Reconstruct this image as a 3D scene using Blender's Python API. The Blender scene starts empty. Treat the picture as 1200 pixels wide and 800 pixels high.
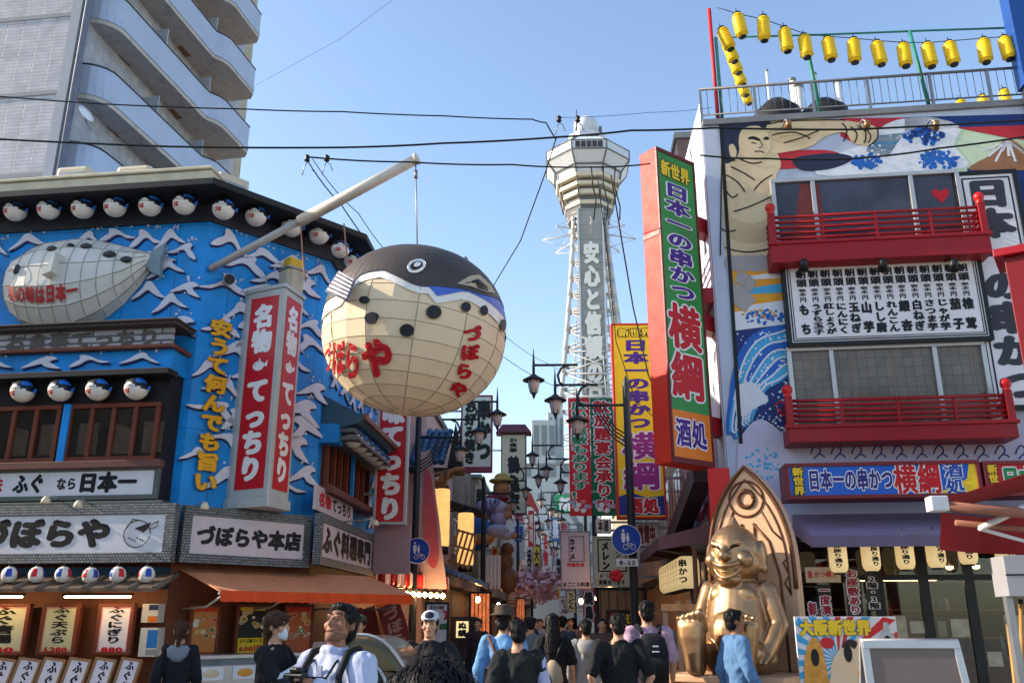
import bpy, bmesh, math, random
from mathutils import Vector, Matrix, noise
R = math.radians
random.seed(11)
SC = bpy.context.scene
COL = SC.collection
# ------------------------------------------------------------------ camera, sky, sun
F, TH, HC = 1030.0, R(17.5), 1.65
cd = bpy.data.cameras.new('camera'); cam = bpy.data.objects.new('camera', cd); COL.objects.link(cam)
cd.sensor_width = 36; cd.lens = F / 1200 * 36; cd.clip_start = 0.05; cd.clip_end = 6000
cam.location = (0, 0, HC); cam.rotation_euler = (R(90) + TH, 0, 0)
SC.camera = cam
SUN_AZ, SUN_EL = R(-86.5), R(27)          # azimuth from +Y, clockwise positive
w = bpy.data.worlds.new('World'); SC.world = w; w.use_nodes = True
nt = w.node_tree; bg = nt.nodes['Background']
sky = nt.nodes.new('ShaderNodeTexSky'); sky.sky_type = 'NISHITA'; sky.sun_disc = False
sky.sun_elevation = SUN_EL; sky.sun_rotation = SUN_AZ
sky.altitude = 20; sky.air_density = 1.0; sky.dust_density = 0.8; sky.ozone_density = 1.0
nt.links.new(sky.outputs[0], bg.inputs[0]); bg.inputs[1].default_value = 0.15
sl = bpy.data.lights.new('sun', 'SUN'); so = bpy.data.objects.new('sun', sl); COL.objects.link(so)
sl.energy = 4.0; sl.angle = R(0.5); sl.color = (1.0, 0.87, 0.70)
sdir = Vector((math.sin(SUN_AZ) * math.cos(SUN_EL), math.cos(SUN_AZ) * math.cos(SUN_EL), math.sin(SUN_EL)))
so.rotation_euler = sdir.to_track_quat('Z', 'Y').to_euler()
so.location = (-20, -5, 30)
SC.view_settings.view_transform = 'Standard'; SC.view_settings.look = 'None'
SC.view_settings.exposure = 1.15; SC.view_settings.gamma = 1
SC.cycles.max_bounces = 6; SC.cycles.diffuse_bounces = 3; SC.cycles.glossy_bounces = 3
SC.cycles.transmission_bounces = 4; SC.cycles.caustics_reflective = False; SC.cycles.caustics_refractive = False

# ------------------------------------------------------------------ helpers
CT, ST = math.cos(TH), math.sin(TH)
def ray(px, py):
    b = 400 - py
    return Vector((px - 600, F * CT - b * ST, F * ST + b * CT))
def at(px, py, Y):                       # the point at depth Y seen at a photo pixel
    d = ray(px, py); return Vector((0, 0, HC)) + d * (Y / d.y)
class Fr:                                # an upright facade frame: x to the right, y into the building, z up
    def __init__(s, x, y, deg, z=0):
        s.rz = R(deg); s.M = Matrix.Translation((x, y, z)) @ Matrix.Rotation(s.rz, 4, 'Z'); s.I = s.M.inverted()
    def px(s, px, py, off=0):
        o = s.I @ Vector((0, 0, HC)); d = s.I.to_3x3() @ ray(px, py)
        p = o + d * ((-off - o.y) / d.y); return p.x, p.z
    def w(s, x, y=0, z=0): return s.M @ Vector((x, y, z))
def sub(fr, x, y=0, z=0, deg=0):         # a frame placed inside another one
    p = fr.w(x, y, z); return Fr(p.x, p.y, math.degrees(fr.rz) + deg, p.z)

def lin(c):
    c = c / 255.0
    return c / 12.92 if c <= 0.04045 else ((c + 0.055) / 1.055) ** 2.4
def C(r, g, b): return (lin(r), lin(g), lin(b), 1)
MATS = {}
SC2 = bpy.data.scenes.new('workshop')      # a side scene in which shapes are evaluated, removed at the end
def evaluated(o):
    with bpy.context.temp_override(scene=SC2, view_layer=SC2.view_layers[0]):
        dg = bpy.context.evaluated_depsgraph_get(); dg.update(); return o.evaluated_get(dg)
def mat(name, col, rough=.6, metal=0, var=.18, sc=4, bump=0, emit=0, coat=0, dirt=0, bsc=None, trans=0, spec=.3, streak=0):
    if name in MATS: return MATS[name]
    m = bpy.data.materials.new(name); m.use_nodes = True; t = m.node_tree; n = t.nodes; L = t.links
    p = n['Principled BSDF']; MATS[name] = m
    base = tuple(col) if len(col) == 4 else C(*col)
    p.inputs['Specular IOR Level'].default_value = spec; p.inputs['Metallic'].default_value = metal; p.inputs['Roughness'].default_value = rough
    if coat: p.inputs['Coat Weight'].default_value = coat
    if trans: p.inputs['Transmission Weight'].default_value = trans
    tc = n.new('ShaderNodeTexCoord')
    if var:
        nz = n.new('ShaderNodeTexNoise'); nz.inputs['Scale'].default_value = sc; nz.inputs['Detail'].default_value = 6; nz.inputs['Roughness'].default_value = .65
        if streak:
            mp = n.new('ShaderNodeMapping'); mp.inputs['Scale'].default_value = (1, 1, 1 / streak); L.new(tc.outputs['Object'], mp.inputs[0]); L.new(mp.outputs[0], nz.inputs[0])
        else: L.new(tc.outputs['Object'], nz.inputs[0])
        rp = n.new('ShaderNodeValToRGB'); L.new(nz.outputs[0], rp.inputs[0])
        rp.color_ramp.elements[0].position = .28; rp.color_ramp.elements[1].position = .72
        k = 1 - var; rp.color_ramp.elements[0].color = (base[0] * k, base[1] * k, base[2] * k * .97, 1)
        k = 1 + var * .45; rp.color_ramp.elements[1].color = (min(base[0] * k, .95), min(base[1] * k, .95), min(base[2] * k, .95), 1)
        out = rp.outputs[0]
        if dirt:
            n2 = n.new('ShaderNodeTexNoise'); n2.inputs['Scale'].default_value = 1.3; n2.inputs['Detail'].default_value = 8
            mp = n.new('ShaderNodeMapping'); mp.inputs['Scale'].default_value = (2.2, 2.2, .5); L.new(tc.outputs['Object'], mp.inputs[0]); L.new(mp.outputs[0], n2.inputs[0])
            r2 = n.new('ShaderNodeValToRGB'); r2.color_ramp.elements[0].position = .5; r2.color_ramp.elements[1].position = .75
            r2.color_ramp.elements[1].color = (dirt, dirt, dirt, 1); r2.color_ramp.elements[0].color = (0, 0, 0, 1); L.new(n2.outputs[0], r2.inputs[0])
            mx = n.new('ShaderNodeMix'); mx.data_type = 'RGBA'; L.new(r2.outputs[0], mx.inputs[0]); L.new(out, mx.inputs[6]); mx.inputs[7].default_value = (.055, .047, .038, 1); out = mx.outputs[2]
        L.new(out, p.inputs['Base Color'])
        mr = n.new('ShaderNodeMapRange'); mr.inputs[3].default_value = max(rough - .1, .02); mr.inputs[4].default_value = min(rough + .12, 1); L.new(nz.outputs[0], mr.inputs[0]); L.new(mr.outputs[0], p.inputs['Roughness'])
        if emit: L.new(out, p.inputs['Emission Color'])
    else:
        p.inputs['Base Color'].default_value = base
        if emit: p.inputs['Emission Color'].default_value = base
    if emit: p.inputs['Emission Strength'].default_value = emit
    if bump:
        nb = n.new('ShaderNodeTexNoise'); nb.inputs['Scale'].default_value = bsc or sc * 6; nb.inputs['Detail'].default_value = 5; L.new(tc.outputs['Object'], nb.inputs[0])
        bp = n.new('ShaderNodeBump'); bp.inputs['Strength'].default_value = bump; bp.inputs['Distance'].default_value = .02; L.new(nb.outputs[0], bp.inputs['Height']); L.new(bp.outputs[0], p.inputs['Normal'])
    return m
def tilemat(name, c1, c2, mortar, bw, bh, rough=.6, off=.5, ms=.02, bump=.4, axes='XZ'):   # bricks, tiles, boards
    if name in MATS: return MATS[name]
    m = bpy.data.materials.new(name); m.use_nodes = True; t = m.node_tree; n = t.nodes; L = t.links; MATS[name] = m
    p = n['Principled BSDF']; p.inputs['Roughness'].default_value = rough
    tc = n.new('ShaderNodeTexCoord'); sp = n.new('ShaderNodeSeparateXYZ'); cb = n.new('ShaderNodeCombineXYZ')
    L.new(tc.outputs['Object'], sp.inputs[0])
    if axes == 'SZ':
        ad = n.new('ShaderNodeMath'); L.new(sp.outputs[0], ad.inputs[0]); L.new(sp.outputs[1], ad.inputs[1]); L.new(ad.outputs[0], cb.inputs[0]); L.new(sp.outputs[2], cb.inputs[1])
    else:
        L.new(sp.outputs['XYZ'.index(axes[0])], cb.inputs[0]); L.new(sp.outputs['XYZ'.index(axes[1])], cb.inputs[1])
    br = n.new('ShaderNodeTexBrick'); L.new(cb.outputs[0], br.inputs[0]); br.offset = off
    br.inputs['Color1'].default_value = C(*c1); br.inputs['Color2'].default_value = C(*c2); br.inputs['Mortar'].default_value = C(*mortar)
    br.inputs['Scale'].default_value = 1; br.inputs['Brick Width'].default_value = bw; br.inputs['Row Height'].default_value = bh; br.inputs['Mortar Size'].default_value = ms
    nz = n.new('ShaderNodeTexNoise'); nz.inputs['Scale'].default_value = 2.5; nz.inputs['Detail'].default_value = 7; L.new(tc.outputs['Object'], nz.inputs[0])
    mr = n.new('ShaderNodeMapRange'); mr.inputs[1].default_value = .25; mr.inputs[2].default_value = .75; mr.inputs[3].default_value = .72; mr.inputs[4].default_value = 1.1; L.new(nz.outputs[0], mr.inputs[0])
    mx = n.new('ShaderNodeMix'); mx.data_type = 'RGBA'; mx.blend_type = 'MULTIPLY'; mx.inputs[0].default_value = 1; L.new(br.outputs[0], mx.inputs[6]); L.new(mr.outputs[0], mx.inputs[7]); L.new(mx.outputs[2], p.inputs['Base Color'])
    bp = n.new('ShaderNodeBump'); bp.inputs['Strength'].default_value = bump; bp.inputs['Distance'].default_value = .01; bp.invert = True; L.new(br.outputs['Fac'], bp.inputs['Height']); L.new(bp.outputs[0], p.inputs['Normal'])
    return m

def tag(o, label=None, cat=None, group=None, kind=None):
    if label: o['label'] = label
    if cat: o['category'] = cat
    if group: o['group'] = group
    if kind: o['kind'] = kind
    return o
def thing(name, label, cat, loc=(0, 0, 0), rz=0, group=None, kind=None):
    o = bpy.data.objects.new(name, None); COL.objects.link(o); o.empty_display_size = .2
    o.location = loc; o.rotation_euler = (0, 0, rz)
    return tag(o, label, cat, group, kind)
def tf(fr, name, label, cat, x=0, y=0, z=0, group=None, deg=0):   # a thing standing in a facade frame
    return thing(name, label, cat, fr.w(x, y, z), fr.rz + R(deg), group)
def kids(o): return [c for c in bpy.data.objects if c.parent == o]
def dup(o, loc=None, rz=None, label=None, parent=None, group=None, scale=None):
    c = o.copy(); COL.objects.link(c); c.parent = parent
    if loc is not None: c.location = loc
    if rz is not None: c.rotation_euler = (c.rotation_euler[0], c.rotation_euler[1], rz)
    if label: c['label'] = label
    if group: c['group'] = group
    if scale: c.scale = scale
    for k in o.children: dup(k, parent=c)
    return c

def smooth(P, n=5):                   # Catmull-Rom through the points
    out = []; N = len(P)
    for i in range(N):
        p0, p1, p2, p3 = P[(i - 1) % N], P[i], P[(i + 1) % N], P[(i + 2) % N]
        for k in range(n):
            t = k / n; out.append(tuple(.5 * (2 * p1[j] + (p2[j] - p0[j]) * t + (2 * p0[j] - 5 * p1[j] + 4 * p2[j] - p3[j]) * t * t + (3 * p1[j] - p0[j] - 3 * p2[j] + p3[j]) * t ** 3) for j in (0, 1)))
    return out
class MB:
    def __init__(s, T=None): s.v = []; s.f = []; s.mi = []; s.sm = []; s.T = T
    def av(s, p):
        p = Vector(p); s.v.append(s.T @ p if s.T is not None else p); return len(s.v) - 1
    def af(s, idx, m=0, sm=False): s.f.append(tuple(idx)); s.mi.append(m); s.sm.append(sm)
    def poly(s, pts, m=0): s.af([s.av(p) for p in pts], m)
    def box(s, x0, x1, y0, y1, z0, z1, m=0):
        a = [s.av((x, y, z)) for z in (z0, z1) for x, y in ((x0, y0), (x1, y0), (x1, y1), (x0, y1))]
        for q in ((0, 3, 2, 1), (4, 5, 6, 7), (0, 1, 5, 4), (1, 2, 6, 5), (2, 3, 7, 6), (3, 0, 4, 7)): s.af([a[i] for i in q], m)
    def prism(s, pts, y0, y1, m=0, mside=None, ax='y'):   # an outline extruded along an axis
        f = (lambda p, y: (p[0], y, p[1])) if ax == 'y' else ((lambda p, y: (p[0], p[1], y)) if ax == 'z' else (lambda p, y: (y, p[0], p[1])))
        n = len(pts); a = [s.av(f(p, y0)) for p in pts]; b = [s.av(f(p, y1)) for p in pts]
        s.af(a, m); s.af(b[::-1], m)
        for i in range(n): s.af((a[i], b[i], b[(i + 1) % n], a[(i + 1) % n]), m if mside is None else mside)
    def ring(s, c, ux, uy, r0, r1, n):
        return [s.av(c + ux * (r0 * math.cos(2 * math.pi * i / n)) + uy * (r1 * math.sin(2 * math.pi * i / n))) for i in range(n)]
    def cyl(s, p, q, r0, r1=None, n=10, m=0, caps=True):
        p, q = Vector(p), Vector(q); r1 = r0 if r1 is None else r1; d = (q - p).normalized()
        ux = d.orthogonal().normalized(); uy = d.cross(ux)
        a = s.ring(p, ux, uy, r0, r0, n); b = s.ring(q, ux, uy, r1, r1, n)
        for i in range(n): s.af((a[i], a[(i + 1) % n], b[(i + 1) % n], b[i]), m, True)
        if caps: s.af(a[::-1], m); s.af(b, m)
    def tube(s, pts, r, n=6, m=0):
        pts = [Vector(p) for p in pts]; prev = None; ux = None
        for i, p in enumerate(pts):
            d = (pts[min(i + 1, len(pts) - 1)] - pts[max(i - 1, 0)]).normalized()
            ux = d.orthogonal().normalized() if ux is None else (ux - d * ux.dot(d)).normalized()
            rr = r[i] if isinstance(r, (list, tuple)) else r
            k = s.ring(p, ux, d.cross(ux), rr, rr, n)
            if prev:
                for j in range(n): s.af((prev[j], prev[(j + 1) % n], k[(j + 1) % n], k[j]), m, True)
            else: s.af(k[::-1], m)
            prev = k
        s.af(prev, m)
    def lathe(s, prof, c=(0, 0, 0), n=16, m=0, sy=1, sm=True):    # (radius, z[, material]) profile about a vertical axis
        c = Vector(c); prev = None
        for q in prof:
            k = s.ring(c + Vector((0, 0, q[1])), Vector((1, 0, 0)), Vector((0, 1, 0)), max(q[0], .0005), max(q[0], .0005) * sy, n)
            if prev:
                for j in range(n): s.af((prev[j], prev[(j + 1) % n], k[(j + 1) % n], k[j]), q[2] if len(q) > 2 else m, sm)
            else: s.af(k[::-1], q[2] if len(q) > 2 else m)
            prev = k
        s.af(prev, m)
    def ell(s, c, r, nu=14, nv=9, m=0, rot=None):
        c = Vector(c); rows = []
        for j in range(1, nv):
            a = math.pi * j / nv - math.pi / 2
            row = []
            for i in range(nu):
                p = Vector((r[0] * math.cos(a) * math.cos(2 * math.pi * i / nu), r[1] * math.cos(a) * math.sin(2 * math.pi * i / nu), r[2] * math.sin(a)))
                if rot is not None: p = rot @ p
                row.append(s.av(c + p))
            rows.append(row)
        b, t = Vector((0, 0, -r[2])), Vector((0, 0, r[2]))
        if rot is not None: b, t = rot @ b, rot @ t
        b, t = s.av(c + b), s.av(c + t)
        for j in range(len(rows) - 1):
            for i in range(nu): s.af((rows[j][i], rows[j][(i + 1) % nu], rows[j + 1][(i + 1) % nu], rows[j + 1][i]), m, True)
        for i in range(nu):
            s.af((b, rows[0][(i + 1) % nu], rows[0][i]), m, True); s.af((t, rows[-1][i], rows[-1][(i + 1) % nu]), m, True)
    def caps(s, p, q, r0, r1, n=12, m=0, sx=1):      # a tapered capsule
        p, q = Vector(p), Vector(q); d = q - p; L = d.length or 1e-6; d = d / L if L > 1e-5 else Vector((0, 0, 1)); ux = d.orthogonal().normalized(); uy = d.cross(ux); prev = None
        st = [(p - d * (r0 * math.cos(a)), r0 * math.sin(a)) for a in (.25, .65, 1.1)] + [(p, r0), (q, r1)] + [(q + d * (r1 * math.cos(a)), r1 * math.sin(a)) for a in (1.1, .65, .25)]
        for c, rr in st:
            k = s.ring(c, ux, uy, rr, rr, n)
            if prev:
                for j in range(n): s.af((prev[j], prev[(j + 1) % n], k[(j + 1) % n], k[j]), m, True)
            else: s.af(k[::-1], m)
            prev = k
        s.af(prev, m)
    def loft(s, rings, n=18, m=0, sq=1.0):                   # rings of (z, rx, ry, yc, xc), a soft trunk
        prev = None
        for r in rings:
            z, rx, ry = r[:3]; yc = r[3] if len(r) > 3 else 0; xc = r[4] if len(r) > 4 else 0
            k = []
            for i in range(n):
                a = 2 * math.pi * i / n; ca, sa = math.cos(a), math.sin(a)
                k.append(s.av((xc + rx * math.copysign(abs(ca) ** sq, ca), yc + ry * math.copysign(abs(sa) ** sq, sa), z)))
            if prev:
                for j in range(n): s.af((prev[j], prev[(j + 1) % n], k[(j + 1) % n], k[j]), m, True)
            else: s.af(k[::-1], m)
            prev = k
        s.af(prev, m)
    def mesh(s, name, mats=()):
        me = bpy.data.meshes.new(name); me.from_pydata([tuple(p) for p in s.v], [], s.f)
        for m in mats: me.materials.append(m)
        me.polygons.foreach_set('material_index', s.mi); me.polygons.foreach_set('use_smooth', s.sm)
        bm = bmesh.new(); bm.from_mesh(me); bmesh.ops.recalc_face_normals(bm, faces=bm.faces); bm.to_mesh(me); bm.free()
        me.update(); return me
    def build(s, name, mats, parent=None, bev=0, recalc=True, loc=None, rot=None):
        if not isinstance(mats, (list, tuple)): mats = [mats]
        o = bpy.data.objects.new(name, s.mesh(name, mats)); COL.objects.link(o); o.parent = parent
        if loc is not None: o.location = loc
        if rot is not None: o.rotation_euler = rot
        if bev:
            b = o.modifiers.new('edge', 'BEVEL'); b.width = bev; b.segments = 2; b.limit_method = 'ANGLE'; b.angle_limit = R(40)
        return o
def remesh(mb, name, m, parent=None, vox=.012, smooth=4, disp=0, dsc=8, ridge=False):   # joins overlapping closed shells into one skin
    tmp = bpy.data.objects.new('tmp', mb.mesh('tmp')); SC2.collection.objects.link(tmp)
    r = tmp.modifiers.new('r', 'REMESH'); r.mode = 'VOXEL'; r.voxel_size = vox
    if smooth: q = tmp.modifiers.new('s', 'SMOOTH'); q.iterations = smooth; q.factor = .5
    me = bpy.data.meshes.new_from_object(evaluated(tmp)); me.name = name
    bpy.data.objects.remove(tmp)
    if disp:
        DS = Matrix.Diagonal(Vector(dsc if isinstance(dsc, tuple) else (dsc,) * 3))
        nrm = [v.normal.copy() for v in me.vertices]; cos = [v.co.copy() for v in me.vertices]; flat = []
        NZ = (lambda q: 1 - 3 * abs(noise.noise(q))) if ridge else noise.noise
        for c, n_ in zip(cos, nrm): flat.extend(c + n_ * (disp * NZ(DS @ c) + disp * .5 * NZ((DS @ c) * 2.3)))
        me.vertices.foreach_set('co', flat); me.update()
    me.polygons.foreach_set('use_smooth', [True] * len(me.polygons))
    me.materials.clear(); me.materials.append(m)
    o = bpy.data.objects.new(name, me); COL.objects.link(o); o.parent = parent
    return o

# ------------------------------------------------------------------ lettering
GL = {}
def glyph(ch):
    if ch in GL: return GL[ch]
    cu = bpy.data.curves.new('g', 'FONT'); cu.body = ch; cu.resolution_u = 3
    o = bpy.data.objects.new('g', cu); SC2.collection.objects.link(o)
    me = evaluated(o).to_mesh()
    v = [(p.co.x, p.co.y) for p in me.vertices]; f = [tuple(p.vertices) for p in me.polygons]
    bpy.data.objects.remove(o); bpy.data.curves.remove(cu)
    cjk = ord(ch) > 0x2000
    if v and not cjk:
        x0 = min(p[0] for p in v); x1 = max(p[0] for p in v); v = [(x - x0 + .06, y + .09) for x, y in v]; adv = x1 - x0 + .12
    else: adv = 1.0 if cjk else .35; v = [(x, y + .13) for x, y in v]
    GL[ch] = (v, f, adv); return GL[ch]
def put_text(mb, s, x0, x1, z0, z1, y, vert=False, m=0, bold=.035, om=None, obold=0, fill=.96, fn=None, sx=1.0, skew=0):
    """lettering filling a rectangle in the x-z plane, its face at depth y (toward the viewer is -y)"""
    ch = [c for c in s if c != '\n']; n = len(ch)
    adv = [1.0 if vert else glyph(c)[2] for c in ch]; tot = sum(adv); pos = 0
    for c, a in zip(ch, adv):
        v, f, ga = glyph(c)
        if bold > .042: sd = ord(c) * .37 + pos * 1.7; v = [(q[0] + .03 * noise.noise((q[0] * 3.2, q[1] * 3.2, sd)), q[1] + .03 * noise.noise((q[0] * 3.2, q[1] * 3.2, sd + 9))) for q in v]
        if vert:
            h = (z1 - z0) / n; cw, chh = (x1 - x0), h; ox = x0; oz = z1 - (pos + 1) * h
            gw = 1.0 if ga <= 1 else ga
            if c == 'ー': v = [(q[1], 1 - q[0]) for q in v]
            if c in '1234567890ABCDEFGHIJKLMNOPQRSTUVWXYZ': v = [(q[0] + (1 - ga) / 2, q[1]) for q in v]
        else:
            u = (x1 - x0) / tot; cw, chh = u * a, (z1 - z0); ox = x0 + pos * u; oz = z0; gw = a
        pos += a
        kx, kz = cw * fill / gw, chh * fill; ox += cw * (1 - fill) / 2; oz += chh * (1 - fill) / 2
        def lay(r, mm, d0, k):
            offs = [(0, 0)] + [(math.cos(2 * math.pi * i / k) * r, math.sin(2 * math.pi * i / k) * r * .8) for i in range(k)] if r else [(0, 0)]
            for i, (dx, dz) in enumerate(offs):
                idx = []
                for q in v:
                    X = ox + (q[0] + dx * sx + skew * (q[1] - .5)) * kx; Z = oz + (q[1] + dz) * kz; Y = y - d0 - i * .00022
                    idx.append(mb.av(fn(X, Y, Z) if fn else (X, Y, Z)))
                for t in f: mb.af([idx[j] for j in t], mm)
        if om is not None: lay(obold, om, 0, 12)
        lay(bold, m, .004 if om is not None else 0, 8 if bold > .03 else 6)

def board(fr, p0, p1, off, th, face, edge=None, ew=.05, texts=(), name='shop_sign', label='', cat='sign', group=None, back=None, ep=.02, deg=0, inner=None, noparts=False, pad=0):
    """a sign board given by its photo rectangle on the facade frame (off = how far its face stands out)"""
    (ax, ay), (bx, by) = p0, p1
    xa = fr.px(ax, (ay + by) / 2, off)[0]; xb = fr.px(bx, (ay + by) / 2, off)[0]
    zt = fr.px((ax + bx) / 2, ay, off)[1]; zb = fr.px((ax + bx) / 2, by, off)[1]
    w_, h = xb - xa, zt - zb
    root = tf(fr, name, label, cat, (xa + xb) / 2, -off, zb, group, deg)
    mb = MB(); mb.box(-w_ / 2, w_ / 2, 0, th, 0, h); mb.build('board', [face], root, bev=.004)
    if edge:
        e = MB(); y0, y1 = -ep, th + .01
        e.box(-w_ / 2 - .004, w_ / 2 + .004, y0, y1, h - ew, h + .004); e.box(-w_ / 2 - .004, w_ / 2 + .004, y0, y1, -.004, ew)
        e.box(-w_ / 2 - .004, -w_ / 2 + ew, y0, y1, ew, h - ew); e.box(w_ / 2 - ew, w_ / 2 + .004, y0, y1, ew, h - ew)
        e.build('frame', [edge], root, bev=.006)
    for i, t in enumerate(texts):
        tb = MB(); u0, u1, v0, v1 = t['b']; ms = [t.get('c', INK)]
        if t.get('o'): ms.append(t['o'])
        put_text(tb, t['s'], -w_ / 2 + u0 * w_, -w_ / 2 + u1 * w_, v0 * h, v1 * h, -.004 - .0005 * i, t.get('v', False), 0, t.get('k', .035), 1 if t.get('o') else None, t.get('ok', .09), sx=t.get('sx', 1), skew=t.get('sk', 0))
        tb.build('lettering', ms, root)
    root['w'] = w_; root['h'] = h
    return root
def panel(root, u0, u1, v0, v1, m, name='colour_field', y=-.003, pts=None):   # a flat printed area on a board
    w_, h = root['w'], root['h']; b = MB()
    if pts: b.prism([(-w_ / 2 + p[0] * w_, p[1] * h) for p in pts], y, y + .002)
    else: b.box(-w_ / 2 + u0 * w_, -w_ / 2 + u1 * w_, y, y + .002, v0 * h, v1 * h)
    return b.build(name, [m], root)
def catenary(p, q, sag, n=12):
    p, q = Vector(p), Vector(q)
    return [p.lerp(q, i / n) - Vector((0, 0, sag * 4 * (i / n) * (1 - i / n))) for i in range(n + 1)]

# ------------------------------------------------------------------ common materials
INK = mat('black lettering paint', (18, 17, 20), .5, var=.1)
RED_INK = mat('red lettering paint', (190, 22, 34), .45, var=.12)
WHITE_INK = mat('white lettering paint', (228, 226, 226), .45, var=.06)
PURPLE = mat('purple lettering paint', (72, 30, 130), .45, var=.12)
YELLOW_INK = mat('yellow lettering paint', (236, 196, 40), .45, var=.1)
WHITE_BOARD = mat('white sign board', (214, 210, 214), .4, var=.07, sc=1.5, dirt=.12)
IVORY = mat('ivory sign board', (205, 196, 168), .5, var=.1, dirt=.12)
RED_BOARD = mat('red sign board', (188, 20, 34), .4, var=.1, sc=2, dirt=.06)
VERM = mat('vermilion painted steel', (196, 42, 26), .45, var=.12, sc=2, dirt=.12)
BALC = mat('crimson painted wood', (146, 16, 28), .45, var=.18, sc=3, dirt=.12)
BLUE_WALL = mat('bright blue painted wall', (20, 140, 220), .55, var=.3, sc=.9, dirt=.32, bump=.08)
WAVE_W = mat('white wave relief paint', (206, 204, 216), .55, var=.12, dirt=.15)
WAVE_SHADE = mat('navy painted wave shade', (38, 34, 92), .6)
DARK = mat('charcoal painted wood', (30, 28, 30), .6, var=.3)
BLACK = mat('black painted metal', (20, 21, 24), .4, var=.2)
POST_M = mat('dark green grey painted steel', (40, 47, 52), .45, .3, var=.2)
GREY_M = mat('grey galvanised steel', (140, 142, 146), .45, .6, var=.2)
ALU = mat('aluminium window frame', (180, 178, 176), .35, .5, var=.1)
CREAM = mat('cream painted concrete', (196, 186, 162), .7, var=.15, dirt=.25)
CONC = mat('grey concrete', (142, 140, 136), .85, var=.2, dirt=.3, bump=.2)
WOOD = mat('dark brown timber', (112, 62, 36), .6, var=.4, sc=5, streak=8, bump=.15)
WOOD_R = mat('red brown timber frame', (112, 54, 34), .5, var=.3, sc=6, streak=6)
WOOD_L = mat('weathered light timber', (150, 112, 78), .65, var=.35, sc=6, streak=8, bump=.15)
GLASS = mat('dark window glass', (34, 36, 40), .06, var=.3, sc=1.2)
STONE = tilemat('grey mosaic stone border', (150, 150, 146), (98, 104, 106), (58, 60, 62), .05, .04, .6, ms=.008, axes='SZ')
CABLE = mat('black rubber cable', (16, 16, 18), .5, var=0)
CLEAR = mat('milky lantern glass', (190, 176, 170), .25, var=.1)
# ------------------------------------------------------------------ ground
g = MB(); g.box(-900, 900, -60, 2500, -.4, 0)
ASPH = mat('pale worn concrete paving', (176, 168, 158), .85, var=.25, sc=1.2, bump=.4, bsc=60, dirt=.2)
tag(g.build('ground', ASPH), kind='structure')
PAV = tilemat('grey paving slabs', (128, 122, 116), (108, 104, 100), (70, 66, 62), .6, .3, .8, axes='XY')
g = MB(); g.prism([(-3.2, 15), (3.2, 15), (9.0, 110), (2.0, 110)], .001, .005, ax='z')
tag(g.build('street_paving', PAV), kind='structure')

# ------------------------------------------------------------------ the blue corner restaurant on the left
LF = Fr(-5.27, 14.0, -7.5)          # its front, origin at the corner with the chamfer
CF = Fr(-5.27, 14.0, 46)            # the chamfered corner
BX, BY = -3.52, 15.81
SF = Fr(BX, BY, 86.5)               # its side along the street
lroot = thing('corner_restaurant', 'blue corner restaurant building covered in raised white waves', 'restaurant', (-5.27, 14, 0))
LT = Matrix.Translation((5.27, -14, 0))
def lmb(fr): return MB(LT @ fr.M)
LZ = 8.75                            # underside of the eave
foot = [LF.w(-12, 0), LF.w(0, 0), SF.w(0, 0), SF.w(8, 0), SF.w(8, 9), LF.w(-12, 9)]
foot = [(p.x + 5.27, p.y - 14) for p in foot]
b = MB(); b.prism(foot, 2.75, LZ, ax='z'); b.build('wall', [BLUE_WALL], lroot)
b = MB(); b.prism(foot, 0, 2.75, ax='z'); b.build('shopfront_wall', [WOOD], lroot)
zr = LF.px(125, 222, .75)[1]         # outer edge of the eave
def corner(off):                     # the eave outline at a given overhang
    def isect(f1, f2):
        a, d = f1.w(0, -off), f1.M.to_3x3() @ Vector((1, 0, 0)); c, e = f2.w(0, -off), f2.M.to_3x3() @ Vector((1, 0, 0))
        t = ((c.x - a.x) * e.y - (c.y - a.y) * e.x) / (d.x * e.y - d.y * e.x); return a + d * t
    return [LF.w(-12, -off), isect(LF, CF), isect(CF, SF), SF.w(8.2, -off), SF.w(8.2, 9), LF.w(-12, 9)]
def outline(off): return [(p.x + 5.27, p.y - 14) for p in corner(off)]
b = MB(); b.prism(outline(.75), zr - .02, zr + .1, ax='z'); b.build('eave', [DARK], lroot, bev=.01)
b = lmb(LF); b.box(-12, .28, -.66, .3, zr + .102, zr + .30); b.box(-12, .3, -.7, .3, zr + .301, zr + .37); b.build('roof_parapet', [CREAM], lroot, bev=.02)
zb1 = LF.px(125, 266, .03)[1]
b = MB(); b.prism(outline(.05), zb1, zr - .02, ax='z'); b.build('lantern_band', [mat('slate painted planks', (52, 54, 62), .6, var=.3)], lroot)

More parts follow.
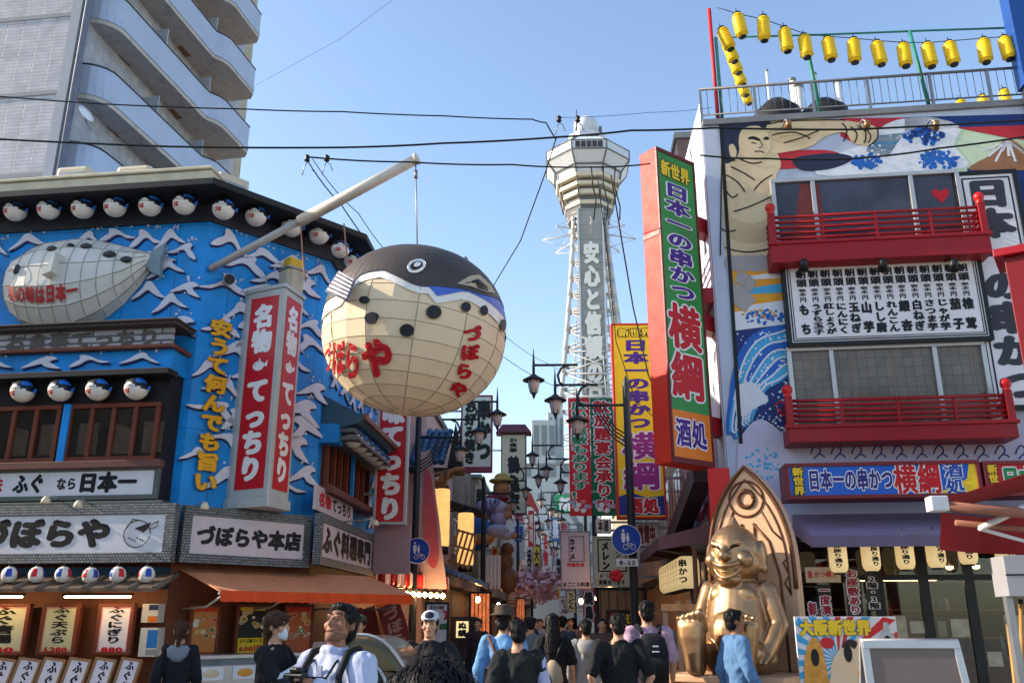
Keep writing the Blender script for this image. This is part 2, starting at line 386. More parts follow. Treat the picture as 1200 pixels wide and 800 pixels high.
# raised waves
def wave_pts(w_, h, v):
    base = [[(-.5, -.26), (-.3, -.02), (-.06, .4), (.06, .5), (.15, .42), (.24, .12), (.5, -.36), (.3, -.22), (.15, -.0), (.04, .08), (-.12, -.08), (-.3, -.22)],
            [(-.5, -.12), (-.22, .06), (.0, .36), (.2, .5), (.28, .4), (.25, .18), (.42, -.12), (.5, -.42), (.28, -.28), (.1, .04), (-.06, .06), (-.26, -.16)],
            [(-.5, -.36), (-.34, -.06), (-.12, .26), (.08, .48), (.28, .46), (.38, .26), (.28, .2), (.2, .06), (.34, -.2), (.5, -.5), (.14, -.34), (.0, -.08), (-.2, -.2)]][v]
    base = smooth(base, 3)
    return [(x * w_, z * h) for x, z in base]
def wave(mb, x, z, w_, h, v, flip, y0=0, rot=0):
    P = wave_pts(w_, h, v); 
    if flip: P = [(-a, c) for a, c in P][::-1]
    cr, sr = math.cos(rot), math.sin(rot); P = [(a * cr - c * sr, a * sr + c * cr) for a, c in P]
    mb.prism([(x + a + .012, z + c - .03) for a, c in P], y0 - .02, y0 + .01, 1)  # navy copy set lower: shade under the raised wave, painted in
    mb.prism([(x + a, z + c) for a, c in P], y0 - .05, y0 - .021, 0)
    for k in range(3):
        a, r = random.uniform(-.1, .4) * w_, random.uniform(.01, .024)
        mb.cyl((x + a, y0 - .03, z + h * .5 + random.uniform(.0, .12)), (x + a, y0 + .01, z + h * .5 + random.uniform(.0, .1)), r, n=7, m=0)
def waves(fr, x0, x1, z0, z1, holes, seed, dx=.72, dz=.42, big=1.0):
    rnd = random.Random(seed); mb = lmb(fr); r = 0; z = z0
    while z < z1:
        x = x0 + (dx * .5 if r % 2 else 0)
        while x < x1:
            X = x + rnd.uniform(-.12, .12); Z = z + rnd.uniform(-.08, .08)
            if not any(h[0] < X < h[1] and h[2] < Z < h[3] for h in holes) and x0 + .2 < X < x1 - .2:
                wave(mb, X, Z, rnd.uniform(.52, .8) * big, rnd.uniform(.26, .4) * big, rnd.randrange(3), rnd.random() < .35, 0, rnd.uniform(-.24, .24))
            x += dx
        z += dz; r += 1
    mb.build('wave_pattern', [WAVE_W, WAVE_SHADE], lroot)
bayx1 = LF.px(200, 430, .45)[0]
bay_top = LF.px(100, 385, .45)[1]; bay_bot = LF.px(100, 590, .3)[1]
for fr, xa, xb, za, zc in ((LF, -11.9, -.02, 3.0, LZ), (CF, .02, 2.5, 3.3, LZ), (SF, .02, 7.9, 3.3, LZ)):
    b = lmb(fr); x = xa + .45
    while x < xb: b.box(x, x + .006, -.003, .0, za, zc); x += .91
    for z in (4.6, 6.4, 8.2): b.box(xa, xb, -.0035, .0, z, z + .006)
    b.build('panel_seam', [mat('dark blue wall seam', (10, 60, 110), .6)], lroot)
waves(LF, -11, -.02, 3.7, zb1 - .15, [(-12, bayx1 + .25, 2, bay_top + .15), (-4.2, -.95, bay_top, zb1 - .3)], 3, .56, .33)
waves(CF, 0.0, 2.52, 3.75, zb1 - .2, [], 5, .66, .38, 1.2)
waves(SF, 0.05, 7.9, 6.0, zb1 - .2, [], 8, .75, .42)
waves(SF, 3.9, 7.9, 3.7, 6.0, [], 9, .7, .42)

# projecting window bay of the front
def zf(fr, x, y, off): return fr.px(x, y, off)[1]
b = lmb(LF); b.box(-11.9, bayx1, -.4, 0, bay_bot, bay_top - .3); b.build('bay_wall', [DARK], lroot)
z0, z1 = zf(LF, 100, 438, .5), zf(LF, 100, 413, .5)
b = lmb(LF); b.box(-11.9, bayx1 + .03, -.5, -.0, z0, z1, 0)
for k in range(9): wave(b, bayx1 - .5 - k * .85, (z0 + z1) / 2 + .02, .7, .22, k % 3, k % 2, -.5)
b.T = LT @ LF.M
b.build('wave_frieze', [BLUE_WALL, WAVE_SHADE, WAVE_W], lroot)
for o in [c for c in bpy.data.objects if c.name.startswith('wave_frieze')]:
    for p in o.data.polygons[6:]: p.material_index = 1 if p.material_index == 1 else 2
b = lmb(LF); b.box(-11.9, bayx1 + .1, -.62, 0, z1 + .002, z1 + .07); b.build('copper_gutter', [mat('brown copper gutter', (120, 70, 52), .5, .3, var=.3)], lroot, bev=.02)
b = lmb(LF); b.box(-11.9, bayx1 + .12, -.72, -.4, z0 - .1, z0 - .002); b.build('bay_eave', [DARK], lroot, bev=.01)
# windows of the bay
zw0, zw1 = zf(LF, 100, 541, .42), zf(LF, 100, 474, .42)
xs = [-11.8] + [LF.px(x, 505, .42)[0] for x in (-38, 72)] + [LF.px(183, 505, .42)[0]]
for i in (1, 2):
    x0 = LF.px((-38, 79)[i - 1], 505, .42)[0]; x1 = LF.px((70, 186)[i - 1], 505, .42)[0]
    f = lmb(LF); fw = .07
    f.box(x0, x1, -.47, -.4, zw1 - fw, zw1); f.box(x0, x1, -.47, -.4, zw0, zw0 + fw)
    n = 4
    for k in range(n + 1): xx = x0 + (x1 - x0 - fw) * k / n; f.box(xx, xx + fw, -.468, -.4, zw0 + fw, zw1 - fw)
    fo = f.build('window', [WOOD_R], lroot, bev=.006)
    p = lmb(LF); p.box(x0, x1, -.42, -.402, zw0 + .02, zw1 - .02); p.build('pane', [mat('brown tinted window glass', (46, 38, 34), .08, var=.55, sc=2)], fo)
    q = lmb(LF)
    for k in range(3):
        xx = x0 + .2 + k * .55; q.prism([(xx, zw0 + .12), (xx + .34, zw0 + .12), (xx + .34, zw0 + .62 - .1 * (k % 2)), (xx, zw0 + .62)], -.424, -.4205)
    q.build('paper_notice', [mat('faded notice paper', (78, 60, 44), .6, var=.5, sc=6)], fo)
b = lmb(LF); x = LF.px(75, 505, .5)[0]; b.box(x - .07, x + .05, -.5, -.4, zw0, zw1); b.build('blue_post', [BLUE_WALL], lroot)
b = lmb(LF); b.box(-11.9, LF.px(188, 545, .52)[0], -.56, -.4, zw0 - .12, zw0 - .005); b.build('window_sill', [mat('brown painted sill', (104, 66, 60), .6, var=.25)], lroot, bev=.01)
# cornice over the ground floor
zc = zf(LF, 100, 590, .45)
b = lmb(LF); b.box(-11.9, -.0, -.44, 0, zc - .14, zc - .02); b.box(-11.9, -.0, -.5, 0, zc - .02, zc + .03); b.build('cornice', [mat('grey green ribbed cornice', (92, 98, 94), .6, var=.25)], lroot, bev=.008)
# small tiled roof above the counter
za, zbm = zf(LF, 100, 688, .9), zf(LF, 100, 664, .42)
b = lmb(LF); b.box(-11.9, .0, -.36, 0, za, zbm); 
b.build('teal_valance', [mat('faded teal cloth', (34, 58, 74), .8, var=.3)], lroot)
b = lmb(LF); x = -11.9
while x < .0:
    b.prism([(-.95, za - .06), (-.36, za + .14), (-.36, za + .2), (-.95, za - .01)], x, x + .3, ax='x'); b.cyl((x + .32, -.96, za - .02), (x + .32, -.36, za + .19), .045, n=8); x += .36
b.build('tiled_canopy', [mat('brown glazed roof tile', (104, 88, 76), .35, var=.35, sc=6)], lroot)
# windows on the side along the street
z0s, z1s = zf(SF, 400, 590, .2), zf(SF, 400, 505, .2)
zw0s = SF.px(368, 562, .12)[1]; zw1s = SF.px(372, 498, .12)[1]
f = lmb(SF); x0s, x1s = .25, 3.75
f.box(x0s, x1s, -.14, 0, zw1s - .08, zw1s); f.box(x0s, x1s, -.14, 0, zw0s, zw0s + .08)
for k in range(8): xx = x0s + (x1s - x0s - .07) * k / 7; f.box(xx, xx + .07, -.138, 0, zw0s + .08, zw1s - .08)
fo = f.build('window', [WOOD_R], lroot, bev=.006)
p = lmb(SF); p.box(x0s, x1s, -.06, -.03, zw0s, zw1s); p.build('pane', [mat('brown tinted window glass', (46, 38, 34), .08)], fo)
b = lmb(SF); b.box(.05, 4.0, -.3, 0, zw0s - .14, zw0s - .005); b.build('window_sill', [mat('brown painted sill', (104, 66, 60))], lroot, bev=.01)
b = lmb(SF); b.box((x0s + x1s) / 2 - .05, (x0s + x1s) / 2 + .05, -.2, -.14, zw0s, zw1s); b.build('blue_post', [BLUE_WALL], lroot)
# side canopy with a sloping copper edge and a lantern shelf below it
zt = SF.px(372, 440, .7)[1]
b = lmb(SF); b.prism([(0, zt + .42), (-.75, zt + .02), (-.78, zt - .05), (-.7, zt - .12), (0, zt - .3)], .1, 4.6, ax='x'); b.build('side_canopy', [mat('teal grey canopy sheet', (52, 88, 106), .5, var=.25)], lroot, bev=.01)
b = lmb(SF); b.box(.1, 4.6, -.83, -.76, zt - .06, zt + .05); b.build('copper_gutter', [mat('brown copper gutter', (120, 70, 52))], lroot, bev=.015)
b = lmb(SF); b.box(.15, 4.3, -.62, -.02, zw1s + .02, zw1s + .1); b.box(.15, 4.3, -.7, 0, zt - .42, zt - .36); b.build('lantern_shelf', [mat('grey painted shelf', (100, 100, 104), .6)], lroot)
b = lmb(SF); b.box(.0, .4, -.35, 0, zw1s + .15, zt - .5)
b.build('blue_sidebox', [BLUE_WALL], lroot)
# rooftop equipment behind the parapet
for i, (fr, x0, x1, yt, dp, nm, lab) in enumerate([(LF, 136, 176, 194, .55, 'air_conditioner', 'low white rooftop air conditioner cover above the blue restaurant eave'), (LF, 66, 104, 195, .8, 'air_conditioner', 'rounded white rooftop unit nearest the grey apartment wall'), (CF, 259, 294, 200, .7, 'rooftop_box', 'beige boxed equipment on the roof behind the restaurant corner')]):
    (xa, zt0), (xb, _) = fr.px(x0, yt, -dp), fr.px(x1, yt, -dp); wd = xb - xa; h = zt0 - zr - .1
    t = tf(fr, nm, lab, 'rooftop unit', (xa + xb) / 2, dp, zr + .1)
    m = MB(); m.box(-wd / 2, wd / 2, 0, .7, .12, h); m.build('casing', [mat('beige rooftop casing', (190, 178, 158), .6, var=.1)], t, bev=.08 if i < 2 else .02)
    m = MB(); m.box(-wd / 2 + .08, wd / 2 - .08, -.012, -.001, .25, h - .15); m.build('front_grille', [GREY_M], t)
    for sx in (-1, 1): m = MB(); m.box(sx * wd * .38 - .05, sx * wd * .38 + .05, .1, .6, 0, .119); m.build('foot', [GREY_M], t)

# ------------------------------------------------------------------ pufferfish lanterns
FW = mat('white lantern paper', (216, 210, 202), .5, var=.08)
FB = mat('black lantern paint', (24, 26, 34), .4, var=.2)
FBL = mat('blue lantern paint', (36, 104, 190), .4, var=.15)
def make_fugu(name, label, r, group, seed=0, cat='lantern'):
    t = thing(name, label, cat, group=group)
    b = MB(); n, m_ = 26, 18
    b.ell((0, 0, 0), (r, r, r * .97), n, m_)
    o = b.build('paper_body', [FW, FB, FBL], t)
    for p in o.data.polygons:
        c = p.center / r; lim = .2 - .3 * max(0, c.x) + .1 * math.sin(3 * math.atan2(c.y, c.x) + seed)
        if c.z > lim: p.material_index = 1
        if c.z > .3 and c.x > .3 and c.y < 0: p.material_index = 2
    def on(u, v, k=1.015):            # u, v in -1..1 across the face toward the viewer
        d = math.sqrt(max(0, 1 - u * u - v * v)); return Vector((u * r * k, -d * r * k, v * r * .97 * k))
    s = MB()
    for i in range(5): s.ell(on(-.42 + .22 * i, .06 - .03 * abs(i - 1)), (r * .055, r * .055, r * .05), 8, 5)
    s.ell(on(-.45, .55), (r * .12, r * .06, r * .07), 8, 5)
    s.build('spots', [FB], t)
    tb = MB()
    fn = lambda X, Y, Z: on(X, Z, 1.02 + (.0 - Y) * .02)
    put_text(tb, 'づぼ', -.72, -.05, -.6, -.16, 0, bold=.06, fn=fn)
    tb.build('lettering', [RED_INK], t)
    f = MB(); f.prism([(r * .9, -.05 * r), (r * 1.25, .2 * r), (r * 1.22, -.25 * r)], -.012, .012); f.build('tail_fin', [FBL], t)
    c = MB(); c.cyl((0, 0, r * .9), (0, 0, r * 1.02), r * .28, n=12); c.tube([(0, 0, r), (0, 0, r * 1.5)], .008, 5); c.build('hanger', [BLACK], t)
    return t
proto = make_fugu('pufferfish_lantern', 'round white pufferfish lantern', .19, 'pufferfish lanterns under the front eave')
LABS = ['first pufferfish lantern under the front eave, nearest the photo left edge', 'second pufferfish lantern from the left under the front eave', 'third pufferfish lantern from the left under the front eave', 'fourth pufferfish lantern from the left under the front eave', 'fifth pufferfish lantern under the front eave', 'sixth pufferfish lantern under the front eave, next to the roof corner']
used = False
def put_fugu(fr, x, y, off, label, group, rz=0, scale=1):
    global used
    lx, lz = fr.px(x, y, off); p = fr.w(lx, -off, lz)
    o = proto if not used else dup(proto)
    used = True; o.location = p; o.rotation_euler = (0, 0, fr.rz + rz); o['label'] = label; o['group'] = group; o.scale = (scale,) * 3
    return o
for i, (x, y) in enumerate([(18, 247), (57, 245), (97, 244), (135, 242), (176, 241), (216, 239)]):
    put_fugu(LF, x, y, .4, LABS[i], 'pufferfish lanterns under the front eave', scale=1.0)
for i, (x, y) in enumerate([(262, 245), (300, 253), (342, 266), (374, 275)]):
    put_fugu(CF, x, y, .4, ['oval pufferfish lantern on the chamfered corner nearest the front eave', 'second pufferfish lantern on the chamfered corner', 'pufferfish lantern half behind the white boom on the corner', 'last pufferfish lantern of the chamfered corner, right of the yellow cap'][i], 'pufferfish lanterns on the corner eave', R(-35), 1.0)
for i, (x, y) in enumerate([(399, 292), (413, 306)]):
    put_fugu(SF, x, y, .4, ['pufferfish lantern beyond the corner above the hanging fish', 'smallest pufferfish lantern at the far end of the eave'][i], 'pufferfish lanterns on the street side eave', R(-70), .9)
for i, (x, y) in enumerate([(27, 458), (71, 457), (115, 456), (160, 455)]):
    put_fugu(LF, x, y, .6, ['leftmost pufferfish lantern above the timber windows', 'second pufferfish lantern above the timber windows', 'third pufferfish lantern above the timber windows', 'rightmost pufferfish lantern above the timber windows'][i], 'pufferfish lanterns above the windows', scale=.98)
for i in range(7):
    p = SF.w(.55 + i * .52, -.5, (zw1s + zt) / 2 - .16); o = dup(proto); o.location = p; o.rotation_euler = (0, 0, SF.rz - R(60)); o.scale = (1.02,) * 3
    o['label'] = ['pufferfish lantern nearest the corner in the side canopy row', 'second pufferfish lantern in the side canopy row', 'third pufferfish lantern in the side canopy row', 'fourth pufferfish lantern in the side canopy row', 'fifth pufferfish lantern in the side canopy row', 'sixth pufferfish lantern in the side canopy row', 'farthest pufferfish lantern in the side canopy row'][i]; o['group'] = 'pufferfish lanterns under the side canopy'

# small striped globe lanterns over the counter
def make_globe(r=.115):
    t = thing('globe_lantern', 'small striped globe lantern', 'lantern', group='striped globe lanterns above the counter')
    b = MB(); b.ell((0, 0, 0), (r, r, r * 1.05), 24, 12); o = b.build('paper_body', [FW, mat('red lantern paint', (200, 40, 44), .4), mat('royal blue lantern paint', (40, 70, 160), .4)], t)
    for p in o.data.polygons:
        a = (math.atan2(p.center.y, p.center.x) / (2 * math.pi) * 6) % 3; p.material_index = (1, 0, 2, 0)[int((math.atan2(p.center.y, p.center.x) / (2 * math.pi) * 8) % 4)] if -.3 * r < p.center.z < r * .7 else 0
    c = MB(); c.cyl((0, 0, r * .95), (0, 0, r * 1.12), r * .3, n=10); c.cyl((0, 0, -r * 1.12), (0, 0, -r * .95), r * .3, n=10); c.tube([(0, 0, -r), (.01, 0, -r * 1.5), (0, 0, -r * 2)], .008, 5); c.tube([(0, 0, r), (0, 0, r * 1.6)], .006, 5); c.build('cap', [BLACK], t)
    return t
gp = make_globe()
for i, (x, y) in enumerate([(11, 673), (43, 673), (74, 673), (106, 674), (138, 673), (172, 673)]):
    lx, lz = LF.px(x, y, .75); o = gp if i == 0 else dup(gp)
    o.location = LF.w(lx, -.75, lz); o.rotation_euler = (0, 0, i * 1.3)
    o['label'] = ['striped globe lantern at the left edge, mostly red and blue', 'second striped globe lantern over the counter from the left', 'third striped globe lantern over the counter from the left', 'fourth striped globe lantern over the counter, above the middle menu panel', 'fifth striped globe lantern, above the 880 menu panel', 'rightmost striped globe lantern over the counter'][i]

# ------------------------------------------------------------------ signs of the restaurant
RIB = mat('grey green ribbed cornice', (92, 98, 94))
board(LF, (-150, 549), (185, 587), .46, .05, WHITE_BOARD, RIB, .07, [dict(s='味', b=(.42, .47, .25, .75), c=RED_INK, k=.05), dict(s='ふぐ', b=(.505, .615, .2, .84), k=.06), dict(s='なら', b=(.655, .725, .3, .7), k=.05), dict(s='日本一', b=(.73, .93, .2, .84), k=.07)],
      name='shop_sign', label='long white sign with black brush lettering under the timber windows', group='restaurant sign boards')
t = board(LF, (-150, 593), (203, 660), .5, .12, WHITE_BOARD, STONE, .15, [dict(s='づぼらや', b=(.36, .80, .24, .78), k=.08)], name='shop_sign', label='wide white sign in a mosaic stone border with a line drawn pufferfish', group='restaurant sign boards')
def fish_line(root, cx, cz, r):       # the line drawing of a puffer
    b = MB(); pts = [(cx + r * math.cos(a) * 1.05, -.008, cz + r * math.sin(a)) for a in [i * .21 for i in range(30)]]; b.tube(pts, .007, 5)
    b.prism([(cx - .05, cz + r * .4), (cx + r, cz + r * .85), (cx + r * .9, cz + r * .45), (cx + .1, cz + r * .1)], -.009, -.004)
    b.tube([(cx + r * .9, -.008, cz + r * .6), (cx + r * 1.6, -.008, cz + r * .9), (cx + r * 1.5, -.008, cz + r * .5), (cx + r, -.008, cz + r * .35)], .007, 5)
    b.tube([(cx - r * .9, -.008, cz + r * .4), (cx - r * .5, -.008, cz + r * 1.1), (cx, -.008, cz + r * 1.0)], .007, 5)
    for k in range(6): b.cyl((cx - r * .6 + k * r * .22, -.01, cz - r * .3 - .1 * r * (k % 3)), (cx - r * .6 + k * r * .22, -.004, cz - r * .3 - .1 * r * (k % 3)), .012, n=7)
    b.build('fish_drawing', [INK], root)
fish_line(t, t['w'] * .385, t['h'] * .49, .2)
board(CF, (213, 598), (364, 662), .34, .1, mat('pinkish white sign board', (200, 186, 190), .4, var=.08, dirt=.1), STONE, .14, [dict(s='づぼらや本店', b=(.1, .92, .3, .68), k=.075)], label='pinkish white corner sign in a mosaic stone border above the awning', group='restaurant sign boards', name='shop_sign')
t = board(SF, (374, 613), (437, 668), .3, .1, mat('pinkish white sign board', (200, 186, 190)), STONE, .14, [dict(s='ふぐ料理専門', b=(.05, .95, .22, .8), k=.075)], label='white sign with tall black lettering on the street side of the restaurant', group='restaurant sign boards', name='shop_sign')
board(SF, (369, 578), (414, 606), .16, .04, mat('pinkish white sign board', (200, 186, 190)), None, .05, [dict(s='名物', b=(.08, .38, .2, .8), c=RED_INK, k=.07), dict(s='てっちり', b=(.4, .94, .2, .8), k=.06)], label='small white sign with two red characters under the side window', group='restaurant sign boards', name='shop_sign')
# carved timber board over the bay
t = board(LF, (-60, 388), (201, 411), .58, .08, tilemat('silvered cedar planks', (172, 168, 168), (150, 146, 148), (90, 86, 86), 1.2, .11), None, texts=[dict(s='お食事てっちり', b=(.26, .95, .06, .96), c=mat('carved grey lettering', (88, 82, 76), .6), k=.055)], name='carved_signboard', label='silvered timber signboard with carved lettering over the bay', cat='sign')
b = MB(); b.box(-t['w'] / 2 - .05, t['w'] / 2 + .12, -.16, .5, t['h'], t['h'] + .05); b.box(-t['w'] / 2 - .05, t['w'] / 2 + .16, -.2, .5, t['h'] + .05, t['h'] + .085); b.build('board_roof', [mat('dark weathered timber', (70, 62, 60), .7)], t, bev=.01)
# free-standing yellow characters on the corner wall
lx, ltop = CF.px(258, 374, .06); _, lbot = CF.px(244, 577, .06)
t = tf(CF, 'wall_lettering', 'vertical line of yellow cut-out characters on the blue corner wall', 'lettering', CF.px(250, 470, .06)[0], -.03, lbot)
b = MB(); put_text(b, '安うて何んでも旨い', -.21, .21, 0, ltop - lbot, -.05, True, 0, .06, 1, .085); b.build('lettering', [mat('golden yellow cut-out letters', (226, 164, 26), .45), mat('brown letter edge', (120, 76, 30), .6)], t)

el_ = lambda cx, cz, a, c_, n=14: [(cx + a * math.cos(2 * math.pi * i / n), cz + c_ * math.sin(2 * math.pi * i / n)) for i in range(n)]
# three sided projecting sign box
PZ0, PZ1 = CF.px(318, 586, .5)[1], CF.px(330, 346, .5)[1]
pc = CF.px(320, 480, .55)[0]
t = tf(CF, 'projecting_sign_box', 'tall red and white box sign standing out from the blue corner', 'sign', pc, 0, PZ0)
e = CF.w(pc, -.95); # front edge of the wedge
PL, PR = Vector((-.42, -.14)), Vector((.42, -.56)); PE = Vector((-.16, -.88))
b = MB(); H_ = PZ1 - PZ0
shp = [(PL.x, .0), (PL.x, PL.y), (PE.x - .02, PE.y), (PE.x + .02, PE.y), (PR.x, PR.y), (PR.x, 0)]
b.prism(shp, 0, H_, ax='z'); b.build('casing', [mat('pale grey sign casing', (176, 178, 176), .4, var=.12, dirt=.15)], t, bev=.01)
b = MB(); b.prism([(p[0] * 1.08, p[1] * 1.05) for p in shp], H_, H_ + .07, ax='z'); b.prism([(p[0] * 1.08, p[1] * 1.05) for p in shp], -.16, -.001, ax='z'); b.build('cap', [mat('pale grey sign casing', (176, 178, 176))], t, bev=.01)
for (a, c) in ((PL, PE), (PE, PR)):
    d = (c - a); L_ = d.length; ang = math.atan2(d.y, d.x)
    M = Matrix.Translation((a.x, a.y, 0)) @ Matrix.Rotation(ang, 4, 'Z')
    f = MB(M); f.box(.09, L_ - .09, -.018, .0, .14, H_ - .12); fo = f.build('red_face', [RED_BOARD], t)
    x = MB(M); put_text(x, '名物', L_ * .22, L_ * .78, H_ * .68, H_ * .93, -.02, True, 0, .075); put_text(x, 'てっちり', L_ * .2, L_ * .8, H_ * .07, H_ * .56, -.02, True, 0, .085); x.build('lettering', [WHITE_INK], fo)
    x = MB(M); cx, cz = L_ / 2, H_ * .62
    x.prism(el_(cx - .02, cz, .12, .085), -.022, -.019); x.prism([(cx + .07, cz), (cx + .17, cz + .08), (cx + .16, cz - .03)], -.022, -.019); x.prism(el_(cx - .08, cz + .02, .012, .012), -.0235, -.0225, 1); x.prism([(cx - .05, cz + .06), (cx + .03, cz + .06), (cx, cz + .14)], -.022, -.019); x.build('fish_emblem', [WHITE_INK, INK], fo)
# the small lamp house with a yellow cap on top of it
t2 = tf(CF, 'lamp_housing', 'small weathered white box with a yellow cap on top of the box sign', 'housing', CF.px(344, 300, .5)[0], -.5, PZ1 + .07)
b = MB(); b.prism([(-.17, -.12), (-.1, -.18), (.1, -.18), (.17, -.12), (.17, .15), (-.17, .15)], 0, .42, ax='z'); b.build('casing', [mat('weathered white sheet metal', (190, 180, 158), .6, var=.3, dirt=.4)], t2, bev=.01)
b = MB(); b.prism([(-.2, -.2), (.2, -.2), (.2, .17), (-.2, .17)], .42, .45, ax='z'); b.build('rim', [GREY_M], t2)
b = MB(); b.box(-.14, .14, -.13, .12, .45, .66); b.build('yellow_cap', [mat('yellow plastic cap', (206, 164, 30), .4)], t2, bev=.04)

# relief pufferfish on the wall
WFP = mat('aged relief fish paper', (208, 206, 200), .6, var=.12, sc=2, dirt=.2)
fx, fz = LF.px(82, 330, .3); x0_ = LF.px(6, 330, .3)[0]; x1_ = LF.px(178, 330, .3)[0]
zt_, zb_ = LF.px(85, 274, .3)[1], LF.px(85, 384, .3)[1]
t = tf(LF, 'relief_fish', 'big pale panelled pufferfish relief on the blue front wall', 'fish relief', fx, 0, (zt_ + zb_) / 2)
RX, RZ = (x1_ - x0_) / 2, (zt_ - zb_) / 2
b = MB(); NU, NV = 11, 7; grid = []
def fishp(u, v, k=1.0):               # u along the fish, v up; a bellied half ellipsoid drawn out to the tail
    x = u
    xx = x * RX; TT = ((-1, .05), (-.93, .42), (-.8, .7), (-.5, .93), (0, 1), (.4, .88), (.75, .7), (1, .58)); BT = ((-1, -.05), (-.93, -.4), (-.8, -.66), (-.55, -.92), (-.2, -1.02), (.1, -.98), (.4, -.76), (.7, -.36), (.9, .1), (1, .38))
    def ip(T):
        for (a, p), (c, q) in zip(T, T[1:]):
            if u <= c: return p + (q - p) * (u - a) / (c - a)
        return T[-1][1]
    tp_, bt_ = ip(TT), ip(BT); mid, hf = (tp_ + bt_) / 2, (tp_ - bt_) / 2
    return Vector((xx, -.6 * k * math.sqrt(max(0, 1 - v * v)) * max(.12, hf) ** .6 - .02, (mid + hf * v) * RZ))
us = [-1 + 2 * i / NU for i in range(NU + 1)]; vs = [math.sin(math.pi * (-.5 + j / NV)) for j in range(NV + 1)]
ids = [[b.av(fishp(u, v)) for v in vs] for u in us]
for i in range(NU):
    for j in range(NV): b.af((ids[i][j], ids[i + 1][j], ids[i + 1][j + 1], ids[i][j + 1]), 1 if j == NV - 1 else 0)
b.build('panelled_body', [WFP, mat('faded blue fish back', (120, 150, 200), .5, var=.2)], t)
b = MB(); 
for i in range(0, NU + 1): b.tube([fishp(us[i], v, 1.0) for v in [-.98 + .14 * k for k in range(15)]], .004, 4)
for j in range(1, NV): b.tube([fishp(-.97 + .12 * k, vs[j], 1.0) for k in range(17)], .006, 4)
b.build('seams', [mat('brown seam cord', (120, 110, 92), .7)], t)
b = MB()
for u, v, rr in ((-.22, .62, .09), (.02, .66, .06), (.22, .66, .1), (.55, .45, .11), (.76, .2, .1)): b.ell(fishp(u, v, 1.0), (rr * 1.1, .06, rr * .6), 12, 7)
b.build('spots', [mat('faded black spot', (58, 60, 64), .6)], t)
b = MB(); b.ell(fishp(-.62, .2, 1.0), (.07, .05, .09), 12, 7); b.build('eye', [mat('faded black spot', (58, 60, 64))], t)
b = MB(); p = fishp(-.1, .15); b.prism([(p.x - .06, p.z - .2), (p.x + .1, p.z - .14), (p.x + .12, p.z + .22)], p.y - .16, p.y + .1); b.build('side_fin', [WFP], t)
b = MB(); P = fishp(.93, 0); T_ = [(0, -.05), (.1, .16), (.32, .3), (.27, .0), (.3, -.3), (.12, -.22)]
b.prism([(P.x + a, P.z + c) for a, c in T_], -.2, -.1, 0); b.build('tail_fin', [mat('grey blue fin', (120, 138, 148), .5)], t)
tb = MB(); fn = lambda X, Y, Z: fishp(X, Z, 1.03) + Vector((0, -.012 + Y * .3, 0))
put_text(tb, '私の味は日本一', -.7, .26, -.58, -.22, 0, bold=.06, fn=fn); tb.build('lettering', [mat('faded red lettering', (170, 44, 44), .6)], t)

# wall spotlight under the boom
p = CF.px(272, 327, .2)
t = tf(CF, 'wall_spotlight', 'small grey spotlight on the blue wall beside the boom', 'spotlight', p[0], -.02, p[1])
b = MB(); b.cyl((0, 0, 0), (-.1, -.28, -.06), .07, .1, 14); b.build('housing', [GREY_M], t); b = MB(); b.cyl((-.1, -.28, -.06), (-.104, -.29, -.063), .088, n=14); b.build('lens', [FB], t)
# ------------------------------------------------------------------ counter level, front
MEN = [(-28, 32, 'ふぐ唐揚', '940', 'yellowed menu panel with a price ending in 40 at the left edge', (192, 186, 150)), (47, 91, 'ふぐ天ぷら', '1,200', 'yellowed menu panel priced 1,200 in a timber frame', (192, 184, 146)), (113, 155, 'ふぐにぎり', '880', 'white menu panel priced 880 in a timber frame', (214, 206, 212))]
for a, c, s, pr, lab, col in MEN:
    t = board(LF, (a, 707), (c, 767), .3, .06, mat('menu paper %d' % col[2], col, .6, var=.06), WOOD_R, .045, [dict(s=s, b=(.28, .74, .22, .95), v=True, k=.05), dict(s=pr, b=(.2, .8, .04, .18), c=RED_INK, k=.06)], name='menu_sign', label=lab, cat='menu', group='framed fish menus above the counter')
    b = MB(); w_, h = t['w'], t['h']; q = .06
    for u in (-1, 1): b.box(u * (w_ / 2 - q) - .004, u * (w_ / 2 - q) + .004, -.006, 0, q, h - q)
    for v in (q, h - q): b.box(-w_ / 2 + q, w_ / 2 - q, -.006, 0, v - .004, v + .004)
    b.build('ruled_border', [RED_INK], t)
for i, (a, c) in enumerate([(-26, 3), (6, 33), (36, 62), (66, 92), (97, 122), (128, 152)]):
    t = board(LF, (a, 770), (c, 826), .75, .03, mat('menu paper 212', (214, 206, 212)), WOOD_L, .03, [dict(s=['ふぐ雑炊', 'ふぐから', 'ふぐ天', 'ふぐ皮', 'ふぐ小鍋', 'ふぐぶつ'][i], b=(.3, .75, .1, .95), v=True, k=.045)], name='standing_menu_board', label=['tilted standing menu board at the left edge, cut by the frame', 'second tilted menu board of the bottom row', 'tilted menu board below the 1,200 panel, left of two', 'fourth tilted menu board of the bottom row', 'tilted menu board below the 880 panel, left of two', 'rightmost tilted menu board of the bottom row'][i], cat='menu', group='tilted menu boards along the counter')
    t.rotation_euler = (R(-12), R(7), t.rotation_euler[2])
t = tf(LF, 'menu_counter', 'low brown timber counter holding the tilted menu boards', 'counter', LF.px(60, 790, .6)[0] - .8, -.75, 0)
b = MB(); b.box(-2.6, 1.9, 0, .7, .1, .62); b.build('cabinet', [WOOD], t, bev=.01); b = MB(); b.box(-2.65, 1.95, -.05, .72, .62, .67); b.build('counter_top', [WOOD_L], t, bev=.01)
TUBE = mat('lit fluorescent tube', (255, 214, 150), .4, var=0, emit=24)
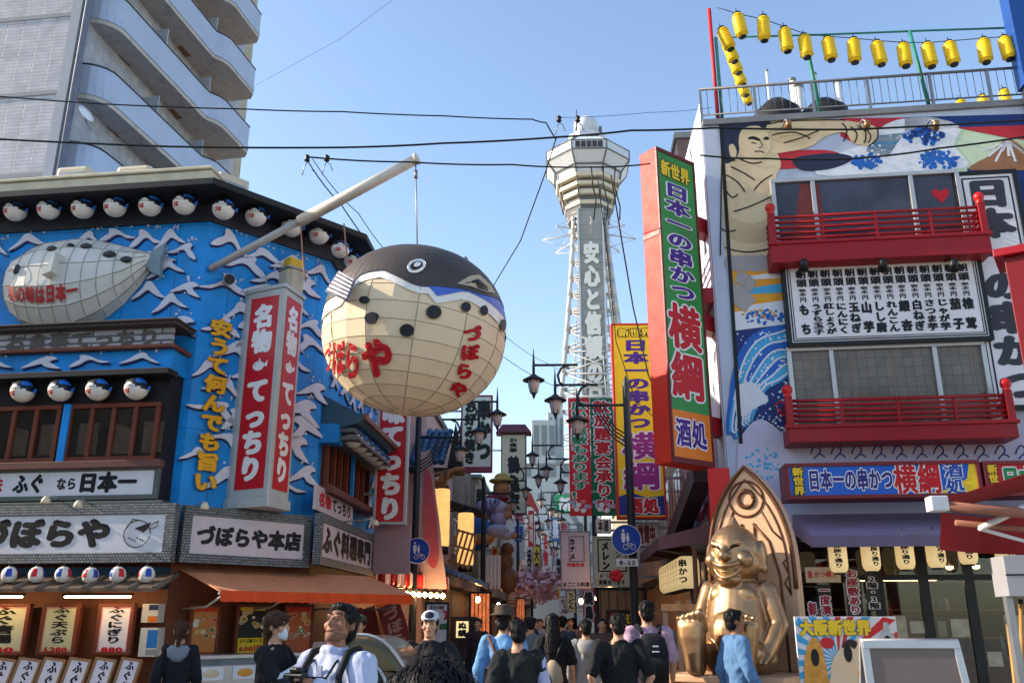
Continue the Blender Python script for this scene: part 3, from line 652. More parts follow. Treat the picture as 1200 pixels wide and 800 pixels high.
for i, (a, c) in enumerate([(-45, 26), (76, 153)]):
    xa, z = LF.px(a, 699, .62); xb, _ = LF.px(c, 699, .62)
    t = tf(LF, 'tube_lamp', ['lit warm tube lamp over the left menu panel', 'lit warm tube lamp over the 1,200 and 880 menu panels'][i], 'lamp', (xa + xb) / 2, -.62, z, group='tube lamps under the tiled canopy')
    b = MB(); b.cyl((-(xb - xa) / 2, 0, 0), ((xb - xa) / 2, 0, 0), .014, n=8); b.build('tube', [TUBE], t); b = MB(); b.box(-(xb - xa) / 2 - .03, (xb - xa) / 2 + .03, -.03, .03, .018, .05); b.build('batten', [DARK], t)
# utility boxes
for i, (a, y0, c, y1) in enumerate([(166, 707, 185, 729), (163, 735, 184, 769)]):
    t = board(LF, (a, y0), (c, y1), .2, .2, mat('ivory plastic box', (214, 206, 194), .4, var=.06), None, name='utility_box', label=['upper white box with an orange label on the timber wall', 'lower white box with a blue label on the timber wall'][i], cat='box', group='boxes beside the menu panels')
    panel(t, .42, 1.0, [.02, .3][i], [.34, .92][i], mat(['orange label', 'blue label'][i], [(222, 120, 30), (44, 120, 190)][i], .5), 'label')
    if i == 0: panel(t, .42, 1.0, .66, .95, mat('navy label', (30, 44, 90), .5), 'label')
    else: panel(t, .42, 1.0, .05, .25, mat('grey label', (150, 150, 150), .5), 'label')

# ------------------------------------------------------------------ orange awning of the corner
AW = mat('faded orange awning cloth', (204, 134, 94), .8, var=.2, dirt=.15); AWV = mat('backlit orange valance cloth', (214, 74, 22), .75, var=.2)  # valance colour includes the glow of light through the cloth
ax0 = CF.px(213, 670, .1)[0]; az = CF.px(290, 668, .3)[1]
t = tf(CF, 'awning', 'wide faded orange awning over the corner shopfront', 'awning', ax0, 0, 0)
zo = CF.px(330, 693, 1.35)[1]; L_ = CF.px(484, 705, 1.35)[0] - ax0
b = MB(); b.poly([(0, -.05, az), (L_, -.05, az), (L_, -1.35, zo), (0, -1.35, zo)]); b.poly([(0, -.05, az - .02), (0, -1.35, zo - .02), (L_, -1.35, zo - .02), (L_, -.05, az - .02)])
b.poly([(0, -.05, az), (0, -1.35, zo), (0, -1.35, zo - .02), (0, -.05, az - .02)]); b.poly([(L_, -.05, az), (L_, -1.35, zo), (L_, -1.35, zo - .02), (L_, -.05, az - .02)]); b.build('cloth', [AW], t)
b = MB(); n = 40; rr = random.Random(4)
for i in range(n):
    xa, xb = L_ * i / n, L_ * (i + 1) / n; ya, yb = -1.36 - .012 * math.sin(i * 1.7), -1.36 - .012 * math.sin((i + 1) * 1.7)
    b.poly([(xa, ya, zo), (xb, yb, zo), (xb, yb - .02, zo - .15 - .01 * ((i + 1) % 2)), (xa, ya - .02, zo - .15 - .01 * (i % 2))])
b.build('valance', [AWV], t)
b = MB(); b.cyl((0, -1.31, zo - .04), (L_, -1.31, zo - .04), .018, n=8)
for x in (.1, L_ * .33, L_ * .66, L_ - .1): b.tube([(x, -.05, zo - .25), (x + .05, -.7, zo - .22), (x, -1.33, zo - .04)], .018, 6)
b.build('frame_arms', [ALU], t)
# food posters
def food(root, seed, n=14, u=(.08, .92), v=(.12, .9)):
    rr = random.Random(seed); w_, h = root['w'], root['h']; cols = [(206, 190, 160), (214, 150, 60), (190, 60, 40), (90, 110, 50), (230, 220, 200), (120, 70, 40)]
    b = MB()
    for i in range(n):
        x = -w_ / 2 + rr.uniform(*u) * w_; z = rr.uniform(*v) * h; r = rr.uniform(.05, .11) * w_ * 1.1; y = -.006 - i * .0012
        for k, (rr_, mm) in enumerate(((1, 0), (.8, 1 + rr.randrange(4)), (.4, rr.randrange(5)))): b.prism([(x + r * rr_ * math.cos(a), z + r * rr_ * .75 * math.sin(a)) for a in [q * math.pi / 6 for q in range(12)]], y - k * .0003, y - k * .0003 + .0002, mm)
    b.build('printed_dishes', [mat('print %d' % k, c, .5, var=.25, sc=30) for k, c in enumerate(cols)], root)
for i, (a, c, bc) in enumerate([(222, 256, (196, 120, 60)), (276, 313, (24, 22, 22)), (332, 366, (190, 96, 60))]):
    t = board(CF, (a, 708), (c, 767), .25, .05, mat('poster ground %d' % i, bc, .5, var=.1), WOOD_R, .04, name='food_poster', label=['orange framed food poster beside the woman in black', 'black food poster with a yellow price block reading 600', 'orange framed food poster behind the masked man'][i], cat='poster', group='framed food posters under the awning')
    food(t, 20 + i, 16, v=(.35, .85))
    YB = mat('yellow poster block', (232, 190, 30), .5)
    if i == 1:
        panel(t, .1, .9, .05, .34, YB, 'price_block'); panel(t, .1, .9, .88, .96, YB, 'heading_block')
        for s, bx, cc in (('ふぐ三昧コース', (.14, .86, .24, .32), INK), ('600円', (.14, .86, .07, .2), RED_INK)):
            x = MB(); w_, h = t['w'], t['h']; put_text(x, s, -w_ / 2 + bx[0] * w_, -w_ / 2 + bx[1] * w_, bx[2] * h, bx[3] * h, -.006, bold=.05); x.build('lettering', [cc], t)
    else: panel(t, .12, .88, .86, .95, mat('red poster block', (200, 50, 30), .5), 'heading_block')
# steel display counter
t = tf(CF, 'display_counter', 'steel display counter with photo cards under the food posters', 'counter', 1.35, -.9, 0)
b = MB(); b.box(-1.45, 1.5, 0, .6, .05, 1.0); b.build('cabinet', [mat('brushed steel', (170, 176, 182), .3, .8, var=.1)], t, bev=.01)
zc_ = CF.px(290, 766, .9)[1]
b = MB(); b.box(-1.47, 1.52, .0, .62, zc_ - .06, zc_); b.build('steel_edge', [mat('brushed steel', (170, 176, 182))], t, bev=.01)
b = MB(); b.box(-1.42, 1.47, .06, .56, 1.0, zc_ - .06); b.build('glass_case', [mat('case glass', (120, 130, 136), .08, var=.2)], t)
for k in range(5):
    b = MB(); x = -1.2 + k * .55; b.box(x, x + .4, -.012, -.001, .8, .98, 0); o = b.build('photo_card', [mat('white photo card', (206, 210, 216), .5, var=.1)], t)
    b = MB(); b.ell((x + .2, -.012, .89), (.13, .006, .06), 12, 6); b.build('printed_dish', [mat('print %d' % (k % 5), (200, 180, 150))], o)
# small gooseneck lamps on the corner signs
for i, (x, y, fr, off, lab) in enumerate([(138, 571, LF, .75, 'small cream gooseneck lamp on the corner sign top, left one'), (240, 592, CF, .6, 'small cream lamp fixed above the corner sign'), (54, 585, LF, .8, 'small cream lamp above the wide mosaic bordered sign'), (92, 590, LF, .8, 'second cream lamp above the wide mosaic bordered sign'), (440, 612, SF, .9, 'white swan neck lamp beyond the street side sign')]):
    if i == 0: continue
    lx, lz = fr.px(x, y, off); t = tf(fr, 'sign_lamp', lab, 'lamp', lx, -off, lz, group='lamps over the restaurant signs')
    b = MB(); b.tube([(0, off - .3, .02), (0, .1, .06), (0, 0, .02)], .012, 6); b.build('arm', [ALU], t); b = MB(); b.lathe([(.03, .05), (.06, .0), (.07, -.05), (.05, -.06)], n=12); b.build('lamp_head', [mat('cream enamel', (210, 196, 170), .4)], t)
# ------------------------------------------------------------------ the big hanging pufferfish and its boom
FC = at(486, 389, 12.8); FR = 1.36
PAPER = mat('cream lantern cloth', (224, 202, 170), .7, var=.07, sc=1.5, dirt=.1)
CAPM = mat('sooty brown fish back', (70, 63, 60), .5, var=.25, sc=2)
BLUEB = mat('blue fish flank', (70, 104, 190), .5, var=.15)
t = thing('pufferfish_balloon', 'giant cream pufferfish lantern hanging over the street crossing', 'fish lantern', FC)
NU, NV = 24, 16; yaw = R(8)
ROT = Matrix.Rotation(R(6), 3, 'Y') @ Matrix.Rotation(yaw, 3, 'Z')
AX = (FR * 1.03, FR * 1.03, FR * .93)
def fg(lon, lat, k=1.0):
    # boxy belly: a slightly squared ellipsoid
    c, s = math.cos(lat), math.sin(lat); e = .86
    p = Vector((AX[0] * math.copysign(abs(math.cos(lon)), math.cos(lon)) * abs(c) ** e, AX[1] * math.sin(lon) * abs(c) ** e, AX[2] * math.copysign(abs(s) ** .97, s)))
    return ROT @ (p * k)
def fpix(px, py, k=1.02):            # the point of the fish's skin behind a photo pixel (the near side)
    o = Vector((0, 0, HC)) - FC; d = ray(px, py).normalized(); RI = ROT.inverted(); o = RI @ o; d = RI @ d
    lo, hi = None, None; tt = 9.0
    def inside(q):
        if abs(q.z) >= AX[2]: return False
        s = (abs(q.z) / AX[2]) ** (1 / .97); c = math.sqrt(max(0, 1 - s * s)) ** .86
        return math.hypot(q.x / AX[0], q.y / AX[1]) < c
    while tt < 16 and not inside(o + d * tt): tt += .02
    if tt >= 16: tt = -(o.dot(d))
    p = o + d * tt
    return ROT @ (p * k)
b = MB(); lats = [math.pi * (j / NV) - math.pi / 2 for j in range(NV + 1)]
ids = [[b.av(fg(2 * math.pi * i / NU, la)) for i in range(NU)] for la in lats[1:-1]]
bt, tp = b.av(fg(0, -math.pi / 2)), b.av(fg(0, math.pi / 2))
for j in range(len(ids) - 1):
    for i in range(NU): b.af((ids[j][i], ids[j][(i + 1) % NU], ids[j + 1][(i + 1) % NU], ids[j + 1][i]))
for i in range(NU): b.af((bt, ids[0][(i + 1) % NU], ids[0][i])); b.af((tp, ids[-1][i], ids[-1][(i + 1) % NU]))
b.build('cloth_body', [PAPER], t)
# dark back, cut with its own edge, a little proud of the cloth
def cap(name, m, edge, k, thick):
    b = MB(); n = 72; rings = 10; rows = []
    for j in range(rings + 1):
        row = []
        for i in range(n):
            lon = 2 * math.pi * i / n; l1 = edge(lon); la = l1 + (math.pi / 2 - l1) * j / rings
            row.append(b.av(fg(lon, min(la, math.pi / 2 - .001), k)))
        rows.append(row)
    for j in range(rings):
        for i in range(n): b.af((rows[j][i], rows[j][(i + 1) % n], rows[j + 1][(i + 1) % n], rows[j + 1][i]), 0, False)
    b.build(name, [m], t)
def lonpix(px, py):
    p = ROT.inverted() @ fpix(px, py, 1); return math.atan2(p.y, p.x), math.asin(max(-1, min(1, p.z / AX[2])))
EDGE = sorted(lonpix(*q) for q in [(402, 345), (425, 322), (448, 318), (470, 328), (488, 337), (512, 337), (540, 340), (565, 347), (584, 352)])
EDB = sorted(lonpix(*q) for q in [(402, 345), (425, 322), (448, 318), (470, 328), (488, 337), (505, 338), (512, 349), (545, 342), (566, 352), (584, 366)])
def interp(E):
    def f(lon):
        a = (lon + math.pi) % (2 * math.pi) - math.pi
        if a < E[0][0]: 
            return E[0][1]
        for (l0, v0), (l1, v1) in zip(E, E[1:]):
            if l0 <= a <= l1: return v0 + (v1 - v0) * (a - l0) / max(l1 - l0, 1e-6)
        return E[-1][1]
    return f
cap('sunlit_band', mat('painted sunlit flank', (226, 222, 216), .6, var=.06), (lambda f: lambda lon: f(lon) - .13 - .05 * math.cos(lon * 2))(interp(EDB)), 1.004, .01)  # sunlight on the cloth, painted as a white band below the back
cap('blue_flank', BLUEB, interp(EDB), 1.008, .01)
cap('dark_back', CAPM, interp(EDGE), 1.014, .01)
b = MB()
for i in range(NU):
    if i % 2 == 0: b.tube([fg(2 * math.pi * i / NU, la, 1.001) for la in [-1.5 + .15 * k for k in range(17)]], .0045, 4)
for j in range(2, NV - 4): b.tube([fg(2 * math.pi * i / NU, lats[j], 1.001) for i in range(NU + 1)], .004, 4)
b.build('seams', [mat('brown seam cord', (120, 110, 92))], t)
def decal(name, m, px, py, rx, ry, k=1.02, parent=None, rot=0, n=18):
    b = MB(); cr, sr = math.cos(rot), math.sin(rot)
    P = [fpix(px + rx * math.cos(a) * cr - ry * math.sin(a) * sr, py + rx * math.cos(a) * sr + ry * math.sin(a) * cr, k) for a in [2 * math.pi * i / n for i in range(n)]]
    b.af([b.av(p) for p in P])
    return b.build(name, [m], parent or t)
for q in ((508, 366, 10, 9), (477, 387, 9.5, 8.5), (545, 360, 6.5, 6.5), (566, 364, 5, 6.5), (588, 381, 3.5, 8), (428, 352, 7, 5), (437, 373, 10, 8)): decal('spot', mat('faded black fish spot', (34, 36, 42), .55, var=.3, sc=8), q[0], q[1], q[2] * .88, q[3] * .88)
eye = decal('eye', WHITE_INK, 488, 314, 11, 7.5, 1.032, rot=-.35); decal('pupil', FB, 488, 314, 7.5, 4.6, 1.04, eye, rot=-.35); decal('glint', WHITE_INK, 489, 313.5, 4.2, 2.4, 1.048, eye, rot=-.35)
def strip(name, m, P, k, parent=None):
    b = MB(); ii = [b.av(fpix(x, y, k)) for x, y in P]; b.af(ii); return b.build(name, [m], parent or t)
mo = strip('mouth', mat('pale fish mouth', (176, 164, 140), .6), [(534, 334), (549, 325), (560, 324), (573, 336), (578, 345), (566, 343), (550, 337)], 1.03)
strip('mouth_line', FB, [(541, 334), (558, 329), (571, 340), (558, 333)], 1.038, mo)
tb = MB()
for i, ch in enumerate('づぼらや'):
    cx, cy = (553 - [0, 2, 9, 16][i] + [0, 0, 1, 2][i]), 391 + i * 21.5
    fn = lambda X, Y, Z: fpix(X, -Z, 1.016 - Y * .3)
    put_text(tb, ch, cx - 11 - i * .6, cx + 11 - i, -cy - 10, -cy + 10, 0, bold=.07, fn=fn)
tb.build('lettering', [RED_INK], t)
tb = MB()
for i, (x0, x1, y0, y1) in enumerate(((382, 390, 398, 440), (391, 406, 396, 441), (404, 424, 398, 446), (424, 461, 394, 444))):
    fn = lambda X, Y, Z: fpix(X, -Z, 1.016 - Y * .3)
    put_text(tb, 'づぼらや'[i], x0, x1, -y1, -y0, 0, bold=[.03, .04, .05, .075][i], fn=fn)
tb.build('lettering', [RED_INK], t)
# fins: stiff cloth boards standing off the body
def fin(P, m, thick=.05):
    q = [fpix(x, y, 1.0) for x, y in P]; c = sum(q, Vector()) / len(q); nrm = Vector((-.35, -.9, .1)).normalized(); b = MB()
    a = [b.av(p * 1.05 + nrm * .16) for p in q]; d = [b.av(p * 1.05 + nrm * (.16 - thick)) for p in q]; b.af(a); b.af(d[::-1])
    for i in range(len(q)): b.af((a[i], d[i], d[(i + 1) % len(q)], a[(i + 1) % len(q)]))
    return b.build('fin', [m], t, bev=.006)
FIN = mat('blue grey striped fin', (108, 116, 150), .5, var=.3, sc=10)
f_ = fin([(393, 349), (408, 326), (425, 336), (416, 359)], FIN)
b = MB()
for k in range(6):
    u = (k + .3) / 6; a = fpix(393 + 15 * u, 349 - 23 * u, 1.05); c = fpix(416 + 9 * u, 359 - 23 * u, 1.05); nn = Vector((-.35, -.9, .1)).normalized() * .165; b.tube([a + nn, c + nn], .012, 4)
b.build('fin_ribs', [FB], f_)
tl = MB(); q = FC; tl.prism([(-FR * .93, -.1), (-FR * 1.12, .35), (-FR * .95, .5), (-FR * .8, .2)], .3, .36); tl.build('tail_fin', [FIN], t)
b = MB(); zt = AX[2]; b.cyl((.0, 0, zt * .97), (0, 0, zt * 1.05), .06, n=8); b.lathe([(.05, zt * .93), (.05, zt * .99), (.02, zt * 1.02)], (.75, .1, 0), 8); b.build('hanging_ring', [GREY_M], t)
# boom
A0 = CF.w(CF.px(247, 315, .06)[0], -.06, CF.px(247, 315, .06)[1]); A1 = at(487, 187, 12.8)
t = thing('boom_pole', 'long white boom reaching out over the giant pufferfish', 'pole', A0)
d = A1 - A0; b = MB(); m_ = d * .46
b.cyl((0, 0, 0), m_, .062, .066, 14); b.build('inner_tube', [mat('grey white painted tube', (168, 164, 160), .5, var=.15)], t)
b = MB(); b.cyl(m_ * .97, d, .1, .085, 14); b.cyl(d, d * 1.012, .1, n=14); b.build('outer_tube', [mat('white painted tube', (206, 196, 184), .45, var=.12, dirt=.15)], t)
t2 = thing('hanger_wire', 'thin steel wire from the boom tip down to the giant pufferfish', 'wire', A1)
b = MB(); e = FC + Vector((0, 0, AX[2])) - A1; b.tube([(0, 0, 0), e * .5, e], .012, 5); b.build('strand', [GREY_M], t2)
b = MB(); b.cyl(e * .12, e * .2, .03, n=8); b.cyl(e * .93, e * .97, .03, n=8); b.build('turnbuckle', [GREY_M], t2)
for i, (x, y, x2, y2) in enumerate([(403, 262, 410, 325), (352, 262, 358, 330), (430, 300, 414, 330)]):
    p, q = at(x, y, 13.4), at(x2, y2, 13.0)
    o = thing('stay_rope', ['brown stay rope from the boom to the fin of the giant pufferfish', 'brown stay rope hanging beside the yellow capped housing', 'slack brown rope at the eave end left of the giant pufferfish'][i], 'rope', p, group='stay ropes by the boom')
    b = MB(); b.tube(catenary((0, 0, 0), q - p, .06, 6), .014, 5); b.build('strand', [mat('brown rope', (150, 104, 84), .8)], o)
# ------------------------------------------------------------------ the apartment tower behind the restaurant
AO = at(66, 130, 24.5)
AFr = Fr(AO.x, AO.y, -7.5); ASd = Fr(AO.x, AO.y, 79.5)
t = thing('apartment_block', 'grey tiled apartment tower with rounded balconies behind the restaurant', 'apartment building', (AO.x, AO.y, 0))
AT = Matrix.Translation((-AO.x, -AO.y, 0))
ATILE = tilemat('grey white wall tile', (176, 174, 178), (164, 164, 170), (132, 132, 138), .5, .13, .5, off=0, ms=.012, axes='SZ')
b = MB(AT @ AFr.M); b.box(-11, 0, 0, 12, 0, 46)
b.build('wall', [ATILE], t)
b = MB(AT @ AFr.M)
FL = 2.95; Z0 = 15.1 - FL * 3                       # underside of a balcony row
for k in range(13): b.box(-11.02, .0, -.03, .0, Z0 + k * FL - .35, Z0 + k * FL - .2)
b.build('floor_band', [mat('grey cement band', (140, 140, 144), .7, var=.15)], t)
b = MB(AT @ AFr.M); b.box(.0, .34, -.12, .3, 0, 46); b.build('corner_pier', [mat('pale grey pier', (150, 152, 160), .6, var=.1)], t)
b = MB(AT @ AFr.M); b.cyl((.5, -.02, 0), (.5, -.02, 46), .11, n=10); b.build('drainpipe', [mat('slate drainpipe', (104, 108, 122), .5, var=.2)], t)
b = MB(AT @ ASd.M); b.box(.3, 13.2, .9, 12, 0, 46); b.build('side_wall', [mat('pale ochre render', (178, 168, 150), .8, var=.2, dirt=.3)], t)  # ochre is the wall's own base colour, with dirt over it
PANEL = mat('pale blue balcony panel', (172, 180, 198), .35, .2, var=.08, sc=1); SOFF = mat('grey brown balcony soffit', (182, 174, 166), .8, var=.15, dirt=.3)
LEN = 10.3
for k in range(0, 12):
    z = Z0 + k * FL
    if z < 9: continue
    # plan of the balcony: rounded near end, a jog outward two thirds along
    P = [(.75, .9), (.75, .2)] + [(.75 + .9 * (1 - math.cos(a)), .2 - .95 * math.sin(a)) for a in [i * math.pi / 2 / 6 for i in range(1, 7)]]
    P += [(6.9, -.75), (7.2, -.78), (7.5, -1.0), (7.8, -1.12), (LEN - .3, -1.15), (LEN, -.9), (LEN, .9)]
    s = MB(AT @ ASd.M); s.prism(P, z, z + .16, ax='z')
    so_ = s.build('balcony_slab', [SOFF], t)
    q = MB(AT @ ASd.M)
    for i in range(1, len(P) - 2):
        (x0, y0), (x1, y1) = P[i], P[i + 1]
        for za, zb2, o in ((z + .165, z + .42, .03), (z + .44, z + 1.28, .0)):
            d = Vector((x1 - x0, y1 - y0)).normalized(); nn = Vector((d.y, -d.x)) * (o if o else .001)
            A = [(x0 + nn.x, y0 + nn.y), (x1 + nn.x, y1 + nn.y), (x1 - d.y * .06, y1 + d.x * .06), (x0 - d.y * .06, y0 + d.x * .06)]
            q.prism(A, za, zb2, ax='z')
    q.build('balcony_panel', [PANEL], so_)
    q = MB(AT @ ASd.M); q.tube([(x, y, z + 1.31) for x, y in P[1:-1]], .035, 6); q.build('balcony_rail', [mat('dark handrail', (50, 54, 64), .4)], so_)
    for x in (2.0, 5.0, 8.3): q = MB(AT @ ASd.M); q.box(x, x + 2.0, .85, .899, z + .2, z + 2.3); q.build('balcony_window', [GLASS], so_)
    q = MB(AT @ ASd.M)
    for x in (2.6, 6.2): q.box(x, x + .7, .1, .6, z - .012, z - .001)
    q.build('soffit_hatch', [mat('rusty hatch', (128, 92, 74), .8, var=.5)], so_)
    q = MB(AT @ ASd.M)
    for x in (1.6, 4.7, 8.0): q.cyl((x, .7, z - FL + .17), (x, .7, z - .001), .05, n=7)
    q.build('downpipe', [mat('pale grey pier', (150, 152, 160))], so_)
    if k % 2: q = MB(AT @ ASd.M); q.box(5.3, 6.1, -.3, .05, z + .17, z + .8); q.build('outdoor_unit', [mat('beige rooftop casing', (190, 178, 158))], so_)
    for x in (4.2, 7.4): q = MB(AT @ ASd.M); q.box(x, x + .06, -.6, .85, z + .17, z + 2.2); q.build('balcony_divider', [mat('grey divider board', (160, 164, 172), .6)], so_)
p = at(98, 135, 24.6)
d_ = thing('satellite_dish', 'small white satellite dish on an apartment balcony', 'satellite dish', p)
b = MB(); b.lathe([(.02, 0), (.16, .03), (.3, .1), (.31, .11), (.16, .045), (.02, .02)], n=18); o = b.build('dish', [mat('white enamel', (220, 220, 224), .35, var=.05)], d_, rot=(R(65), 0, R(70)))
b = MB(); b.tube([(0, 0, 0), (.12, .12, -.3), (.25, .1, -.5)], .025, 6); b.build('arm', [GREY_M], d_)

# ------------------------------------------------------------------ the steel observation tower far down the street
TY = 165.0; tb0 = at(691, 300, TY); TX = tb0.x
def tz(y): return at(691, y, TY).z
t = thing('observation_tower', 'tall steel lattice observation tower with an octagonal deck at the end of the street', 'tower', (TX, TY, 0), R(-2))
STEEL = mat('pale grey tower steel', (190, 190, 190), .5, .1, var=.15, sc=.3); STEEL_D = mat('dark grey tower steel', (96, 98, 100), .6, var=.2, sc=.3)
WHT = mat('white tower cladding', (196, 202, 210), .45, var=.06, sc=.2); CRM = mat('cream deck band', (200, 192, 170), .6, var=.08)
zdeck = tz(255)
def hw(z):                             # half width of the tapering lattice
    u = max(0, min(1, z / tz(265))); return 3.3 + (11.5 - 3.3) * (1 - u) ** 1.3
zs = [0, 7, 14, 20, 26, 31, 36, 41, 45.5, 50, 54, 58, 61.5, 65, 68.5, 72, 75, 78, tz(262)]
for sx in (-1, 1):
    for sy in (-1, 1):
        b = MB()
        for a, c in zip(zs, zs[1:]): b.cyl((sx * hw(a), sy * hw(a), a), (sx * hw(c), sy * hw(c), c), .62 - a * .003, .62 - c * .003, 6)
        b.build('tower_leg', [STEEL], t)
b = MB()
for (ax, ay, cx, cy) in ((-1, -1, 1, -1), (1, -1, 1, 1), (1, 1, -1, 1), (-1, 1, -1, -1)):
    for a, c in zip(zs, zs[1:]):
        h0, h1 = hw(a), hw(c); b.cyl((ax * h0, ay * h0, a), (cx * h1, cy * h1, c), .2, n=4); b.cyl((cx * h0, cy * h0, a), (ax * h1, ay * h1, c), .2, n=4); b.cyl((ax * h1, ay * h1, c), (cx * h1, cy * h1, c), .2, n=4)
        m_ = (a + c) / 2; hm = hw(m_)
        for s_ in (.2, .35, .65, .8):
            b.cyl(Vector((ax * h0, ay * h0, a)).lerp(Vector((cx * h0, cy * h0, a)), s_), Vector((ax * h1, ay * h1, c)).lerp(Vector((cx * h1, cy * h1, c)), s_), .13, n=4)
        for s_ in (.3, .7):
            p = Vector((ax * hm, ay * hm, m_)).lerp(Vector((cx * hm, cy * hm, m_)), s_); q = Vector((ax * h1, ay * h1, c)).lerp(Vector((cx * h1, cy * h1, c)), s_); b.cyl(p, q, .1, n=4)
b.build('lattice_bracing', [STEEL], t)
b = MB(); zt = tz(258)
b.box(-2.25, 2.25, -hw(50) + .2, -hw(50) + 5, 0, zt)
for k in range(24): b.box(-2.3, 2.3, -hw(50) + .1, -hw(50) + .2, 6 + k * 3.2, 6.25 + k * 3.2)
b.build('lift_shaft', [mat('grey shaft cladding', (150, 152, 150), .6, var=.2, sc=.4)], t)
b = MB()
for sx in (-1, 1): b.box(sx * 2.45 - .16, sx * 2.45 + .16, -hw(50) - .1, -hw(50) + .3, 0, zt)
b.build('shaft_trim', [WHT], t)
b = MB(); put_text(b, '安心と信頼の日立グループ', -1.6, 1.6, tz(640), tz(296), -hw(50) - .15, True, 0, .075); b.build('lettering', [mat('white tower lettering', (224, 222, 216), .5, var=.05)], t)
def octa(mb, z0, z1, r0, r1=None, m=0):
    r1 = r0 if r1 is None else r1
    a = [mb.av((r0 * math.cos(R(22.5 + 45 * i)), r0 * math.sin(R(22.5 + 45 * i)), z0)) for i in range(8)]; c = [mb.av((r1 * math.cos(R(22.5 + 45 * i)), r1 * math.sin(R(22.5 + 45 * i)), z1)) for i in range(8)]
    mb.af(a[::-1], m); mb.af(c, m)
    for i in range(8): mb.af((a[i], a[(i + 1) % 8], c[(i + 1) % 8], c[i]), m)
k = 165 / 1030 * 1.03
R0 = 46.5 * k * 1.2
b = MB(); octa(b, tz(262), tz(246), 27 * k, 31 * k); octa(b, tz(246), tz(240.5), 30 * k); octa(b, tz(235.5), tz(231.5), 33 * k); octa(b, tz(227), tz(224), 35 * k); b.build('lower_core', [STEEL_D], t)
b = MB(); octa(b, tz(250.5), tz(246), 31.5 * k); octa(b, tz(240), tz(235), 35 * k); octa(b, tz(231), tz(227), 39 * k); octa(b, tz(222.5), tz(218.5), 42 * k, 43 * k); b.build('cream_band', [CRM], t)
b = MB(); octa(b, tz(218.2), tz(210.5), 40 * k, 43 * k); octa(b, tz(210), tz(198), 44 * k, R0); octa(b, tz(197), tz(188), R0, R0); octa(b, tz(188), tz(176), R0 * .985, 37 * k); b.build('deck_cladding', [WHT], t)
b = MB(); rr = R0 * math.cos(R(22.5)) 
for i in range(8):
    M = Matrix.Rotation(R(45 * i), 4, 'Z'); b = MB(M); hwid = rr * math.tan(R(22.5))
    n = 5
    for j in range(n if i % 2 == 0 else 0):
        x = -hwid * .8 + hwid * 1.6 * j / n; b.T = M; b.box(x + .08, x + hwid * 1.6 / n - .08, -rr - .06, -rr + .3, tz(196.5), tz(189.5)); b.box(x + .12, x + hwid * 1.5 / n - .1, -44.6 * k * math.cos(R(22.5)) - .1, -40 * k, tz(208.5), tz(200.5))
    if b.v: b.build('deck_window', [mat('tower window glass', (74, 66, 66), .12, var=.4, sc=.5)], t)
b = MB()
for i in range(8):
    a = R(22.5 + 45 * i); P = [(r_ * math.cos(a), r_ * math.sin(a), z_) for r_, z_ in ((33 * k, tz(246)), (40 * k, tz(222)), (45 * k, tz(210)), (R0, tz(198)), (R0, tz(188)), (37.5 * k, tz(176)), (26 * k, tz(175)))]
    b.tube(P, .16, 5)
for z_, r_ in ((tz(198), R0), (tz(188), R0), (tz(176), 37.5 * k), (tz(210), 45 * k)): b.tube([(r_ * math.cos(R(22.5 + 45 * i)), r_ * math.sin(R(22.5 + 45 * i)), z_) for i in range(9)], .13, 5)
b.build('deck_edging', [STEEL_D], t)
b = MB()
for i in range(26): a = i * 2 * math.pi / 26; b.tube([(27 * k * math.cos(a), 27 * k * math.sin(a), tz(246)), (19 * k * math.cos(a + .12), 19 * k * math.sin(a + .12), tz(268))], .15, 4)
for z_ in (tz(250), tz(256), tz(262)): b.tube([(26 * k * math.cos(a), 26 * k * math.sin(a), z_) for a in [j * math.pi / 10 for j in range(21)]], .18, 4)
b.build('underdeck_steelwork', [STEEL], t)
b = MB(); octa(b, tz(176), tz(163), 25 * k); b.lathe([(15.5 * k, tz(163)), (15.5 * k, tz(145)), (14 * k, tz(142.5)), (2, tz(142))], n=20); b.build('roof_drum', [WHT], t)
b = MB(); b.box(15 * k, 19 * k, -3, -1, tz(163), tz(157)); 
b.tube([(-13 * k, -3, tz(163)), (-13 * k, -3, tz(138))], .15, 5); b.build('roof_equipment', [STEEL_D], t)
b = MB()
for i in range(8):
    a = R(45 * i); b.T = Matrix.Rotation(a, 4, 'Z'); b.tube([(20 * k * .5, 0, tz(273)), (58 * k, 0, tz(281))], .14, 5); b.tube([(24 * k, 0, tz(262)), (58 * k, 0, tz(281))], .06, 4); b.tube([(20 * k, 0, tz(291)), (58 * k, 0, tz(281))], .06, 4)
b.T = None; b.lathe([(15 * k, tz(276)), (25 * k, tz(274)), (25 * k, tz(271)), (15 * k, tz(270))], n=16); b.build('outrigger_booms', [STEEL], t)

# ------------------------------------------------------------------ overhead cables
def wire(pts, r, label, deps, sag=0, group='overhead cables'):
    P = [at(x, y, d) for (x, y), d in zip(pts, deps)]; o = thing('overhead_cable', label, 'cable', P[0], group=group)
    b = MB(); L_ = []
    for a, c in zip(P, P[1:]): L_ += catenary(a - P[0], c - P[0], sag, 6)[:-1]
    L_.append(P[-1] - P[0]); b.tube(L_, r * .68, 5); b.build('strand', [CABLE], o); return o
wire([(-60, 108), (120, 122), (287, 128), (400, 131), (520, 136), (624, 140), (640, 144), (652, 164)], .016, 'black cable running from the apartment block to a hook left of the tower top', [11, 11, 11.2, 11.4, 11.6, 11.8, 11.9, 12], .01)
wire([(-60, 160), (200, 172), (400, 173), (520, 168), (652, 161), (740, 153), (838, 150), (1000, 152), (1250, 138)], .022, 'thick twisted black cable crossing the whole sky below the tower drum', [10.5] * 9, .01)
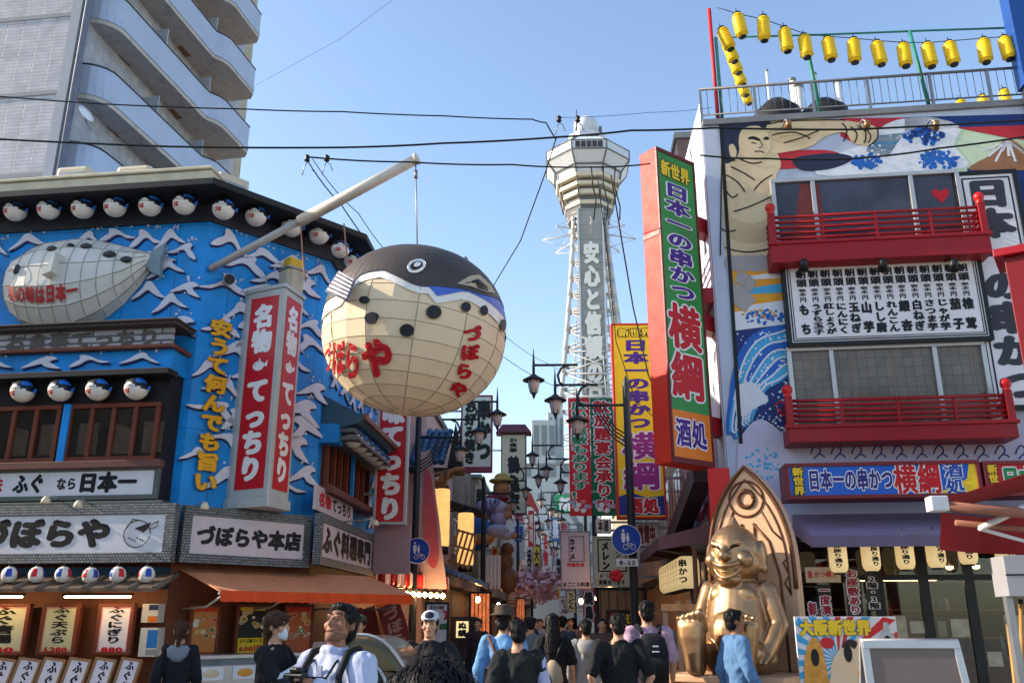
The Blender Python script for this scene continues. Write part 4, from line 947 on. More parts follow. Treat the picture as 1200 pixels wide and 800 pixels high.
wire([(652, 161), (640, 200), (610, 282), (581, 330), (560, 370)], .016, 'black cable drooping from the hook to behind the giant pufferfish', [12, 13, 15, 17, 19], .0)
wire([(360, 184), (480, 190), (600, 193), (690, 196), (762, 192)], .02, 'lower thick black cable passing in front of the tower deck', [11.5, 12, 12.4, 12.7, 13], .02)
wire([(820, 182), (900, 186), (1000, 186), (1100, 174), (1250, 152)], .024, 'thick black cable sagging across the wrestler mural', [12.8, 12.6, 12.4, 12, 11.8], .02)
wire([(360, 188), (400, 240), (458, 318)], .018, 'black cable falling steeply behind the white boom', [14, 15, 17], .05)
wire([(366, 186), (420, 250), (470, 312)], .012, 'thin black cable beside the steep one behind the boom', [14, 15, 17], .08)
wire([(716, 205), (730, 290), (742, 360), (760, 440), (788, 500)], .02, 'black cable dropping past the right side of the tower to the yellow sign', [13.5, 14, 15, 16.5, 18], 0)
wire([(700, 205), (712, 300), (722, 400), (745, 470), (790, 510)], .014, 'thin black cable in front of the tower shaft', [14, 15, 16, 17, 18], 0)
wire([(300, 100), (400, 45), (500, -30)], .004, 'hair thin wire high in the sky above the boom', [14, 13, 12], 0)
wire([(652, 138), (760, 132), (835, 126)], .006, 'thin wire from the hook to the rooftop rail', [12, 12.6, 13.4], .02)
wire([(590, 392), (640, 425), (690, 445)], .008, 'thin wire right of the giant pufferfish, upper one', [16, 20, 26], .05, 'thin wires right of the pufferfish'); wire([(590, 418), (650, 452), (700, 470)], .01, 'thin wire right of the giant pufferfish, lower one', [16, 20, 26], .05, 'thin wires right of the pufferfish')
for i, (x, y, Y) in enumerate([(360, 186, 11.5), (655, 140, 12), (677, 140, 12), (383, 186, 11.8)]):
    o = thing('cable_insulator', ['bundle of insulators and wire ends left of the boom tip', 'dark insulator above the cable hook left of the tower', 'dark insulator in front of the tower drum', 'small insulator on the lower cable near the boom tip'][i], 'insulator', at(x, y, Y), group='cable insulators')
    b = MB(); b.lathe([(.02, -.05), (.045, -.03), (.03, 0), (.045, .03), (.02, .06)], n=10); b.build('porcelain', [BLACK], o); b = MB(); b.tube([(0, 0, -.05), (-.03, 0, -.14), (-.06, .02, -.26)], .008, 5); b.tube([(0, 0, -.05), (.06, 0, -.1), (.1, .02, -.2)], .007, 5); b.build('tie_wire', [GREY_M], o)
for i in range(3):
    o = thing('cable_loop', 'loose coil of black cable hanging in front of the tower deck', 'cable', at(693 + i * 14, 196, 12.8), group='loose cable coils in front of the tower'); b = MB()
    b.tube([(0, 0, 0), (.02 - i * .02, .1, -.25), (.08, .2, -.5 - .05 * i), (.04 + .02 * i, .3, -.8)], .012, 5); b.build('strand', [CABLE], o)
    o['label'] = ['loose black cable end left of two in front of the tower deck', 'middle loose black cable end in front of the tower deck', 'loose black cable end at the right edge of the tower deck'][i]
# ------------------------------------------------------------------ buildings that close the street
def block(x, y, deg, w_, d, h, m, name, label, floors=0, wm=None, fl=3.0, wn=4, cat='building', z0=3):
    f = Fr(x, y, deg); t = tf(f, name, label, cat); b = MB(); b.box(0, w_, 0, d, 0, h); b.build('wall', [m], t, bev=.02)
    b = MB(); b.box(-.08, w_ + .08, -.1, d, h + .002, h + .22); b.build('roof', [CONC], t)
    k = 0
    for fz in range(floors):
        for i in range(wn):
            if k >= 90: break
            ww = w_ / wn; x0 = i * ww + ww * .2; z = z0 + fz * fl + .7
            b = MB(); b.box(x0, x0 + ww * .6, -.05, .0, z, z + fl * .5); wo = b.build('window', [ALU], t); b = MB(); b.box(x0 + .08, x0 + ww * .6 - .08, -.054, -.049, z + .08, z + fl * .5 - .08); b.build('pane', [wm or GLASS], wo); k += 1
    return t
PALE = mat('pale blue grey cladding', (176, 184, 186), .6, var=.08, sc=.5, dirt=.1)
p = at(612, 640, 92)
t = block(p.x, 92, 0, 9.2, 10, at(640, 545, 92).z, PALE, 'office_block', 'pale cladded block closing the street below the tower', 5, mat('pale window band', (120, 130, 134), .3), 3.0, 7)
b = MB(); z = at(640, 600, 91).z; b.box(3.3, 8.2, -.12, -.051, z, z + 1.9); b.build('green_sign_board', [mat('green sign board', (60, 160, 110), .5)], t)
b = MB(); put_text(b, '新世界', 3.8, 7.8, z + .2, z + 1.7, -.125, bold=.06); b.build('lettering', [WHITE_INK], t)
p = at(640, 512, 95); 
for i, (x, y0, wd) in enumerate([(637, 492, 2.6), (651, 483, 1.8)]):
    q = at(x, y0, 97 + 2 * i); o = thing('slab_tower', ['pale slab tower rising behind the end block, left one', 'narrower pale slab tower behind the end block'][i], 'building', (q.x, 97 + 2 * i, 0), group='slab towers beyond the street end'); b = MB(); b.box(-wd / 2, wd / 2, 0, 3, 0, q.z); b.build('wall', [PALE], o)
    b = MB()
    for k in range(3): b.box(-wd / 2 + .2 + k * wd / 3, -wd / 2 + wd / 3 - .1 + k * wd / 3, -.05, 0, q.z - 4, q.z - .6)
    b.build('window_band', [mat('pale window band', (120, 130, 134))], o)
bx_ = at(806, 200, 27); block(at(793, 164, 27).x, 27, -4, .95, 3, at(806, 163, 27).z, tilemat('red brown brick', (138, 72, 58), (110, 58, 50), (120, 104, 96), .22, .07), 'brick_stack', 'red brown brick roof stack behind the big green sign', cat='roof stack')
# ------------------------------------------------------------------ the skewer restaurant on the right
RX0, RY0 = 3.39, 13.76
RF = Fr(RX0, RY0, -7)
RS = Fr(RX0, RY0, -93.5)             # its street side, seen from the street: local x grows toward the viewer
rroot = thing('skewer_restaurant', 'muralled restaurant building with two red balconies on the right', 'restaurant', (RX0, RY0, 0))
RT = Matrix.Translation((-RX0, -RY0, 0))
def rmb(fr=RF): return MB(RT @ fr.M)
def rz(x, y, off=0): return RF.px(x, y, off)[1]
def rx(x, y, off=0): return RF.px(x, y, off)[0]
ZT = rz(1000, 137)
foot = [RF.w(0, 0), RF.w(9, 0), RF.w(9, 8), RS.w(-5.2, 0)]
foot = [(p.x - RX0, p.y - RY0) for p in foot]
PLAS = mat('pale mural plaster', (176, 184, 204), .6, var=.1, sc=1.5, dirt=.1)
b = MB(); b.prism(foot, 3.0, ZT, ax='z'); b.build('wall', [PLAS], rroot)
b = rmb(); b.box(.0, 9, -.05, .3, ZT + .001, ZT + .12); b.build('roof_kerb', [mat('grey roof coping', (128, 128, 130), .6, .3, var=.2)], rroot, bev=.01)
# ground floor: dark deep shop, open glass front
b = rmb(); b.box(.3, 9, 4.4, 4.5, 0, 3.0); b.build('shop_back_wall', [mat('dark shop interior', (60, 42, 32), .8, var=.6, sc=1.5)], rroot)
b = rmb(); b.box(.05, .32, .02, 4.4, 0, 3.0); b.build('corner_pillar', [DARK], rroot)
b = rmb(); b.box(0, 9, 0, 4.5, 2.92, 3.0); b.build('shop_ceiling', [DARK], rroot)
# mural, thin painted cut-outs; generic waves, sun and mountain
SKIN_P = mat('mural skin colour', (206, 184, 148), .6, var=.12, sc=3, dirt=.14); HAIR_P = mat('mural hair colour', (36, 42, 66), .6, var=.15)
MRED = mat('mural red', (176, 40, 52), .6, var=.12); MBLUE = mat('mural blue', (34, 96, 178), .55, var=.15); MNAVY = mat('mural navy', (24, 48, 110), .55, var=.15); MORANGE = mat('mural orange', (214, 150, 44), .6, var=.1); MCYAN = mat('mural cyan', (70, 160, 206), .6, var=.1)
MSKY = mat('mural pale sky', (190, 206, 176), .6, var=.1); MBROWN = mat('mural mountain brown', (150, 104, 74), .6, var=.2); MWHITE = mat('mural white', (212, 214, 222), .6, var=.1, dirt=.16); MGREY = mat('mural rope grey', (158, 154, 154), .6, var=.12); MLILAC = mat('mural lilac', (188, 184, 206), .6, var=.1)
MM = [SKIN_P, HAIR_P, MRED, MBLUE, MNAVY, MORANGE, MCYAN, MSKY, MBROWN, MWHITE, MGREY, MLILAC, INK, mat('mural tan tone', (188, 164, 128), .6, var=.08)]
mur = rmb()
def mp(P, m, lay, sm=1):
    q = [RF.px(x, y) for x, y in P]; o = .004 * lay
    mur.prism([(a, c) for a, c in q], -o - .003, -o + .001, m)
def ml(P, r, lay, m=12):
    q = [RF.px(x, y) for x, y in P]; y = -.004 * lay - .004
    for (ax, az), (cx, cz) in zip(q, q[1:]):
        d = Vector((cx - ax, cz - az)); 
        if d.length < 1e-5: continue
        n = Vector((-d.y, d.x)).normalized() * r
        mur.prism([(ax + n.x, az + n.y), (cx + n.x, cz + n.y), (cx - n.x, cz - n.y), (ax - n.x, az - n.y)], y - .002, y, m)
def curve(P, n=5): return smooth(P, n)[:(len(P) - 1) * n + 1]
# sky, sun band, mountain
mp([(1060, 138), (1235, 133), (1240, 215), (1060, 215)], 7, 1)
mp([(1060, 138), (1235, 133), (1236, 150), (1120, 150), (1060, 158)], 4, 2); mp([(1120, 150), (1236, 146), (1238, 168), (1180, 162)], 2, 3); mp([(985, 139), (1062, 138), (1040, 168), (1010, 172), (985, 160)], 2, 1); mp([(1020, 160), (1060, 156), (1040, 185), (1015, 178)], 6, 2)
mp(curve([(1138, 200), (1160, 182), (1172, 168), (1182, 164), (1192, 168), (1212, 186), (1238, 200)]), 8, 3)
for k in range(9): x = 1168 + k * 3.4; ml([(x * .3 + 1180 * .7, 166 + abs(k - 4) * .6), (x - (4 - k) * 4.5, 178 + (k % 3) * 6)], .022 - .002 * abs(k - 4), 4, 9)
# great pale swell with foam, a plain decorative wave
mp(smooth([(958, 205), (985, 180), (1015, 168), (1035, 148), (1062, 139), (1098, 139), (1125, 150), (1118, 170), (1132, 196), (1060, 203)]), 9, 2)
rm = random.Random(9)
def foam(cx, cy, rx_, ry_, n, m, lay, s=(1.5, 3.6)):
    for i in range(n):
        a, q = rm.uniform(0, 6.28), math.sqrt(rm.random()); x, y = cx + rx_ * q * math.cos(a), cy + ry_ * q * math.sin(a); r = rm.uniform(*s)
        mp([(x + r * math.cos(k * 1.05 + a), y + r * .9 * math.sin(k * 1.05 + a)) for k in range(6)], m, lay + .05 * (i % 12))
foam(1082, 160, 23, 10, 80, 3, 3); foam(1015, 190, 17, 9, 50, 3, 3); foam(1100, 188, 24, 11, 70, 3, 3); foam(1085, 158, 20, 9, 26, 4, 4); foam(1060, 175, 60, 22, 40, 9, 4.6, (.8, 1.8))
# the wrestler, a plain painted figure
mp(smooth([(845, 175), (870, 165), (900, 168), (915, 192), (908, 215), (906, 300), (880, 312), (852, 305), (848, 240)], 4), 0, 3)
mp([(844, 200), (906, 196), (908, 302), (850, 303)], 0, 3.2)
mp(smooth([(888, 148), (920, 141), (960, 140), (990, 142), (1014, 146), (1026, 150), (1028, 162), (1018, 171), (1000, 168), (990, 156), (968, 160), (950, 172), (925, 178), (900, 178)]), 0, 4)
mp(smooth([(895, 181), (960, 176), (985, 182), (960, 192), (925, 198), (898, 196)]), 2, 2.6); mp(smooth([(930, 186), (975, 180), (1000, 186), (975, 198), (940, 200)]), 1, 2.7)
mp(smooth([(845, 150), (860, 142), (890, 141), (898, 150), (880, 155), (868, 172), (862, 186), (848, 190)]), 1, 4.4)
mp(smooth([(866, 160), (874, 150), (890, 149), (900, 158), (902, 172), (896, 184), (880, 186), (868, 180)]), 0, 5)
mp(smooth([(854, 172), (859, 170), (863, 178), (861, 186), (856, 184)]), 0, 5.2)
ml(curve([(877, 164), (884, 163), (890, 165)]), .014, 5.4); ml(curve([(894, 163), (899, 164)]), .012, 5.4); ml(curve([(890, 166), (893, 172), (889, 174)]), .008, 5.4); ml(curve([(884, 179), (890, 178), (895, 180)]), .01, 5.4); ml([(880, 168), (886, 169)], .01, 5.4)
mp(smooth([(848, 246), (862, 258), (884, 262), (905, 256), (906, 278), (880, 286), (852, 276)]), 13, 3.6); mp(smooth([(900, 152), (935, 150), (960, 156), (940, 166), (910, 168)]), 13, 4.2)
mp(smooth([(884, 141), (892, 136), (904, 138), (902, 145), (890, 147)]), 1, 5.3); mp(smooth([(876, 163), (882, 160.5), (890, 163.5), (889, 166), (882, 164)]), 12, 5.6); mp(smooth([(894, 163), (899, 161), (901, 164), (897, 165)]), 12, 5.6)
for P in ([(866, 186), (880, 192), (892, 190)], [(856, 196), (872, 204), (884, 212)], [(860, 248), (880, 242), (905, 230)], [(852, 225), (858, 232), (864, 228)], [(996, 150), (1004, 158), (1000, 168)], [(1004, 148), (1014, 156), (1012, 168)], [(905, 160), (930, 156), (948, 164)], [(846, 268), (852, 272), (862, 270)], [(850, 206), (864, 214), (872, 226)], [(905, 206), (892, 214), (884, 224)], [(850, 290), (876, 296), (905, 290)], [(918, 168), (940, 162), (962, 152)], [(986, 146), (992, 154), (988, 166)], [(1012, 152), (1020, 160), (1016, 168)], [(848, 180), (852, 188), (862, 188)], [(844, 300), (845, 220), (846, 190)], [(894, 150), (920, 143), (990, 142)], [(1026, 150), (1028, 162), (1018, 171)]): ml(curve(P), .011, 5.5)
# rope apron, rays, water
mp([(852, 303), (916, 300), (920, 372), (858, 374)], 5, 2)
for k, (a, c) in enumerate([(318, 326), (332, 343), (352, 362)]): mp([(876, a + 6), (918, a), (918, c), (876, c + 2)], 6 if k == 1 else 9, 3)
for k in range(7): cx = 856 + k * 9.2; mp(smooth([(cx - 7, 303), (cx, 299), (cx + 8, 303), (cx + 7, 314), (cx, 319), (cx - 6, 314)], 3), 10, 3.5 + .1 * k)
for P in ([(866, 318), (878, 322), (872, 336), (860, 330)], [(858, 332), (870, 336), (886, 352), (872, 366), (860, 356)], [(878, 322), (886, 330), (880, 344), (870, 337)]): mp(P, 10, 4.4)
mp([(857, 366), (919, 360), (922, 380), (858, 388)], 9, 4); foam(895, 372, 24, 9, 60, 3, 5, (1, 2.4)); foam(890, 368, 20, 5, 16, 5, 5.4, (1, 2))
mp([(859, 384), (922, 378), (932, 500), (866, 520)], 4, 2)
for k in range(6):
    o = k * 12
    ml(curve([(862 + o * .25, 508 - o * .2), (861 + o * .5, 462 - o * .1), (868 + o * .7, 425 + o * .3), (884 + o * .7, 398 + o * .55), (908 + o * .4, 388 + o * .8), (928, 392 + o)]), .085, 3 + .12 * k, (3, 6)[k % 2])
    ml(curve([(863 + o * .25, 506 - o * .2), (863 + o * .5, 462 - o * .1), (870 + o * .7, 427 + o * .3), (886 + o * .7, 401 + o * .55), (909 + o * .4, 391 + o * .8), (928, 395 + o)]), .014, 3.9 + .1 * k, 9)
for i in range(150):
    x, y = rm.uniform(862, 926), rm.uniform(388, 505); r = rm.uniform(.7, 1.7); mp([(x + r * math.cos(k * 1.25), y + r * math.sin(k * 1.25)) for k in range(5)], 9, 4.4 + .01 * (i % 20))
mp(smooth([(862, 455), (880, 448), (892, 458), (900, 470), (885, 478), (870, 488), (862, 482)]), 9, 5); foam(876, 466, 16, 14, 40, 9, 5.2, (1.5, 3)); foam(916, 478, 9, 9, 20, 2, 5.2, (1, 2))
mp(smooth([(864, 530), (872, 506), (888, 492), (905, 498), (925, 520), (936, 560), (900, 600), (868, 600)]), 11, 5.6); foam(892, 545, 20, 26, 46, 6, 6, (1, 2.6))
mp([(926, 518), (1240, 508), (1240, 540), (928, 548)], 11, 1.5)
for k in range(11): x = 950 + k * 24; ml(curve([(x, 532), (x + 5, 522), (x + 11, 526), (x + 9, 532)]), .011, 2, 4); ml(curve([(x + 4, 538), (x + 10, 532), (x + 16, 536)]), .01, 2, 4)
ml([(844, 138), (868, 520)], .03, 6.4)
mp([(1133, 198), (1240, 195), (1240, 330), (1150, 330)], 4, 1.6)
mur.build('mural', MM, rroot)
# street side of the building: pale mural strip, red rail
b = rmb(RS); b.box(-5.2, -.03, -.02, -.005, 3.0, ZT + .5); b.build('side_mural', [MWHITE], rroot)
b = rmb(RS); rr = random.Random(2)
for i in range(70):
    x, z = rr.uniform(-5, -.15), rr.uniform(3.2, ZT + .3); b.prism([(x + rr.uniform(-.16, .16), z + rr.uniform(-.35, .35)) for k in range(5)], -.026, -.021, rr.randrange(3))
b.build('side_brushwork', [mat('mural grey line', (90, 94, 104), .6), MLILAC, MNAVY], rroot)
b = rmb(RS); zz = RF.px(842, 305, 0)[1]
for k in range(5): b.box(-1.9, -.08, -.55, -.5, zz - .35 + k * .17, zz - .29 + k * .17)
b.box(-1.95, -.02, -.6, -.02, zz - .75, zz - .48); b.box(-.1, -.03, -.56, -.49, zz - .5, zz + .5)
b.build('side_balcony', [BALC], rroot, bev=.008)
# windows
for (x0, x1, y0, y1, k) in ((906, 1131, 203, 290, 0), (926, 1163, 403, 505, 1)):
    xa, xb = rx(x0, (y0 + y1) / 2, .12), rx(x1, (y0 + y1) / 2, .12); zt, zb = rz(1030, y0, .12), rz(1030, y1, .12)
    f = rmb(); fw = .07; f.box(xa, xb, -.13, .0, zt - fw, zt); f.box(xa, xb, -.13, 0, zb, zb + fw)
    cuts = [xa, xa + (xb - xa) * .215, xa + (xb - xa) * .735, xb - fw]
    for c in cuts: f.box(c, c + fw, -.128, 0, zb + fw, zt - fw)
    fo = f.build('window', [ALU], rroot, bev=.006)
    p = rmb(); p.box(xa + .02, xb - .02, -.075, -.05, zb + .02, zt - .02); p.build('pane', [mat('grey reflecting window', (72, 74, 86), .05, var=.4, sc=1.6) if k == 0 else tilemat('beige blind behind glass', (116, 102, 84), (100, 88, 74), (84, 74, 62), .14, .16, .14, off=0, ms=.008, bump=.1)], fo)
    q = rmb()
    if k == 0:
        q.prism([(xa + .25, zb + .1), (xa + .85, zb + .1), (xa + .8, zt - .12), (xa + .5, zt - .1)], -.078, -.0755, 0)
        q.build('red_curtain', [mat('faded red curtain', (128, 60, 56), .7, var=.3)], fo)
        h = rmb(); hx, hz = RF.px(1103, 229, .09); s = .14
        h.prism([(hx + s * x, hz + s * z) for x, z in ((0, -1), (.9, .1), (1, .6), (.55, .95), (0, .55), (-.55, .95), (-1, .6), (-.9, .1))], -.085, -.0785); h.build('heart_sticker', [RED_INK], fo)
    else:
        for i in range(5): xx = xa + .35 + i * .62; q.box(xx, xx + .03, -.079, -.0755, zb + .05, zt - .06)
        q.build('blind_edges', [mat('dull blind edge', (120, 110, 98), .7)], fo)
# balconies
def balcony(x0, x1, ytop, ybt, ybb, postx, name):
    off = .5; xa, xb = rx(x0, ybb, off), rx(x1, ybb, off); z0, z1 = rz(1035, ybb, off), rz(1035, ybt, off); zt = rz(1035, ytop, off)
    s = rmb(); s.box(xa, xb, -off, -.02, z0, z1); s.box(xa - .04, xb + .04, -off - .03, -off + .06, z1 - .03, z1 + .03)
    bo = s.build('balcony', [BALC], rroot, bev=.012)
    r = rmb(); n = 5
    for k in range(n):
        z = z1 + .1 + (zt - z1 - .1) * k / (n - 1); e = .09
        r.cyl((xa + .05, -off + .05, z), (xb - .05, -off + .05, z), .028, n=8)
        for xx in (xa + .05, xb - .05): r.cyl((xx, -off + .05, z), (xx, -.03, z), .025, n=8)
    r.build('railing', [BALC], bo)
    r = rmb()
    for i in range(3): xx = xa + (xb - xa) * (i + 1) / 4; r.box(xx - .02, xx + .02, -off + .02, -off + .06, z1, zt - .03)
    r.build('railing_stud', [BALC], bo)
    for xx in (xa + .05, xb - .05):
        r = rmb(); r.box(xx - .055, xx + .055, -off, -off + .11, z1 - .05, zt + .06); c = RT @ RF.M @ Vector((xx, -off + .055, zt)); po = r.build('post', [BALC], bo, bev=.01)
        r = MB(); r.lathe([(.045, .05), (.065, .08), (.045, .1), (.07, .13), (.082, .18), (.07, .23), (.025, .26)], c, 14); r.build('finial', [mat('bright red ball finial', (190, 26, 30), .35)], po)
balcony(905, 1165, 247, 279, 302, 0, 'upper')
balcony(925, 1196, 466, 497, 516, 0, 'lower')
# the skewer menu board
t = board(RF, (919, 299), (1157, 402), .2, .1, WHITE_BOARD, BLACK, .06, name='skewer_menu_board', label='wide white skewer menu board with fourteen columns of black lettering between the balconies', cat='menu board')
w_, h = t['w'], t['h']
b = MB()
for q, r in ((.09, .01), (.125, .006)):
    for u in (-1, 1): b.box(u * (w_ / 2 - q) - r, u * (w_ / 2 - q) + r, -.006, -.001, q, h - q)
    for v in (q, h - q): b.box(-w_ / 2 + q, w_ / 2 - q, -.007, -.002, v - r, v + r)
b.build('ruled_border', [INK], t)
cols = ['もち', 'うずら玉子', '紅しょうが', 'にんにく', '玉ねぎ', '山芋', 'しし唐', 'れんこん', '銀杏', '白ねぎ', 'さつま芋', 'じゃが芋', '茄子', '椎茸']
b = MB(); n = 14; mx = .2
for i, s in enumerate(cols):
    cw = (w_ - 2 * mx) / n; x0 = -w_ / 2 + mx + i * cw + cw * .06; x1 = x0 + cw * .88
    put_text(b, '朝', x0, x1, h * .765, h * .865, -.004, bold=.045); put_text(b, '頭', x0, x1, h * .665, h * .765, -.004, bold=.045)
    put_text(b, '壱本', x0 + cw * .12, x1 - cw * .12, h * .56, h * .65, -.004, True, bold=.03); put_text(b, '円', x0 + cw * .16, x1 - cw * .16, h * .49, h * .555, -.004, True, bold=.04)
    z0, z1 = h * .12, h * .475
    if len(s) == 2: put_text(b, s[0], x0, x1, z1 - cw * 1.05, z1, -.004, bold=.075); put_text(b, s[1], x0, x1, z0, z0 + cw * 1.05, -.004, bold=.075)
    else: put_text(b, s, x0, x1, z0, z1, -.004, True, bold=.065)
b.build('lettering', [INK], t)
for i, x in enumerate((942, 1035, 1118)):
    lx, lz = RF.px(x, 309, .55); o = tf(RF, 'board_lamp', ['black spotlight at the left end of the skewer menu board', 'black spotlight over the middle of the skewer menu board', 'black spotlight at the right end of the skewer menu board'][i], 'lamp', lx, -.55, lz, group='spotlights over the skewer menu board')
    b = MB(); b.tube([(0, .35, .18), (0, .1, .12), (0, 0, .05)], .016, 6); b.build('arm', [BLACK], o); b = MB(); b.cyl((0, -.04, .06), (0, .08, -.09), .05, .085, 12); o2 = b.build('lamp_head', [BLACK], o); b = MB(); b.cyl((0, .08, -.09), (0, .085, -.096), .07, n=12); b.build('lens', [mat('warm lamp lens', (220, 180, 110), .3)], o2)
for i, x in enumerate((924, 1016, 1097)):
    lx, lz = RF.px(x, 145, .5); o = tf(RF, 'mural_lamp', ['brass floodlight on the roof edge above the painted wrestler', 'brass floodlight on the roof edge above the red painted band', 'brass floodlight on the roof edge above the painted wave'][i], 'lamp', lx, -.5, lz, group='floodlights on the roof edge')
    b = MB(); b.tube([(0, .5, .22), (0, .2, .2), (0, 0, .04)], .016, 6); b.build('arm', [GREY_M], o); b = MB(); b.cyl((0, -.05, .02), (0, .07, -.05), .04, .068, 12); o2 = b.build('lamp_head', [mat('dull brass lamp', (130, 100, 66), .4, .6)], o); b = MB(); b.cyl((0, .07, -.05), (0, .075, -.053), .058, n=12); b.build('lens', [mat('warm lamp lens', (220, 180, 110))], o2)
# white vertical sign at the far right of the front
t = board(RF, (1139, 199), (1217, 480), .1, .06, WHITE_BOARD, BLACK, .07, [dict(s='日本一の串かつ', b=(.16, .84, .03, .965), v=True, c=mat('charcoal sign lettering', (52, 52, 60), .5), k=.08)], name='wall_sign', label='tall white sign with big charcoal lettering at the right end of the mural')
b = MB(); w_, h = t['w'], t['h']
for u in (-1, 1): b.box(u * (w_ / 2 - .13) - .012, u * (w_ / 2 - .13) + .012, -.006, -.001, .13, h - .13)
b.box(-w_ / 2 + .13, w_ / 2 - .13, -.007, -.002, h - .142, h - .118); b.build('ruled_border', [INK], t)
# the blue fascia sign
t = board(RF, (921, 541), (1150, 583), .95, .5, mat('royal blue sign face', (24, 92, 190), .35, var=.08), mat('red brown sign frame', (112, 36, 42), .45, var=.15), .05, name='fascia_sign', label='long blue illuminated style sign with outlined lettering under the lower balcony', cat='sign')
w_, h = t['w'], t['h']
panel(t, .70, 1, .06, .94, mat('yellow sign corner', (236, 200, 40), .4), 'yellow_corner', pts=[(.70, .07), (.985, .07), (.985, .93), (.95, .93), (.93, .5), (.84, .22)])
for s, bx, c, oc, v, kk, ok in (('新世界', (.035, .095, .1, .9), YELLOW_INK, INK, True, .05, .15), ('日本一の串かつ', (.115, .555, .2, .84), mat('indigo lettering', (44, 36, 120), .4), WHITE_INK, False, .045, .11), ('横綱', (.555, .80, .06, .96), RED_INK, WHITE_INK, False, .034, .085), ('酒処', (.815, .915, .06, .96), mat('blue lettering', (30, 70, 160), .4), WHITE_INK, True, .035, .09)):
    x = MB(); put_text(x, s, -w_ / 2 + bx[0] * w_, -w_ / 2 + bx[1] * w_, bx[2] * h, bx[3] * h, -.006, v, 0, kk, 1, ok); x.build('lettering', [c, oc], t)
t = board(RF, (1154, 539), (1290, 580), .95, .5, RED_BOARD, mat('red brown sign frame', (112, 36, 42)), .05, name='fascia_sign', label='red sign beside the long blue one, with green lettering cut by the frame', cat='sign')
w_, h = t['w'], t['h']
for s, bx, c, oc, v in (('新世界', (.03, .12, .08, .92), YELLOW_INK, INK, True), ('日本一', (.15, .6, .15, .85), mat('green lettering', (30, 120, 70), .4), WHITE_INK, False)):
    x = MB(); put_text(x, s, -w_ / 2 + bx[0] * w_, -w_ / 2 + bx[1] * w_, bx[2] * h, bx[3] * h, -.006, v, 0, .06, 1, .13); x.build('lettering', [c, oc], t)
# mauve awning
MAU = mat('mauve awning cloth', (132, 118, 142), .75, var=.14, dirt=.1)
def awning(fr, x0, x1, zi, zo, proj, m, label, drop=.16, name='awning', y0=0):
    t = tf(fr, name, label, 'awning', x0, -y0, 0); L_ = x1 - x0; b = MB()
    b.prism([(0, zi), (-proj, zo), (-proj, zo - .012), (0, zi - .012)], 0, L_, ax='x'); 
    for x in (0, L_): b.prism([(0, zi - .015), (-proj, zo - .012), (-proj, zo - drop), (0, zi - .3)], x - .004, x + .004, ax='x')
    b.build('cloth', [m], t); b = MB(); n = max(6, int(L_ / .15))
    for i in range(n):
        a, c = L_ * i / n, L_ * (i + 1) / n; ya, yb = -proj - .01 * math.sin(i * 2.1), -proj - .01 * math.sin((i + 1) * 2.1)
        b.poly([(a, ya - .006, zo), (c, yb - .006, zo), (c, yb * 1.01, zo - drop), (a, ya * 1.01, zo - drop)])
    b.build('valance', [mat(m.name + ' valance', tuple(x * .62 for x in m.node_tree.nodes['Color Ramp'].color_ramp.elements[1].color[:3]) + (1,), .75)], t); b = MB(); b.cyl((0, -proj + .03, zo - .04), (L_, -proj + .03, zo - .04), .018, n=6)
    for x in (.06, L_ / 2, L_ - .06): b.tube([(x, 0, zi - .4), (x, -proj * .5, (zi + zo) / 2 - .25), (x, -proj + .03, zo - .04)], .016, 6)
    b.build('frame_arms', [GREY_M], t); return t
awning(RF, rx(936, 600, .5), rx(1230, 600, .5), rz(1020, 597, .5), rz(1020, 626, 1.25), 1.2, MAU, 'mauve cloth awning under the blue fascia sign')
# oblong lanterns under the awning
LANT = mat('warm lantern paper', (226, 196, 140), .5, var=.12, emit=.28)
def oblong(name, label, group, r=.125, h=.44, m=LANT, text='御座り通り', cat='lantern'):
    t = thing(name, label, cat, group=group); b = MB(); k = h / 2
    b.lathe([(r * .6, -k), (r * .86, -k * .86), (r, -k * .6), (r, k * .6), (r * .9, k * .86), (r * .62, k)], n=20); b.build('paper_body', [m], t)
    b = MB(); b.lathe([(r * .6, -k - .02), (r * .62, -k + .004)], n=16); b.build('bottom_cap', [BLACK], t); b = MB(); b.lathe([(r * .62, k - .004), (r * .62, k + .03)], n=16); b.tube([(0, 0, k), (0, 0, k + .12)], .008, 5); b.build('top_cap', [BLACK], t)
    if text:
        b = MB(); fn = lambda X, Y, Z: Vector((r * 1.02 * math.sin(X / r), -r * (1.02 - Y * .3) * math.cos(X / r), Z)); put_text(b, text, -r * .45, r * .45, -k * .7, k * .8, 0, True, bold=.05, fn=fn); b.build('lettering', [INK], t)
    return t
ol = oblong('paper_lantern', '', 'oblong lanterns under the mauve awning')
for i, (x, y) in enumerate([(982, 652), (1020, 650), (1060, 648), (1096, 646), (1133, 642), (1176, 640)]):
    lx, lz = RF.px(x, y, .95); o = ol if i == 0 else dup(ol); o.location = RF.w(lx, -.95, lz); o.rotation_euler = (0, 0, RF.rz + (.25 if i % 2 else -.2))
    o['label'] = ['leftmost oblong paper lantern under the mauve awning', 'second oblong paper lantern under the mauve awning', 'third oblong paper lantern under the mauve awning', 'fourth oblong lantern, beside the red awning edge', 'fifth oblong lantern, half hidden behind the red awning', 'rightmost oblong lantern, nearly hidden behind the red awning'][i]
